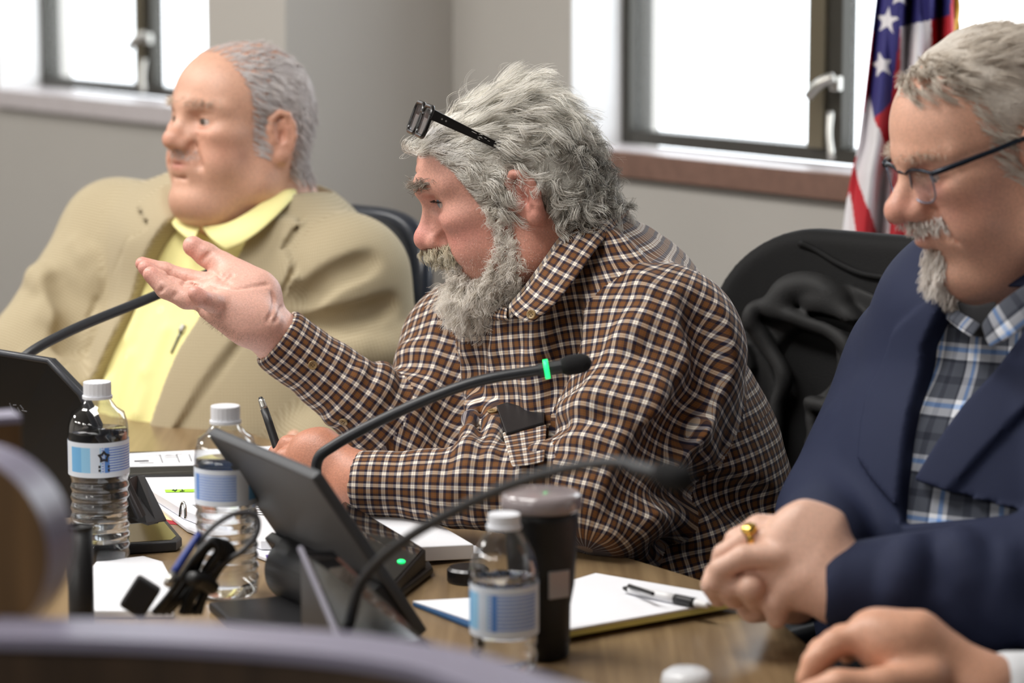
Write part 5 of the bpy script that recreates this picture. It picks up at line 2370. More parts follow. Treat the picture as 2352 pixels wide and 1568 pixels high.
# --- hair, beard, brows of the bearded man
rng = np.random.default_rng(21)
q = mfr.loc(V, False)
qn = VN @ mfr.R
al = np.abs(q[:, 1])
near_head = (np.abs(q[:, 0]) < .14) & (al < .12) & (q[:, 2] > -.14) & (q[:, 2] < .16)
ear_zone = (al > .0765) & (np.abs(q[:, 0] + .012) < .026) & (q[:, 2] < .040) & (q[:, 2] > -.04)


def sgn_(x):
    return np.where(x >= 0, 1.0, -1.0)


def scalp_mask(q, xs, ys):
    line = np.interp(q[:, 0], xs, ys)
    return np.clip((q[:, 2] - line) / .006, 0, 1)


mxs = [-.12, -.03, -.018, .010, .020, .038, .050, .062, .078, .10]
mys = [-.052, -.050, .004, .022, -.020, -.016, .020, .052, .074, .080]
sm_ = scalp_mask(q, mxs, mys) * near_head * (~ear_zone)


def mid_flow(p):
    s = sgn_(p[:, 1])
    f, u = p[:, 0], p[:, 2]
    d = np.zeros_like(p)
    top = np.clip((u - .05) / .05, 0, 1)
    front = np.clip((f - .066) / .02, 0, 1)
    back = np.clip((-f - .03) / .05, 0, 1)
    low = np.clip((.098 - u) / .014, 0, 1)
    d[:, 0] = -.85 * (1 - back * .7) + 1.7 * front * low - .2
    d[:, 1] = s * (.26 * top + .10 + .2 * front)
    d[:, 2] = -.55 * (1 - top) - .75 * back + .05 * top + .45 * front * low
    return d


def mid_len(p):
    return np.where(p[:, 0] > .066, .034, np.where(p[:, 2] > .06, .052, np.where(p[:, 0] > .015, .028, .050)))


def curly_flow(p):
    d = np.zeros_like(p)
    d[:, 0] = -.55
    d[:, 1] = sgn_(p[:, 1]) * .25
    d[:, 2] = -.65
    return d


def tint(o, w, c):
    at = o.data.color_attributes['Col']
    a = np.zeros(len(w) * 4, np.float32)
    at.data.foreach_get('color', a)
    a = a.reshape(-1, 4)
    a[:, :3] = rgbmix(a[:, :3], c, w)
    at.data.foreach_set('color', a.ravel())


curly_w = np.clip((.012 - q[:, 0]) / .03, 0, 1) * np.clip((.085 - q[:, 2]) / .03, 0, 1)
tint(mid_body, sm_ * .9, srgb(176, 172, 162)[:3])
M_HW = hair_mat('silver_hair', srgb(252, 250, 245), srgb(226, 220, 208))
M_HG = hair_mat('grey_hair', srgb(168, 165, 156), srgb(112, 108, 100))
ii = scatter(V, VN, sm_ * (1 - curly_w * .8), 12500, rng)
paths = grow(mfr, q[ii], qn[ii], mid_flow, mid_len, 20, lambda p: np.where(p[:, 2] > .075, .0038, .0065), lambda p: np.where(p[:, 2] > .075, .6, .9), 34, rng, lift=.20, jitter=.20, sdf=HS, gap=.0015, spread=.0032)
isd = rng.random(len(ii)) < .12
strands('hair', paths[~isd], .00021, M_HW, mid)
strands('hair', paths[isd], .00021, M_HG, mid)
ii = scatter(V, VN, sm_ * curly_w, 8500, rng)
paths = grow(mfr, q[ii], qn[ii], curly_flow, lambda p: np.full(len(p), .033), 26, .0070, 1.4, 26, rng, lift=.36, jitter=.45, sdf=HS, gap=.0015, spread=.0021)
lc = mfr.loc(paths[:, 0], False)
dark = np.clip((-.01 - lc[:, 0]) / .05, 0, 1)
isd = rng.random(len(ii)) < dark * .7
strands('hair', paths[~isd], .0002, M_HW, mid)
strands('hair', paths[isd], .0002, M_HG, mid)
# loose flyaway hairs round the outline
ii = scatter(V, VN, sm_, 240, rng)
paths = grow(mfr, q[ii], qn[ii], mid_flow, lambda p: np.full(len(p), .055), 20, .006, 1.0, 2, rng, lift=.9, jitter=.4, sdf=HS, gap=.002, spread=.001)
strands('hair', paths, .0001, M_HW, mid)
# thick under-layer of curls so that the scalp does not show
HC = Sdf()
HC.ell((.002, 0, .050), (.088, .079, .078), .01, mfr)
HC.ell((-.050, 0, .008), (.034, .060, .044), .03, mfr)
HC.ell((-.045, .056, .006), (.030, .020, .044), .02, mfr)
HC.half((.052, 0, .062), (.80, 0, -.60), .30, .012, mfr)
HC.half((.022, 0, .0), (.97, 0, -.15), .30, .012, mfr)
HC.ell((.002, .087, -.010), (.020, .03, .026), .006, mfr, sub=True)


def curl_noise(p):
    w = mfr.loc(p, False) if False else p
    return -.0045 * np.abs(noise3(w, 85)) - .0040 * noise3(w, 40)


HC.disp(curl_noise, (0, 0, .03), .25, mfr)
Vh, Fh = HC.mesh(.0026, mfr.o - .2, mfr.o + .2, 1)
Vh, Fh = biggest(Vh, Fh)
ql = mfr.loc(Vh, False)
cdk = np.clip((-.02 - ql[:, 0]) / .06, 0, 1) * np.clip((.10 - ql[:, 2]) / .06, 0, 1)  # shade between the back and lower curls, put into the colour
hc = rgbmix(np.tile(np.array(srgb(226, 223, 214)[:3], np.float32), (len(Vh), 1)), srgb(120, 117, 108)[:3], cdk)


def hairbase_mat(name):
    m = bpy.data.materials.new(name)
    N, L = nt(m)
    b = N['Principled BSDF']
    b.inputs['Roughness'].default_value = .7
    ca = N.new('ShaderNodeVertexColor')
    ca.layer_name = 'Col'
    L.new(ca.outputs['Color'], b.inputs['Base Color'])
    tc = N.new('ShaderNodeTexCoord')
    w = N.new('ShaderNodeTexNoise')
    w.inputs['Scale'].default_value = 160
    w.inputs['Distortion'].default_value = 2.5
    w.inputs['Detail'].default_value = 4
    L.new(tc.outputs['Object'], w.inputs['Vector'])
    bp = N.new('ShaderNodeBump')
    bp.inputs['Strength'].default_value = .8
    bp.inputs['Distance'].default_value = .003
    L.new(w.outputs['Fac'], bp.inputs['Height'])
    L.new(bp.outputs['Normal'], b.inputs['Normal'])
    return m


M_HB = hairbase_mat('hair_mass')
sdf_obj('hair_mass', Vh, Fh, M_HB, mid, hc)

# beard
seg = [(.030, .010), (.028, -.030), (.036, -.062), (.056, -.088), (.085, -.100), (.102, -.090)]


def dseg(f, u):
    best = np.full(len(f), 9.0)
    for (a, b), (c, d) in zip(seg[:-1], seg[1:]):
        ax, ay = c - a, d - b
        t = np.clip(((f - a) * ax + (u - b) * ay) / (ax * ax + ay * ay), 0, 1)
        best = np.minimum(best, np.hypot(f - a - t * ax, u - b - t * ay))
    return best


f_, u_ = q[:, 0], q[:, 2]
wid = np.interp(u_, [-.1, -.07, -.04, 0], [.030, .022, .015, .014])
jaw = np.clip((wid - dseg(f_, u_)) / .006, 0, 1) * near_head * (~ear_zone) * (al < .085) * (u_ < .006)
chin = ((f_ > .052) & (u_ < -.064) & (al < .045) & near_head) | ((f_ > .070) & (u_ < -.038) & (al > .024) & (al < .042) & near_head)
under = (qn[:, 2] < -.85) & (f_ < .06)
bm_ = np.clip(jaw + chin * 1.3, 0, 1.3) * (~under)
mou = (f_ > .098) & (al < .020) & (np.abs(u_ + .0475) < .010)
bm_ = bm_ * (~mou)
ii = scatter(V, VN, bm_, 9500, rng)


def beard_flow(p):
    s = sgn_(p[:, 1])
    d = np.zeros_like(p)
    ch = np.clip((p[:, 0] - .045) / .03, 0, 1)
    d[:, 0] = .40 * ch + .05
    d[:, 1] = s * (.22 - .15 * ch)
    d[:, 2] = -.9
    return d


def beard_len(p):
    ch = np.clip((p[:, 0] - .045) / .03, 0, 1) * np.clip((-.06 - p[:, 2]) / .02, 0, 1)
    return .014 + .020 * ch


pb_ = grow(mfr, q[ii], qn[ii], beard_flow, beard_len, 12, .0030, 1.5, 9, rng, lift=.75, jitter=.35, sdf=HS, gap=.0008, spread=.0022)
M_BW = hair_mat('white_beard', srgb(252, 248, 243), srgb(230, 222, 208))
strands('beard', pb_, .00019, M_BW, mid)
BD = Sdf()
BD.ell((.082, 0, -.098), (.030, .034, .030), .012, mfr)
BD.cone((.052, .052, -.070), (.080, .022, -.098), .010, .016, .015, mfr)
BD.ell((.109, 0, -.050), (.016, .030, .016), .006, mfr, sub=True)
BD.disp(lambda p: -.004 * np.abs(noise3(p, 120)), (.06, 0, -.08), .12, mfr)
Vb, Fb = BD.mesh(.0024, mfr.o - .2, mfr.o + .2, 1)
Vb, Fb = biggest(Vb, Fb)
sdf_obj('beard_mass', Vb, Fb, M_HB, mid, np.tile(np.array(srgb(232, 226, 214)[:3], np.float32), (len(Vb), 1)))
# moustache
mm = (f_ > .088) & (al < .038) & (u_ < -.0275) & (u_ > -.044) & near_head & (qn[:, 2] < .6)
ii = scatter(V, VN, mm.astype(float), 2600, rng)


def mou_flow(p):
    d = np.zeros_like(p)
    d[:, 0] = -.25 * np.clip(np.abs(p[:, 1]) / .02, 0, 1) + .1
    d[:, 1] = sgn_(p[:, 1]) * .60
    d[:, 2] = -.65
    return d


pm_ = grow(mfr, q[ii], qn[ii], mou_flow, lambda p: np.full(len(p), .021), 10, .0014, .8, 6, rng, lift=.38, jitter=.22, sdf=HS, gap=.0006, spread=.0013)
M_BT = hair_mat('tawny_moustache', srgb(214, 205, 182), srgb(150, 138, 112))
strands('moustache', pm_, .0002, M_BT, mid)
# eyebrows
eb = gss(np.stack([f_, al, u_], 1), (.100, .026, .0485), (.02, .019, .0045)) * near_head * (qn[:, 0] > .0)
ii = scatter(V, VN, eb, 560, rng)


def brow_flow(p):
    d = np.zeros_like(p)
    d[:, 0] = .45
    d[:, 1] = sgn_(p[:, 1]) * .8
    d[:, 2] = .12
    return d


pe_ = grow(mfr, q[ii], qn[ii], brow_flow, lambda p: np.full(len(p), .0115), 9, .0012, .7, 5, rng, lift=.32, jitter=.3, sdf=HS, gap=.0005, spread=.0016)
M_EB = hair_mat('grey_eyebrow', srgb(190, 184, 172), srgb(96, 84, 74))
strands('eyebrows', pe_, .0002, M_EB, mid)
# upper lashes
lash = []
for sgn in (1, -1):
    for k in range(46):
        t = k / 45
        r0 = np.array([.0935 - .012 * t * t, (.0225 + .026 * t) * sgn, .0200 + .006 - .003 * t])
        e0 = np.array([.0055, .003 * sgn * t, -.0010]) + rng.normal(0, .0008, 3)
        lash.append([r0 + e0 * s_ + np.array([0, 0, .0018]) * s_ * s_ for s_ in np.linspace(0, 1, 5)])
lash = mfr.wld(np.array(lash).reshape(-1, 3)).reshape(-1, 5, 3)
strands('eyelashes', lash, .00016, hair_mat('dark_lash', srgb(60, 48, 42), srgb(40, 32, 28)), mid)
# short stubble on neck and jaw, hair on the raised wrist
stb = np.clip(gss(np.stack([f_, al, u_], 1), (.03, .05, -.08), (.035, .03, .035)), 0, 1) * near_head
ii = scatter(V, VN, stb, 1800, rng)
ps_ = grow(mfr, q[ii], qn[ii], beard_flow, lambda p: np.full(len(p), .0022), 4, .0, 1, 1, rng, lift=.6, jitter=.4, spread=.0001)
strands('stubble', ps_, .00007, M_BW, mid)
wa = gss(V, P(560, 742, hd - .03), (.05, .03, .012)) * (VN[:, 2] < -.2)
ii = scatter(V, VN, wa, 200, rng)
ident = Frame((0, 0, 0), np.eye(3))


def arm_flow(p):
    return np.tile(np.array([-.5, -.1, -.6]), (len(p), 1))


pa_ = grow(ident, V[ii], VN[ii], arm_flow, lambda p: np.full(len(p), .0050), 6, .0002, .7, 1, rng, lift=.5, jitter=.4, spread=.0006)
strands('arm_hair', pa_, .00007, hair_mat('brown_arm_hair', srgb(110, 84, 62), srgb(70, 52, 40)), mid)

# --- spectacles pushed up on the hair
gl = thing('eyeglasses', 'black rectangular glasses pushed up into the silver curls', 'glasses', P(980, 275, 3.17))
M_GF = mat('black_acetate', srgb(16, 13, 13), .22)
gw = Vector((.19, -.98, 0)).normalized()
gu = Vector((.34, .10, .93))
gu = (gu - gw * gu.dot(gw)).normalized()
gn = gw.cross(gu).normalized()
gc = P(966, 274, 3.205)


def rrect(c, w, h, u, v, r, n=5):
    pts = []
    for sx, sy, a0 in ((1, 1, 0), (-1, 1, 90), (-1, -1, 180), (1, -1, 270)):
        for k in range(n):
            a = math.radians(a0 + 90 * k / (n - 1))
            pts.append(c + u * (sx * (w - r) + r * math.cos(a)) + v * (sy * (h - r) + r * math.sin(a)))
    return pts


for sx in (1, -1):
    c = gc + gw * (.030 * sx)
    pts = rrect(c, .025, .0175, gw, gu, .009)
    bm = BM()
    tube(bm, pts + [pts[0]], .0026, 8, 0, cap=False)
    obj('rim', bm, M_GF, gl, smooth=True)
    bm = BM()
    prism(bm, rrect(c, .0245, .017, gw, gu, .009), gn * .0012, 0)
    obj('lens', bm, thin_glass('spectacle_lens', (.97, .97, 1, 1), .12) if 'spectacle_lens' not in MATS else MATS['spectacle_lens'], gl)
    hg = c + gw * (.027 * sx) + gu * .010
    back = P(1000, 262, 3.2)
    dirn = (Vector((.90, 0, -.43)) + gw * (-.10 * sx)).normalized()
    bm = BM()
    e1, e2 = hg + dirn * .045, hg + dirn * .085
    sd = gw
    vv = dirn.cross(sd).normalized()
    if vv.z < 0:
        vv = -vv
    hexa(bm, [hg - sd * .0018 - vv * .006, hg + sd * .0018 - vv * .006, e2 + sd * .0018 - vv * .0035, e2 - sd * .0018 - vv * .0035,
              hg - sd * .0018 + vv * .006, hg + sd * .0018 + vv * .006, e2 + sd * .0018 + vv * .0035, e2 - sd * .0018 + vv * .0035], .001)
    tm = obj('temple_arm', bm, M_GF, gl)
    for k in (0, 1):
        bm = BM()
        lathe(bm, [(0, 0), (.0011, 0), (.0011, .0006), (0, .0006)], hg + dirn * (.012 + .005 * k) + sd * (.0018 * sx), 8, sd * sx)
        obj('rivet', bm, M_CHROME, tm)
bm = BM()
tube(bm, [gc - gw * .009 + gu * .006, gc + gu * .010 + gn * .001, gc + gw * .009 + gu * .006], .0022, 8, 4)
obj('bridge', bm, M_GF, gl, smooth=True)
# ================================================================== MAN IN THE TAN BLAZER
lm = thing('person', 'elderly man in tan blazer and yellow shirt listening', 'person', (-.36, 4.1, 0))
lfr = head_frame(P(553, 310, 3.95), 48, -6, 0, (.99, .98, .97))
lf = Vector((-.643, -.766, 0))
ll = Vector((.766, -.643, 0))
LH = Sdf()
head_ops(LH, lfr, dict(nose=.0, nosew=1.05, lip=.006, jowl=.005, cheek=.003, dchin=.003, bag=1, open=.0036, eyel=.001, fold=.006, ear=1.02, brow=.003, fore=.003, mouth=.0010))
lNB = P(612, 505, 4.02)
LH.cone(lfr.wld([[-.02, 0, -.03]])[0], lNB, .070, .078, .035)
LH.cone(lfr.wld([[.030, 0, -.085]])[0], P(575, 515, 3.98), .050, .060, .035)
lLS, lRS = P(800, 640, 3.91), P(272, 548, 4.19)
lLE, lRE = P(872, 945, 3.93), P(75, 830, 4.10)
lLW, lRW = P(735, 1030, 3.86), P(190, 1045, 3.95)
lCH, lWA, lPE = P(545, 690, 4.06), P(548, 980, 4.07), P(560, 1240, 4.10)
LB = Sdf()
LB.ops = list(LH.ops)
LB.ecap(lNB, lCH, ll, .06, .13, .8, .7, .04)
LB.ecap(lCH, lWA, ll, .15, .16, .7, .75, .04)
LB.ecap(lWA, lPE, ll, .16, .16, .75, .75, .04)
LB.chain([lCH + ll * .1 + UP * .03, lLS, lLE, lLW], [.05, .05, .036, .03], .03)
LB.chain([lCH - ll * .1 + UP * .03, lRS, lRE, lRW], [.05, .05, .036, .03], .03)
# hands folded on the lap edge of the desk
for w, tgt, o2 in ((lLW, P(690, 1052, 3.84), P(590, 1030, 3.74)), (lRW, P(250, 1066, 3.92), P(240, 1040, 3.80))):
    LB.ecap(w, tgt, UP, .032, .042, .7, .55, .02, e=.45)
    dr = (tgt - w).normalized()
    sd = dr.cross(UP).normalized()
    for k in range(4):
        b = tgt + sd * ((k - 1.5) * .019)
        LB.chain([b, b + dr * .035 - UP * .004, b + dr * .055 - UP * .018, b + dr * .05 - UP * .034], [.0105, .0098, .009, .008], .005)
    LB.chain([w + dr * .03 + sd * .035, tgt + sd * .045, tgt + sd * .035 + dr * .03], [.013, .011, .009], .006)
V, Fq = LB.mesh(.0030, np.array([-.80, 3.5, .66]), np.array([.10, 4.5, 1.62]), 1)
V, Fq = biggest(V, Fq)
VN = vnormals(V, Fq)
col = skin_colour(V, lfr, srgb(214, 166, 142)[:3], srgb(196, 124, 104)[:3], srgb(176, 104, 92)[:3], dict(nose=.6, cheek=.7))
q, al, near_head, ear_zone = head_masks(lfr, V, VN)
# age spots
qq = np.stack([q[:, 0], al, q[:, 2]], 1)
col = rgbmix(col, srgb(130, 92, 76)[:3], np.clip(gss(qq, (.052, .060, .042), (.006, .006, .007)) * (q[:, 1] > 0), 0, 1) * .8)
col = rgbmix(col, srgb(160, 104, 84)[:3], np.clip(gss(qq, (.045, .064, -.028), (.012, .012, .010)) * (q[:, 1] > 0), 0, 1) * .45)
sdf_obj('body', V, Fq, SKIN, lm, col)
for sg in (1, -1):
    eye_obj(lfr, sg, lm, (1, -.05, 0), srgb(84, 74, 66))
rng = np.random.default_rng(31)
xs = [-.12, -.035, -.024, .012, .018, .030, .040, .052, .066, .084]
ys = [-.060, -.055, .036, .034, -.030, -.028, .042, .078, .108, .125]
hm = scalp_mask(q, xs, ys) if 'scalp_mask' in globals() else 0
hm = hm * near_head * (~ear_zone)
thin = np.clip(1.15 - np.clip((q[:, 2] - .075) / .04, 0, 1) * np.clip((.085 - al) / .06, 0, 1) * .85, .12, 1)


def lflow(p):
    d = np.zeros_like(p)
    back = np.clip((-p[:, 0] - .02) / .05, 0, 1)
    top = np.clip((p[:, 2] - .07) / .04, 0, 1)
    d[:, 0] = -.9 + .5 * back
    d[:, 1] = sgn_(p[:, 1]) * .15
    d[:, 2] = -.45 * (1 - top) - .6 * back
    return d


M_LH = hair_mat('ash_grey_hair', srgb(232, 227, 226), srgb(176, 167, 164))
short_hair('hair', lm, lfr, LH, V, VN, hm * thin, 11000, lflow, .020, M_LH, rng, .00030, .16, 6, .0004, 7, .0014)
LHC = Sdf()
LHC.ell((-.012, 0, .046), (.0995, .0795, .0865), .01, lfr)
LHC.half((.030, 0, .05), (.93, 0, .36), .3, .015, lfr)
LHC.half((0, 0, -.045), (-.1, 0, -1), .3, .01, lfr)
LHC.ell((-.012, .090, .000), (.038, .026, .056), .006, lfr, sub=True)
LHC.ell((.03, 0, .125), (.085, .045, .034), .02, lfr, sub=True)
LHC.disp(lambda p: -.0016 * noise3(p, 60), (0, 0, .04), .2, lfr)
Vh, Fh = LHC.mesh(.0032, lfr.o - .2, lfr.o + .2, 1)
Vh, Fh = biggest(Vh, Fh)
sdf_obj('hair_mass', Vh, Fh, M_HB, lm, np.tile(np.array(srgb(200, 191, 188)[:3], np.float32), (len(Vh), 1)))
eb = gss(qq, (.090, .030, .041), (.016, .018, .004)) * near_head
short_hair('eyebrows', lm, lfr, LH, V, VN, eb, 420, brow_flow, .007, hair_mat('light_eyebrow', srgb(226, 214, 200), srgb(186, 168, 150)), rng, .00016, .25, 3, .0003, 6)
# faint white moustache stubble
ms = ((q[:, 0] > .09) & (al < .03) & (q[:, 2] < -.025) & (q[:, 2] > -.040) & near_head).astype(float)
short_hair('stubble', lm, lfr, LH, V, VN, ms, 220, mou_flow, .0016, M_LH, rng, .0002, .5, 5, .0001, 4)

# --- blazer
JK = Sdf()
JK.ecap(lPE, lWA, ll, .250, .245, .82, .80, .06)
JK.ecap(lWA, lCH, ll, .240, .205, .80, .66, .06)
JK.ell(lCH + UP * .09 - lf * .02, (.17, .15, .075), .06)
JK.ecap(lCH + ll * .05 + UP * .045, lLS + UP * .004, UP, .105, .078, .95, .95, .05)
JK.ecap(lCH - ll * .05 + UP * .045, lRS + UP * .004, UP, .105, .080, .95, .95, .05)
sdn = Vector((0, -1, 0))
JK.ecap(lLS, lLE, sdn, .082, .074, 1, 1, .03)
JK.ecap(lLE, lLW, sdn, .072, .050, 1, 1, .025)
JK.ecap(lRS, lRE, sdn, .082, .072, 1, 1, .03)
JK.ecap(lRE, lRW, sdn, .070, .050, 1, 1, .025)
for k in range(9):
    t0 = rng.uniform(.35, 1.0)
    a0 = rng.uniform(-90, 50)
    wrinkle(JK, lLS, lLE, sdn, .082, .074, 1, t0, t0 + rng.uniform(-.22, .05), a0, a0 + rng.uniform(40, 80), rng.uniform(.007, .011), .022, dep=-.006)
for k in range(9):
    t0 = rng.uniform(.2, 1.0)
    a0 = rng.uniform(-100, 20)
    wrinkle(JK, lRS, lRE, sdn, .082, .072, 1, t0, t0 + rng.uniform(-.2, .1), a0, a0 + rng.uniform(50, 90), rng.uniform(.008, .013), .022, dep=-.006)
for k in range(6):
    t0 = rng.uniform(.0, .8)
    a0 = rng.uniform(-90, 20)
    wrinkle(JK, lLE, lLW, sdn, .072, .05, 1, t0, t0 + .1, a0, a0 + 80, .009, .02, dep=-.006)
for pts, rr, kk, sub in (([(700, 690), (760, 640), (850, 600)], .008, .02, True), ([(690, 760), (780, 740), (890, 700)], .009, .022, True), ([(130, 640), (170, 720), (150, 800)], .010, .025, True)):
    pp = [surf_hit(JK, x, y, 3.5, 4.5) for x, y in pts]
    pp = [p for p in pp if p is not None]
    if len(pp) > 1:
        JK.chain([tuple(p) for p in catmull([tuple(a) for a in pp], 4)], rr, kk, sub=sub)
JK.cone(lNB + UP * .14, lNB - UP * .01, .10, .084, .01, sub=True)
near_lapel = front_poly(JK, [(690, 432), (716, 505), (664, 560), (694, 640), (600, 730), (400, 1010), (340, 1010), (420, 800), (476, 715), (566, 572), (640, 470)], 3.5, 4.5, ll, 3.95)
far_lapel = front_poly(JK, [(395, 420), (322, 470), (345, 520), (300, 545), (150, 850), (150, 930), (195, 900), (330, 640), (402, 500)], 3.5, 4.5, ll, 4.05)
seams = [([(700, 498), (682, 535), (658, 572)], .0032), ([(692, 590), (668, 650), (640, 692), (598, 735), (540, 815), (470, 910), (398, 1008)], .0034), ([(330, 480), (345, 520), (300, 548)], .0030), ([(300, 548), (230, 690), (152, 850)], .0032)]
_sm = []
for line, rr in seams:
    hp = [surf_hit(JK, x, y, 3.5, 4.5) for x, y in line]
    hp = [p for p in hp if p is not None]
    if len(hp) > 1:
        _sm.append(([tuple(np.array(p) + np.array(lf) * .006) for p in catmull([tuple(h_) for h_ in hp], 4)], rr))
vee = front_poly(JK, [(395, 440), (402, 500), (330, 640), (195, 900), (150, 1010), (340, 1012), (420, 800), (476, 715), (566, 572), (640, 470), (660, 420)], 3.5, 4.5, ll, 4.0)
raise_poly(JK, near_lapel, ll, lf, lCH, .008, .005)
raise_poly(JK, far_lapel, ll, lf, lCH, .008, .005)
cut_poly(JK, vee, ll, lf, lCH - lf * .01)
for pts_, rr in _sm:
    JK.chain(pts_, rr, .004, sub=True)
jb = (np.array([-.86, 3.5, .62]), np.array([.20, 4.6, 1.34]))
V2, F2 = JK.mesh(.0034, *jb, 2)
V2, F2 = biggest(V2, F2)
jregs = [dict(a=lPE, b=lCH + UP * .15, side=lf, r=(.2, .17), f=1.25, rref=.22, v0=0.0),
         dict(a=lLS, b=lLE, side=sdn, r=(.082, .074), rref=.08, bias=-.012),
         dict(a=lLE, b=lLW, side=sdn, r=(.07, .05), rref=.06, bias=-.006),
         dict(a=lRS, b=lRE, side=sdn, r=(.082, .072), rref=.08, bias=-.012),
         dict(a=lRE, b=lRW, side=sdn, r=(.07, .05), rref=.06, bias=-.006)]
juv, _ = limb_uv(V2, F2, jregs)
t1, t2, t3 = srgb(184, 171, 142), srgb(160, 146, 117), srgb(196, 183, 156)
M_TWEED = plaid_mat('tan_micro_check', [(0, t1), (.5, t2)], [(0, t3), (.5, t2)], .0042, .0042, .85, .3, .5, 700)
blazer = sdf_obj('blazer', V2, F2, M_TWEED, lm, uv=juv, label='tan micro-check blazer')
# --- yellow shirt filling the opening
YS = Sdf()
YS.ecap(lPE, lWA, ll, .236, .231, .82, .80, .06)
YS.ecap(lWA, lCH, ll, .227, .190, .80, .655, .06)
YS.ell(lCH + UP * .075 - lf * .02, (.14, .13, .070), .05)
for x0, y0, x1, y1 in ((300, 820, 260, 980), (380, 760, 320, 950), (350, 650, 300, 780), (250, 880, 230, 1000)):
    a, b = surf_hit(YS, x0, y0, 3.5, 4.5), surf_hit(YS, x1, y1, 3.5, 4.5)
    if a is not None and b is not None:
        YS.cone(a, b, .006, .008, .016)
pl = [surf_hit(YS, x, y, 3.5, 4.5) for x, y in ((452, 560), (405, 700), (330, 860), (285, 990))]
pl = [p for p in pl if p is not None]
YS.chain([tuple(p + lf * -.012) for p in pl], .0150, .004)
YS.cone(lNB + UP * .14, lNB - UP * .0, .088, .076, .008, sub=True)
V3, F3 = YS.mesh(.005, *jb, 1)
V3, F3 = biggest(V3, F3)
M_YEL = mat('yellow_oxford', srgb(243, 235, 164), .75, bump=.15, bscale=900)
yshirt = sdf_obj('shirt', V3, F3, M_YEL, lm, label='pale yellow button-down shirt')
cenL = P(560, 480, 4.0)
ribbon('collar', [P(462, 520, 3.90), P(520, 512, 3.885), P(580, 480, 3.89), P(640, 435, 3.93), P(676, 408, 4.0)], [P(520, 575, 3.865), P(562, 556, 3.855), P(610, 520, 3.86), P(660, 470, 3.90), P(694, 432, 3.99)], M_YEL, yshirt, 30, 7, .003, .007, cenL)
ribbon('collar', [P(462, 520, 3.905), P(425, 490, 3.95), P(402, 465, 4.02), P(420, 445, 4.08), P(500, 430, 4.1)], [P(448, 562, 3.885), P(400, 520, 3.93), P(390, 480, 4.03), P(410, 452, 4.10), P(500, 440, 4.13)], M_YEL, yshirt, 30, 7, .003, .006, cenL)
M_WB = mat('white_button', srgb(240, 236, 214), .3)
for x, y in ((370, 712), (298, 824)):
    h = surf_hit(YS, x, y, 3.5, 4.5)
    if h is not None:
        button(yshirt, h, sdf_normal(YS, h), .0058, M_WB)
# breast-pocket pen
a = surf_hit(YS, 428, 745, 3.5, 4.5)
b = surf_hit(YS, 398, 810, 3.5, 4.5)
if a is not None and b is not None:
    pen_between('silver clip pen in the yellow shirt pocket', a + lf * .004, b + lf * .004, [('cap', 0, .25, .004, .005, M_STEEL), ('clip', .25, 1, .0026, .0016, mat('grey_clip', srgb(120, 122, 110), .35, metal=.6))])
# trousers
TR = Sdf()
for sg in (1, -1):
    hp = lPE + ll * (.10 * sg) - UP * .06
    kn = hp + lf * .40
    ft = Vector((kn.x, kn.y, .10))
    TR.cone(hp, kn, .095, .07, .04)
    TR.cone(kn, ft, .068, .055, .03)
    TR.ecap(ft - UP * .05, ft - UP * .05 + lf * .16, ll, .048, .045, .8, .8, .02)
TR.ecap(lPE - UP * .08, lPE + UP * .02, ll, .18, .17, .75, .75, .05)
V3, F3 = TR.mesh(.009, np.array(lPE) - np.array([.8, .8, lPE.z]), np.array(lPE) + np.array([.5, .5, .2]), 1)
sdf_obj('trousers', V3, F3, mat('charcoal_wool', srgb(52, 50, 48), .9, noise=.1, nscale=300), lm)
# ================================================================== MAN IN THE NAVY BLAZER
rm = thing('person', 'man with goatee and glasses in navy blazer with clasped hands', 'person', (.5, 3.0, 0))
rfr = head_frame(P(2290, 366, 2.88), 72, 18, 0, (.97, .98, .98))
rf = Vector((-.72, -.69, 0)).normalized()
rl = Vector((.69, -.72, 0)).normalized()
RH = Sdf()
head_ops(RH, rfr, dict(nose=.007, nosew=1.05, chin=.006, lip=-.003, jowl=.005, cheek=.003, dchin=.004, bag=1, open=.0046, fold=.006, brow=.003, fore=.002, mouth=.0010))
rNB = P(2385, 660, 2.98)
RH.cone(rfr.wld([[-.02, 0, -.03]])[0], rNB, .064, .074, .035)
RH.cone(rfr.wld([[.025, 0, -.08]])[0], P(2300, 690, 2.93), .046, .056, .035)
rLS, rRS = P(2610, 850, 2.82), P(2120, 850, 3.13)
rLE, rRE = P(2500, 1330, 2.62), P(1935, 1190, 3.02)
rLW, rRW = P(1930, 1345, 2.63), P(1830, 1340, 2.72)
rCH, rWA, rPE = P(2370, 880, 2.98), P(2330, 1240, 2.97), P(2350, 1560, 3.0)
RB = Sdf()
RB.ops = list(RH.ops)
RB.ecap(rNB, rCH, rl, .055, .13, .8, .7, .04)
RB.ecap(rCH, rWA, rl, .145, .15, .7, .75, .04)
RB.ecap(rWA, rPE, rl, .15, .15, .75, .75, .04)
RB.chain([rCH + rl * .1 + UP * .03, rLS, rLE, rLW], [.05, .05, .036, .030], .03)
RB.chain([rCH - rl * .1 + UP * .03, rRS, rRE, rRW], [.05, .05, .036, .030], .03)


def RP(x, y, dz=0.0):
    return P(x, y, 2.64 + dz)


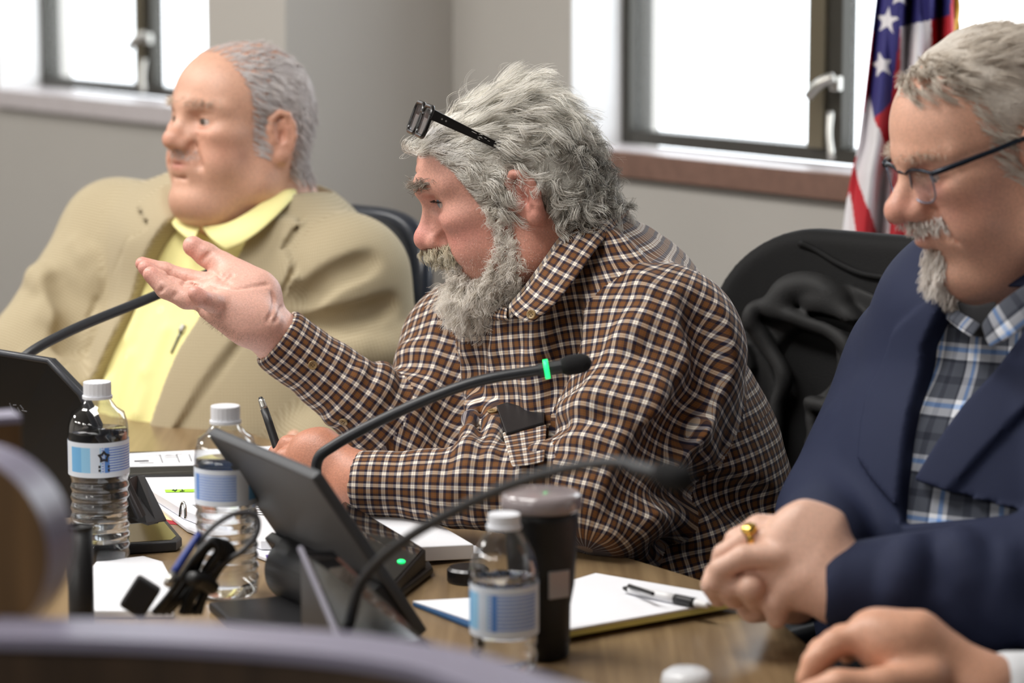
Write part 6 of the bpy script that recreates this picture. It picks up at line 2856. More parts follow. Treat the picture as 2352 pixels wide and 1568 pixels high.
# left hand laid over the right
RB.ecap(rLW, RP(1858, 1285, .0), (UP * .8 + Vector((.5, 0, 0))), .034, .044, .80, .60, .02)
RB.ecap(RP(1862, 1285, 0), RP(1800, 1250, .0), (UP * .85 + Vector((.45, 0, 0))), .044, .042, .55, .42, .02, e=.4)
RB.ell(RP(1836, 1212, .012), (.020, .020, .016), .015)
finger(RB, [RP(1822, 1215, .022), RP(1742, 1212, .03), RP(1690, 1240, .035), RP(1672, 1275, .038)], [.0135, .0112, .0100, .0085], .005)
finger(RB, [RP(1805, 1240, .006), RP(1718, 1236, .012), RP(1662, 1272, .016), RP(1648, 1310, .018)], [.0135, .0112, .0100, .0088], .003)
finger(RB, [RP(1795, 1275, -.012), RP(1708, 1278, -.010), RP(1655, 1306, -.006), RP(1640, 1340, -.004)], [.0135, .0114, .0102, .0090], .003)
finger(RB, [RP(1852, 1325, -.014), RP(1808, 1352, -.008), RP(1782, 1385, -.004), RP(1784, 1420, .0)], [.0165, .0125, .0115, .0100], .006)
# right hand underneath: curled fingers side by side
RB.ecap(rRW, RP(1740, 1330, .04), UP, .034, .042, .8, .6, .02, e=.5)
for x, y, dz in ((1640, 1330, .015), (1675, 1335, .0), (1722, 1338, -.012)):
    finger(RB, [RP(x + 45, y - 25, dz + .05), RP(x + 8, y - 10, dz + .015), RP(x, y + 12, dz), RP(x + 10, y + 40, dz + .012)], [.0125, .0122, .0118, .0100], .004)
V, Fq = RB.mesh(.0028, np.array([.12, 2.45, .62]), np.array([.86, 3.35, 1.62]), 1)
V, Fq = biggest(V, Fq)
VN = vnormals(V, Fq)
col = skin_colour(V, rfr, srgb(220, 170, 146)[:3], srgb(206, 126, 116)[:3], srgb(166, 100, 92)[:3], dict(nose=.9, cheek=.7))
hnd = np.clip(gss(V, RP(1770, 1290, 0), (.12, .12, .09)) * 1.7, 0, 1)
col = rgbmix(col, srgb(222, 182, 162)[:3], hnd * .8)
sdf_obj('body', V, Fq, SKIN, rm, col)
for sg in (1, -1):
    eye_obj(rfr, sg, rm, (1, 0, -.25), srgb(90, 100, 108))
q, al, near_head, ear_zone = head_masks(rfr, V, VN)
qq = np.stack([q[:, 0], al, q[:, 2]], 1)
rng = np.random.default_rng(41)
xs = [-.12, -.035, -.022, .012, .020, .032, .044, .050, .062, .084]
ys = [-.060, -.055, .036, .030, -.012, -.008, .050, .088, .098, .098]
hm = scalp_mask(q, xs, ys) * near_head * (~ear_zone)


def rflow(p):
    d = np.zeros_like(p)
    back = np.clip((-p[:, 0] - .02) / .05, 0, 1)
    top = np.clip((p[:, 2] - .085) / .03, 0, 1)
    d[:, 0] = -.75 + .35 * back + 1.15 * top * np.clip((p[:, 0] - .02) / .04, 0, 1)
    d[:, 1] = sgn_(p[:, 1]) * .10 + .75 * top
    d[:, 2] = -.65 * (1 - top) - .4 * back
    return d


M_RH = hair_mat('sandy_grey_hair', srgb(238, 230, 219), srgb(196, 184, 170))
short_hair('hair', rm, rfr, RH, V, VN, hm, 10000, rflow, lambda p: np.where(p[:, 2] > .085, .040, .026), M_RH, rng, .00030, .20, 10, .0006, 9, .0022, .10)
RHC = Sdf()
RHC.ell((-.008, 0, .052), (.101, .080, .088), .01, rfr)
RHC.half((.040, 0, .05), (.88, 0, -.45), .3, .012, rfr)
RHC.half((0, 0, -.045), (-.1, 0, -1), .3, .01, rfr)
RHC.ell((-.010, .090, .000), (.038, .026, .054), .006, rfr, sub=True)
RHC.disp(lambda p: -.0020 * noise3(p, 60), (0, 0, .04), .2, rfr)
Vh, Fh = RHC.mesh(.0032, rfr.o - .2, rfr.o + .2, 1)
Vh, Fh = biggest(Vh, Fh)
sdf_obj('hair_mass', Vh, Fh, M_HB, rm, np.tile(np.array(srgb(212, 203, 192)[:3], np.float32), (len(Vh), 1)))
eb = gss(qq, (.092, .030, .041), (.016, .018, .004)) * near_head
short_hair('eyebrows', rm, rfr, RH, V, VN, eb, 320, brow_flow, .008, hair_mat('pale_eyebrow', srgb(222, 210, 196), srgb(180, 160, 142)), rng, .00016, .3, 3, .0003, 6)
gt = ((q[:, 0] > .078) & (al < .021) & (q[:, 2] < -.062) & near_head) * 1.2 + ((q[:, 0] > .088) & (al < .034) & (q[:, 2] < -.026) & (q[:, 2] > -.041) & near_head) * 1.0


def goat_flow(p):
    d = np.zeros_like(p)
    ch = np.clip((-.05 - p[:, 2]) / .02, 0, 1)
    d[:, 0] = .25
    d[:, 1] = sgn_(p[:, 1]) * (.5 - .55 * ch)
    d[:, 2] = -.85
    return d


M_GT = hair_mat('white_goatee', srgb(250, 246, 242), srgb(212, 202, 192))
short_hair('goatee', rm, rfr, RH, V, VN, gt, 4200, goat_flow, lambda p: np.where(p[:, 2] < -.058, .017, .009), M_GT, rng, .00022, .45, 4, .0006, 8, .0010, .2)

# --- glasses worn
rg = thing('eyeglasses', 'dark blue half-rim glasses worn by the man with the goatee', 'glasses', rfr.o)
M_RG = mat('dark_blue_frame', srgb(22, 32, 46), .25, metal=.4)


def RL(f, l, u):
    return Vector(rfr.wld(np.array([[f, l, u]]))[0])


for sg in (1, -1):
    e1, e2 = RL(0.1060, .010 * sg, .024), RL(0.0990, .0545 * sg, .024)
    bm = BM()
    tube(bm, [e1, RL(0.1050, .022 * sg, .027), RL(0.1025, .040 * sg, .027), e2], .0020, 8, 5)
    obj('brow_bar', bm, M_RG, rg, smooth=True)
    bm = BM()
    pts = [RL(0.1050, .013 * sg, .022), RL(0.1060, .012 * sg, .004), RL(0.1060, .020 * sg, -.006), RL(0.1035, .040 * sg, -.007), RL(0.1005, .0505 * sg, .0), RL(0.0995, .0525 * sg, .022)]
    tube(bm, pts, .0009, 6, 5)
    obj('rim_wire', bm, mat('rim_wire', srgb(120, 130, 150), .2, metal=.7), rg, smooth=True)
    bm = BM()
    lens = [RL(0.1043, .0125 * sg, .0245), RL(0.1053, .012 * sg, .004), RL(0.1053, .020 * sg, -.006), RL(0.1028, .040 * sg, -.007), RL(0.0998, .0505 * sg, .0), RL(0.0988, .0525 * sg, .0235), RL(0.1015, .04 * sg, .0262), RL(0.1035, .022 * sg, .0262)]
    prism(bm, lens, RL(-.0012, 0, 0) - RL(0, 0, 0), 0)
    obj('lens', bm, MATS['spectacle_lens'], rg)
    bm = BM()
    tube(bm, [e2, RL(.090, .064 * sg, .026), RL(.04, .0815 * sg, .030), RL(.0, .0865 * sg, .031), RL(-.022, .086 * sg, .020)], [.0030, .0030, .0026, .0026, .0026], 8, 6)
    obj('temple_arm', bm, M_RG, rg, smooth=True)
bm = BM()
tube(bm, [RL(0.1060, -.010, .022), RL(0.1095, 0, .025), RL(0.1060, .010, .022)], .0016, 8, 5)
obj('bridge', bm, M_RG, rg, smooth=True)

# --- gold signet ring
rc, ra = RP(1728, 1236, .012), (RP(1700, 1245, .015) - RP(1760, 1236, .009)).normalized()
M_GOLD = mat('gold', srgb(226, 186, 96), .22, metal=1.0)
ring = thing('ring', 'chunky gold signet ring on the clasped hand', 'ring', rc)
bm = BM()
lathe(bm, [(.0122, -.003), (.0138, -.003), (.0138, .003), (.0122, .003), (.0122, -.003)], rc, 28, ra, close=False)
obj('band', bm, M_GOLD, ring, smooth=True)
bm = BM()
tn = (UP * .8 + Vector((-.1, -.6, 0))).normalized()
tn = (tn - ra * tn.dot(ra)).normalized()
lathe(bm, [(0, .0), (.0072, 0), (.0075, .002), (.0055, .004), (0, .0046)], rc + tn * .0128, 20, tn)
obj('signet', bm, M_GOLD, ring, smooth=True)

# --- navy blazer
NJ = Sdf()
NJ.ecap(rPE, rWA, rl, .225, .220, .80, .78, .06)
NJ.ecap(rWA, rCH, rl, .215, .195, .78, .66, .06)
NJ.ell(rCH + UP * .085 - rf * .02, (.16, .15, .07), .06)
NJ.ecap(rCH + rl * .05 + UP * .04, rLS, UP, .10, .078, .95, .95, .05)
NJ.ecap(rCH - rl * .05 + UP * .04, rRS, UP, .10, .080, .95, .95, .05)
NJ.ecap(rLS, rLE, sdn, .080, .072, 1, 1, .03)
rld = (rLE - rLW).normalized()
NJ.ecap(rLE, rLW + rld * .005, sdn, .070, .040, 1, 1, .025)
NJ.ecap(rRS, rRE, sdn, .080, .068, 1, 1, .03)
NJ.ecap(rRE, rRW + (rRE - rRW).normalized() * .01, sdn, .062, .042, 1, 1, .025)
for k in range(8):
    t0 = rng.uniform(.0, .9)
    a0 = rng.uniform(-90, 40)
    wrinkle(NJ, rLE, rLW, sdn, .07, .042, 1, t0, t0 + rng.uniform(-.1, .2), a0, a0 + rng.uniform(40, 90), rng.uniform(.006, .010), .022, dep=-.006)
for k in range(7):
    t0 = rng.uniform(.3, 1.0)
    a0 = rng.uniform(-90, 60)
    wrinkle(NJ, rRS, rRE, sdn, .08, .068, 1, t0, t0 + rng.uniform(-.2, .1), a0, a0 + rng.uniform(40, 80), rng.uniform(.007, .011), .022, dep=-.006)
NJ.cone(rLW - rld * .03, rLW + rld * .03, .031, .031, .003, sub=True)
NJ.cone(rNB + UP * .14, rNB - UP * .01, .10, .08, .01, sub=True)
veer = [(2205, 660), (2130, 800), (2096, 950), (2080, 1070), (1945, 1235), (1935, 1275), (1995, 1262), (2110, 1100), (2230, 920), (2352, 770), (2400, 660)]
rv = front_poly(NJ, veer, 2.5, 3.4, rl, 2.9)
lapn = front_poly(NJ, [(2400, 700), (2352, 770), (2230, 920), (2110, 1100), (1992, 1262), (2050, 1262), (2180, 1150), (2352, 960), (2420, 860)], 2.5, 3.4, rl, 2.85)
lapf = front_poly(NJ, [(2205, 660), (2130, 800), (2096, 950), (2080, 1070), (1945, 1235), (1900, 1235), (1980, 1050), (2000, 900), (2060, 760), (2150, 680)], 2.5, 3.4, rl, 2.95)
raise_poly(NJ, lapn, rl, rf, rCH, .008, .005)
raise_poly(NJ, lapf, rl, rf, rCH, .008, .005)
cut_poly(NJ, rv, rl, rf, rCH - rf * .01)
jb = (np.array([.08, 2.4, .60]), np.array([1.05, 3.5, 1.34]))
V2, F2 = NJ.mesh(.0034, *jb, 2)
V2, F2 = biggest(V2, F2)
M_NAVY = mat('navy_wool', srgb(33, 40, 66), .78, noise=.08, nscale=400, bump=.2, bscale=900, spec=.3)
sdf_obj('blazer', V2, F2, M_NAVY, rm, label='navy blue blazer')
# --- checked shirt
RS = Sdf()
RS.ecap(rPE, rWA, rl, .212, .207, .80, .78, .06)
RS.ecap(rWA, rCH, rl, .202, .182, .78, .655, .06)
RS.ell(rCH + UP * .07 - rf * .02, (.14, .13, .068), .05)
pl = [surf_hit(RS, x, y, 2.5, 3.4) for x, y in ((2262, 740), (2200, 850), (2130, 1000), (2020, 1170))]
pl = [p for p in pl if p is not None]
RS.chain([tuple(p + rf * -.012) for p in pl], .0150, .004)
RS.cone(rNB + UP * .14, rNB, .085, .072, .008, sub=True)
V3, F3 = RS.mesh(.005, *jb, 1)
V3, F3 = biggest(V3, F3)
uv3, _ = limb_uv(V3, F3, [dict(a=rPE, b=rCH + UP * .15, side=rf, r=(.2, .17), f=1.25, rref=.2, v0=0.0)])
b1, b2, b3, b4 = srgb(66, 70, 80), srgb(214, 216, 222), srgb(112, 152, 214), srgb(30, 34, 46)
sq = [(0, b1), (.24, b4), (.30, b2), (.44, b3), (.52, b2), (.60, b1), (.86, b4)]
M_RPL = plaid_mat('blue_grey_check', sq, sq, .055, .055, .8)
rshirt = sdf_obj('shirt', V3, F3, M_RPL, rm, uv=uv3, label='grey, white and blue checked shirt')
cenR = P(2330, 650, 2.95)
ribbon('collar', [P(2255, 745, 2.80), P(2290, 700, 2.78), P(2352, 655, 2.79), P(2430, 610, 2.84), P(2480, 590, 2.95)], [P(2275, 800, 2.775), P(2335, 765, 2.755), P(2400, 710, 2.765), P(2470, 650, 2.82), P(2510, 610, 2.94)], M_RPL, rshirt, 30, 7, .003, .006, cenR)
ribbon('collar', [P(2255, 745, 2.81), P(2205, 715, 2.86), P(2178, 685, 2.95), P(2230, 640, 3.06), P(2400, 600, 3.08)], [P(2232, 775, 2.80), P(2192, 745, 2.85), P(2165, 705, 2.96), P(2220, 660, 3.09), P(2400, 620, 3.11)], M_RPL, rshirt, 30, 7, .003, .006, cenR)
# dark undershirt at the throat
ribbon('undershirt', [P(2195, 690, 2.87), P(2240, 700, 2.83), P(2290, 690, 2.815)], [P(2230, 770, 2.86), P(2255, 775, 2.83), P(2290, 760, 2.81)], mat('black_tee', srgb(20, 20, 24), .85), rm, 14, 5, .002, .002, cenR)
for x, y in ((2223, 850), (2118, 1020)):
    h = surf_hit(RS, x, y, 2.5, 3.4)
    if h is not None:
        button(rshirt, h, sdf_normal(RS, h), .0056, mat('cream_button', srgb(206, 204, 186), .3))
TR = Sdf()
for sg in (1, -1):
    hp = rPE + rl * (.10 * sg) - UP * .04
    kn = hp + rf * .40
    ft = Vector((kn.x, kn.y, .10))
    TR.cone(hp, kn, .092, .07, .04)
    TR.cone(kn, ft, .068, .055, .03)
    TR.ecap(ft - UP * .05, ft - UP * .05 + rf * .16, rl, .048, .045, .8, .8, .02)
TR.ecap(rPE - UP * .08, rPE + UP * .02, rl, .18, .17, .75, .75, .05)
V3, F3 = TR.mesh(.009, np.array(rPE) - np.array([.8, .8, rPE.z]), np.array(rPE) + np.array([.5, .5, .2]), 1)
sdf_obj('trousers', V3, F3, mat('grey_wool', srgb(46, 48, 56), .9, noise=.1, nscale=300), rm)

# ================================================================== FOURTH PERSON: hand on a mouse, white cuff
hp_ = thing('person', 'person in white cuffed sleeve resting a hand on a black mouse', 'person', P(2700, 1560, 2.5).xy.to_3d())
OB = Sdf()


def OP(x, y, dz=0.0):
    return P(x, y + 16, 2.46 + dz)


oW, oE, oS = OP(2258, 1582, 0), Vector((.655, 2.49, .715)), Vector((.80, 2.58, 1.06))
OB.chain([oW, oE, oS], [.030, .042, .055], .03)
OB.ecap(oW, OP(2085, 1492, .0), (UP * .85 + Vector((.35, 0, 0))), .032, .042, .8, .55, .02, e=.5)
OB.ell(OP(2005, 1432, .006), (.020, .020, .017), .016)
OB.ell(OP(2050, 1460, .0), (.034, .028, .026), .02)
finger(OB, [OP(2000, 1435, .0), OP(1915, 1462, -.004), OP(1872, 1502, -.006), OP(1850, 1545, -.006)], [.0145, .0118, .0108, .0092], .006)
finger(OB, [OP(2020, 1440, .025), OP(1935, 1450, .03), OP(1885, 1480, .032), OP(1862, 1515, .032)], [.0145, .0120, .0110, .0092], .006)
finger(OB, [OP(2050, 1445, .045), OP(1965, 1448, .055), OP(1915, 1470, .058), OP(1895, 1500, .058)], [.0140, .0115, .0105, .009], .006)
finger(OB, [OP(2070, 1450, .060), OP(2000, 1450, .074), OP(1960, 1468, .078), OP(1945, 1490, .078)], [.0130, .0105, .0095, .0082], .006)
finger(OB, [OP(2130, 1540, -.025), OP(2030, 1556, -.04), OP(1925, 1556, -.045), OP(1858, 1574, -.045)], [.0180, .0140, .0125, .0105], .008)
# torso, neck and head of this person sit beyond the picture
oC, oN = Vector((.90, 2.42, 1.0)), Vector((.905, 2.415, 1.17))
OB.ecap(oC - UP * .30, oC, rl, .15, .16, .72, .7, .05)
OB.ecap(oC, oN, rl, .15, .06, .7, .9, .05)
OB.cone(oS, oC + UP * .06, .055, .08, .04)
ofr = head_frame(oN + UP * .19, 50, 8, 0, (1, 1, 1))
head_ops(OB, ofr, dict(jowl=.002))
OB.cone(ofr.wld([[-.02, 0, -.03]])[0], oN, .055, .06, .03)
V, Fq = OB.mesh(.0044, np.array([.22, 2.15, .62]), np.array([1.2, 2.85, 1.62]), 1)
V, Fq = biggest(V, Fq)
col = skin_colour(V, ofr, srgb(222, 168, 140)[:3], srgb(208, 128, 110)[:3], srgb(176, 104, 96)[:3], {})
sdf_obj('body', V, Fq, SKIN, hp_, col)
OS = Sdf()
od = (oE - oW).normalized()
OS.ecap(oW + od * .025, oE, UP, .040, .060, 1, 1, .01)
OS.cone(oE, oS, .062, .075, .02)
OS.ecap(oC - UP * .36, oC, rl, .19, .19, .75, .72, .05)
OS.ecap(oC, oN - UP * .04, rl, .18, .075, .72, .9, .05)
OS.cone(oS, oC + UP * .06, .075, .10, .04)
OS.cone(oW - od * .02, oW + od * .04, .028, .028, .003, sub=True)
OS.cone(oN + UP * .08, oN - UP * .03, .08, .062, .005, sub=True)
V3, F3 = OS.mesh(.006, np.array([.2, 2.0, .45]), np.array([1.25, 2.95, 1.5]), 1)
V3, F3 = biggest(V3, F3)
sdf_obj('shirt', V3, F3, mat('white_cotton', srgb(232, 234, 238), .8, bump=.15, bscale=700), hp_, label='white shirt sleeve')
TRo = oC - UP * .36
TR = Sdf()
for sg in (1, -1):
    a = TRo + rl * (.09 * sg) - UP * .05
    TR.cone(a, a + rf * .38, .085, .068, .04)
    ft = a + rf * .38
    TR.cone(ft, Vector((ft.x, ft.y, .08)), .065, .05, .03)
TR.ecap(TRo - UP * .06, TRo + UP * .04, rl, .17, .17, .75, .75, .05)
V3, F3 = TR.mesh(.010, np.array(TRo) - np.array([.7, .7, TRo.z]), np.array(TRo) + np.array([.4, .4, .15]), 1)
sdf_obj('trousers', V3, F3, mat('dark_slacks', srgb(44, 44, 50), .9), hp_)
# the mouse under the hand
ms = Sdf()
mc = OP(1945, 1512, .0)
mc.z = TZ
ms.ell(mc + UP * .004, (.052, .034, .032), .004)
ms.half(mc + UP * .001, -UP, .2, .001)
ms.chain([mc + Vector((-.05, 0, .02)), mc + Vector((-.02, 0, .037))], .0012, .002, sub=True)
V3, F3 = ms.mesh(.0025, np.array(mc) - .07, np.array(mc) + .07, 1)
mo = sdf_obj('computer_mouse', V3, F3, mat('mouse_black', srgb(26, 26, 28), .35), None)
tag(mo, 'black computer mouse under the hand with the white cuff', 'mouse')
# ================================================================== CHAIRS, JACKET, FLAG
M_LEATH = mat('black_chair_fabric', srgb(19, 19, 20), .75, spec=.3, bump=.25, bscale=600)
M_CHP = mat('chair_plastic', srgb(40, 41, 43), .5)
M_CHB = mat('blue_black_shell', srgb(34, 40, 52), .28)
M_ARM = mat('grey_armrest', srgb(74, 76, 78), .5)


def office_chair(lab, c, face, back_c, hw, hh, m_back, lean=10, arm_z=.67, arm_mat=None, rim=None, arms=((1, .26, 0.0), (-1, .26, 0.0)), th=.03):
    """c: floor point under the seat, face: unit facing, back_c: centre of the backrest"""
    ch = thing('office_chair', lab, 'chair', (c.x, c.y, 0))
    lft = Vector((-face.y, face.x, 0))
    ba = math.radians(lean)
    bu = (UP * math.cos(ba) - face * math.sin(ba)).normalized()
    bn = lft.cross(bu).normalized()
    # backrest: curved rounded pad
    S = Sdf()
    R = np.array([lft, bu, bn]).T.astype(np.float32)
    fr = Frame(back_c, R)

    def pad(p, hw=hw, hh=hh, th=th, r=.13):
        z = p[:, 2] - 1.1 * p[:, 0] ** 2 * (1 if True else 0) * np.sign(bn.dot(face))
        qx, qy = np.abs(p[:, 0]) - hw + r, np.abs(p[:, 1]) - hh + r
        d2 = np.sqrt(np.maximum(qx, 0) ** 2 + np.maximum(qy, 0) ** 2) + np.minimum(np.maximum(qx, qy), 0) - r
        dz = np.abs(z) - th
        e = .02
        return np.sqrt(np.maximum(d2 + e, 0) ** 2 + np.maximum(dz + e, 0) ** 2) + np.minimum(np.maximum(d2, dz) + e, 0) - e
    S._add('u', pad, fr, (0, 0, 0), math.hypot(hw, hh) + .1, .01)
    ext = np.array([hw + hh + .1] * 3)
    V, Fq = S.mesh(.006, np.array(back_c) - ext, np.array(back_c) + ext, 1)
    bk = sdf_obj('backrest', V, Fq, m_back, ch)
    if rim:
        bm = BM()
        pts = []
        for k in range(49):
            a = 2 * math.pi * k / 48
            x, y = math.cos(a), math.sin(a)
            e = .42
            px_, py_ = hw * math.copysign(abs(x) ** e, x), hh * math.copysign(abs(y) ** e, y)
            pts.append(Vector(fr.wld(np.array([[px_, py_, 1.1 * px_ * px_ * np.sign(bn.dot(face))]]))[0]))
        tube(bm, pts, rim, 12, 0, cap=False)
        obj('back_rim', bm, M_CHB, ch, smooth=True)
    # seat
    bm = BM()
    box(bm, c + UP * .455 + face * .02, face, lft, UP, .24, .25, .045, .03, 4)
    obj('seat', bm, m_back, ch, smooth=True)
    # spine bracket joining seat and back
    bm = BM()
    sgn = -1
    tube(bm, [c + UP * .40 - face * .12, c + UP * .42 - face * .27, back_c - bu * (hh * .7) - face * (th + .02), back_c - face * (th + .015)], [.022, .022, .02, .018], 10, 5)
    obj('spine', bm, M_CHP, ch, smooth=True)
    for sg, off, sh in arms:
        a = c + lft * (off * sg) + UP * (arm_z - .012) + face * (.02 + sh)
        bm = BM()
        box(bm, a, face, lft, UP, .125, .042, .014, .012, 4)
        ar = obj('armrest', bm, arm_mat or M_CHP, ch, smooth=True)
        bm = BM()
        tube(bm, [a - UP * .012, a - UP * .12 - face * .01, c + lft * ((off - .02) * sg) + UP * .43 - face * .02, c + lft * (.14 * sg) + UP * .405], [.016, .017, .018, .018], 10, 5)
        obj('arm_post', bm, M_CHP, ch, smooth=True)
    bm = BM()
    lathe(bm, [(.03, .12), (.03, .26), (.018, .26), (.018, .41), (.06, .41)], c, 20)
    obj('gas_column', bm, M_CHP, ch, smooth=True)
    for k in range(5):
        a = k * 2 * math.pi / 5 + .4
        d = Vector((math.cos(a), math.sin(a), 0))
        bm = BM()
        tube(bm, [c + UP * .12, c + d * .15 + UP * .10, c + d * .28 + UP * .075], [.03, .022, .015], 10, 3)
        obj('base_leg', bm, M_CHP, ch, smooth=True)
        bm = BM()
        s = Vector((-d.y, d.x, 0))
        lathe(bm, [(0, -.02), (.024, -.02), (.027, -.012), (.027, .012), (.024, .02), (0, .02)], c + d * .28 + UP * .0275, 20, s)
        obj('caster', bm, M_CHP, ch, smooth=True)
    return ch, fr, S


# chair of the bearded man, jacket over its back
cdir = Vector((-.64, -.77, 0)).normalized()
bc = P(2008, 912, 3.56)
c0 = Vector((bc.x, bc.y, 0)) + cdir * .27
apm = PZ(1600, 1330, .70) - cdir * .125
mch, mcfr, mcS = office_chair('black padded office chair with piped headrest behind the checked shirt', c0, cdir, bc, .212, .205, M_LEATH, 8, .70, M_CHP, None, ((1, (apm - c0).dot(Vector((-cdir.y, cdir.x, 0))), (apm - c0).dot(cdir) - .02), (-1, .27, 0)), .034)
bm = BM()
pts = []
for x, y in ((1838, 556), (1880, 575), (1930, 605), (1985, 628), (2050, 638), (2120, 645)):
    h = surf_hit(mcS, x, y, 3.2, 3.9)
    if h is not None:
        pts.append(h + cdir * .003)
if len(pts) > 2:
    tube(bm, pts, .0045, 8, 4)
    obj('piping', bm, M_LEATH, mch, smooth=True)

JS = Sdf()
lft = Vector((-cdir.y, cdir.x, 0))


def hitc(x, y, off=.012):
    h = surf_hit(mcS, x, y, 3.1, 3.95)
    if h is None:
        h = P(x, y, 3.50)
    return h + cdir * off


# the cloth follows the chair back, then folds and rolled edges are laid on it
JS._add('u', lambda p: mcS.val(p) - .012, WORLD, A(bc), .40, .004)
reg = [(h.dot(lft), h.z) for h in (hitc(x, y) for x, y in ((1690, 1270), (1712, 900), (1716, 780), (1748, 700), (1800, 664), (1850, 640), (1900, 652), (1960, 648), (2050, 690), (2120, 700), (2230, 720), (2230, 1270)))]
JS._add('s', lambda p: -poly_sd(np.stack([p @ A(lft), p[:, 2]], 1), reg), WORLD, A(bc), .5, .004)


def fold(px, r, off, k=.008, sub=False):
    JS.chain([tuple(p) for p in catmull([tuple(hitc(x, y, off)) for x, y in px], 5)], r, k, sub=sub)


JS.ell(hitc(1862, 830, .012), (.050, .030, .046), .006, sub=True)
JS.ell(hitc(1835, 990, .012), (.026, .026, .055), .006, sub=True)
for px, r, off, k, sub in (
        ([(1752, 740), (1752, 712), (1775, 700), (1820, 712), (1880, 735), (1935, 755), (1972, 790), (1986, 850), (1978, 905), (1940, 930), (1885, 918)], .0085, .026, .006, False),
        ([(1752, 740), (1785, 790), (1818, 842), (1822, 880), (1806, 930), (1800, 1010), (1775, 1090)], .0080, .022, .006, False),
        ([(1958, 775), (1966, 835), (1950, 880), (1920, 925)], .0050, .022, .005, False),
        ([(1800, 700), (1835, 662), (1890, 655), (1950, 690)], .0110, .018, .016, False),
        ([(1880, 690), (1930, 700), (1990, 735)], .0080, .020, .014, False),
        ([(1890, 720), (1940, 728), (2000, 762), (2040, 830)], .0060, .020, .010, True),
        ([(1884, 940), (1900, 1040), (1930, 1160), (1940, 1250)], .0075, .022, .007, False),
        ([(1985, 920), (1930, 985), (1882, 1012)], .0065, .022, .008, False),
        ([(2010, 860), (2030, 980), (2020, 1150)], .0080, .018, .014, False),
        ([(1728, 800), (1745, 900), (1740, 1020), (1760, 1150)], .0080, .020, .010, False),
        ([(1760, 860), (1772, 960), (1764, 1080)], .0060, .022, .008, True),
        ([(1990, 790), (2060, 780), (2130, 790)], .0040, .014, .005, False)):
    fold(px, r, off, k, sub)
JS.disp(lambda p: -.0016 * noise3(p, 34), bc, .5)
V, Fq = JS.mesh(.0030, np.array(bc) - np.array([.34, .3, .32]), np.array(bc) + np.array([.34, .3, .30]), 1)
V, Fq = biggest(V, Fq)
jk = sdf_obj('jacket', V, Fq, mat('black_softshell', srgb(25, 25, 26), .7, bump=.2, bscale=500), None)
tag(jk, 'black soft jacket slung over the padded chair back', 'jacket')

# chair of the man in the tan blazer
bc = P(735, 800, 4.27)
face = lf.copy()
c1 = Vector((bc.x, bc.y, 0)) + face * .27
office_chair('office chair with glossy blue-black rim behind the tan blazer', c1, face, bc, .262, .205, mat('dark_mesh', srgb(26, 28, 33), .7), 8, .66, None, .015)
# chair of the man in the navy blazer
c2 = Vector((rPE.x, rPE.y, 0))
apc = PZ(2188, 1494, .755) - rf * .125
bc = Vector((rCH.x, rCH.y, .92)) - rf * .25
office_chair('office chair carrying the man in the navy blazer', c2, rf, bc, .25, .24, M_LEATH, 8, .66, M_CHP)
# chair of the fourth person
c3 = Vector((oC.x, oC.y, 0))
office_chair('black office chair with grey armrest beside the white cuffed sleeve', c3, rf, Vector((oC.x, oC.y, .92)) - rf * .24, .25, .22, M_LEATH, 8, .767, M_ARM, None, ((1, .27, 0), (-1, -(apc - c3).dot(rl), (apc - c3).dot(rf) - .02)))

# ------------------------------------------------------------------ flag
fl = thing('flag', 'american flag with gold fringe hanging in folds by the window', 'flag', P(2120, 1500, 4.05).xy.to_3d())
M_FR = mat('flag_red', srgb(186, 28, 42), .7)
M_FWT = mat('flag_white', srgb(226, 222, 226), .7)
M_FB = mat('flag_blue', srgb(44, 40, 112), .7)
M_FG = mat('gold_fringe', srgb(222, 168, 40), .6, noise=.2, nscale=300)
polys = [(2, [(2015, -420), (2190, -420), (2182, 36), (2066, 62), (2063, 95), (2047, 232), (2010, 272), (1998, 210), (2002, 100), (2010, 0)]),
         (1, [(2066, 62), (2136, 46), (2142, 150), (2130, 300), (2085, 330), (2066, 180)]),
         (1, [(1986, 236), (1998, 210), (2010, 272), (2030, 330), (2052, 400), (2046, 460), (2044, 700), (2018, 700), (2012, 535), (1985, 450), (1962, 385), (1972, 320)]),
         (1, [(1952, 440), (1962, 500), (1972, 560), (1990, 700), (1900, 700), (1935, 500)])]
LE = [(-260, 2060), (-60, 2020), (0, 2012), (100, 2000), (230, 1985), (330, 1972), (400, 1955), (470, 1945), (535, 1936), (700, 1925)]
RE = [(-260, 2188), (0, 2188), (700, 2196)]
ny, nx = 300, 110
ys_ = np.linspace(-260, 690, ny)
lx = np.interp(ys_, [a for a, b in LE], [b for a, b in LE])
rx = np.interp(ys_, [a for a, b in RE], [b for a, b in RE])
pts = np.zeros((ny, nx, 3))
pix = np.zeros((ny, nx, 2))
for j in range(ny):
    for i in range(nx):
        s = i / (nx - 1)
        x = lx[j] + (rx[j] - lx[j]) * s
        y = ys_[j]
        dep = 4.02 + .022 * math.sin(s * 17 + y * .004) + .012 * math.sin(s * 31 - y * .006 + 1) + .05 * (s - .5) ** 2
        pts[j, i] = P(x, y, dep)
        pix[j, i] = (x, y)
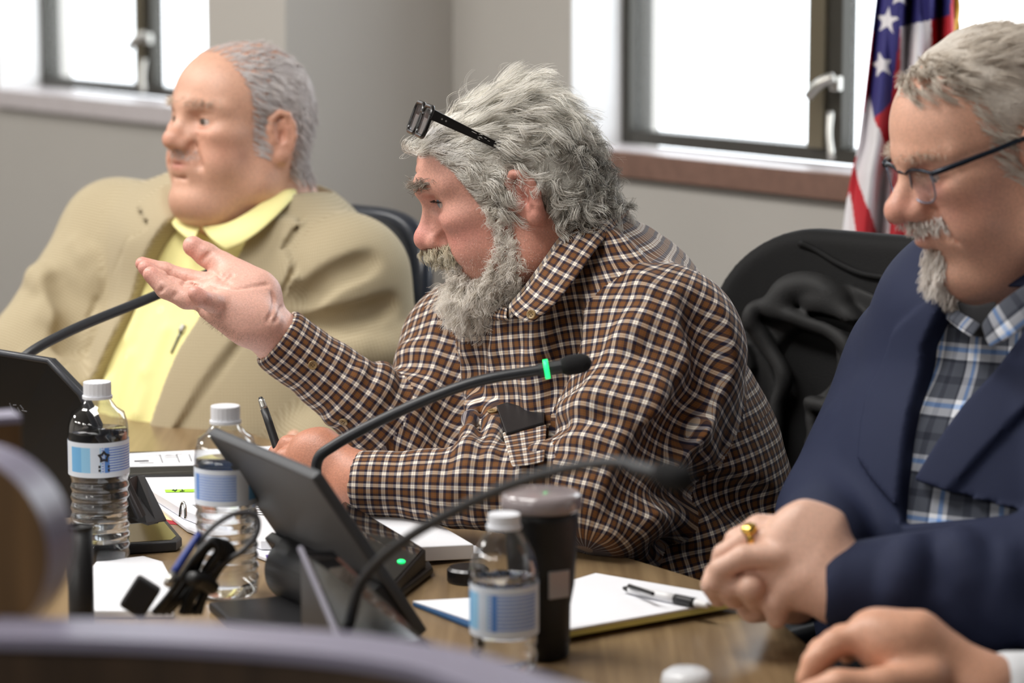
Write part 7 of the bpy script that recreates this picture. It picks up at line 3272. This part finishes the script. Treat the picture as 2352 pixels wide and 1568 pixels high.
me = grid_mesh('cloth', pts, [M_FR, M_FWT, M_FB, M_FG])
cen = (pix[:-1, :-1] + pix[1:, 1:]) / 2
cen = cen.reshape(-1, 2).astype(np.float32)
mi = np.zeros(len(cen), np.int32)
for (x, y, r) in ((2040, 48, 28), (2026, 150, 27), (2068, -10, 25)):
    a0 = .16 if y > 100 else -.10
    polys.append((1, [(x + (r if k % 2 == 0 else r * .40) * math.cos(math.pi / 2 + a0 + k * math.pi / 5), y - 1.18 * (r if k % 2 == 0 else r * .40) * math.sin(math.pi / 2 + a0 + k * math.pi / 5)) for k in range(10)]))
for idx, pg_ in polys:
    mi[poly_sd(cen, pg_) < 0] = idx
me.polygons.foreach_set('material_index', mi)
cl = link('cloth', me, fl)
so = cl.modifiers.new('thickness', 'SOLIDIFY')
so.thickness = .0015
fr_pts = np.zeros((60, 6, 3))
for j in range(60):
    for i in range(6):
        y = -260 + 950 * j / 59
        fr_pts[j, i] = P(2182 + i * 4.6 + 1.2 * math.sin(j * 1.9), y, 4.025 + .006 * math.sin(j * .8 + i))
me = grid_mesh('fringe', fr_pts, M_FG)
link('fringe', me, fl)
pb_ = P(2140, 1500, 4.085)
bm = BM()
lathe(bm, [(.012, .0), (.012, 2.25), (.0, 2.25)], Vector((P(2140, 0, 4.085).x, P(2140, 0, 4.085).y, 0)), 16)
obj('pole', bm, mat('oak_pole', srgb(150, 108, 60), .4), fl, smooth=True)
bm = BM()
lathe(bm, [(.105, 0), (.105, .02), (.05, .05), (.03, .10), (.014, .10)], Vector((P(2140, 0, 4.085).x, P(2140, 0, 4.085).y, 0)), 32)
obj('stand', bm, mat('brass_stand', srgb(190, 150, 80), .3, metal=.9), fl, smooth=True)
bm = BM()
lathe(bm, [(0, 2.25), (.02, 2.27), (.024, 2.29), (.016, 2.32), (0, 2.38)], Vector((P(2140, 0, 4.085).x, P(2140, 0, 4.085).y, 0)), 20)
obj('finial', bm, mat('brass_finial', srgb(200, 160, 84), .25, metal=1.0), fl, smooth=True)
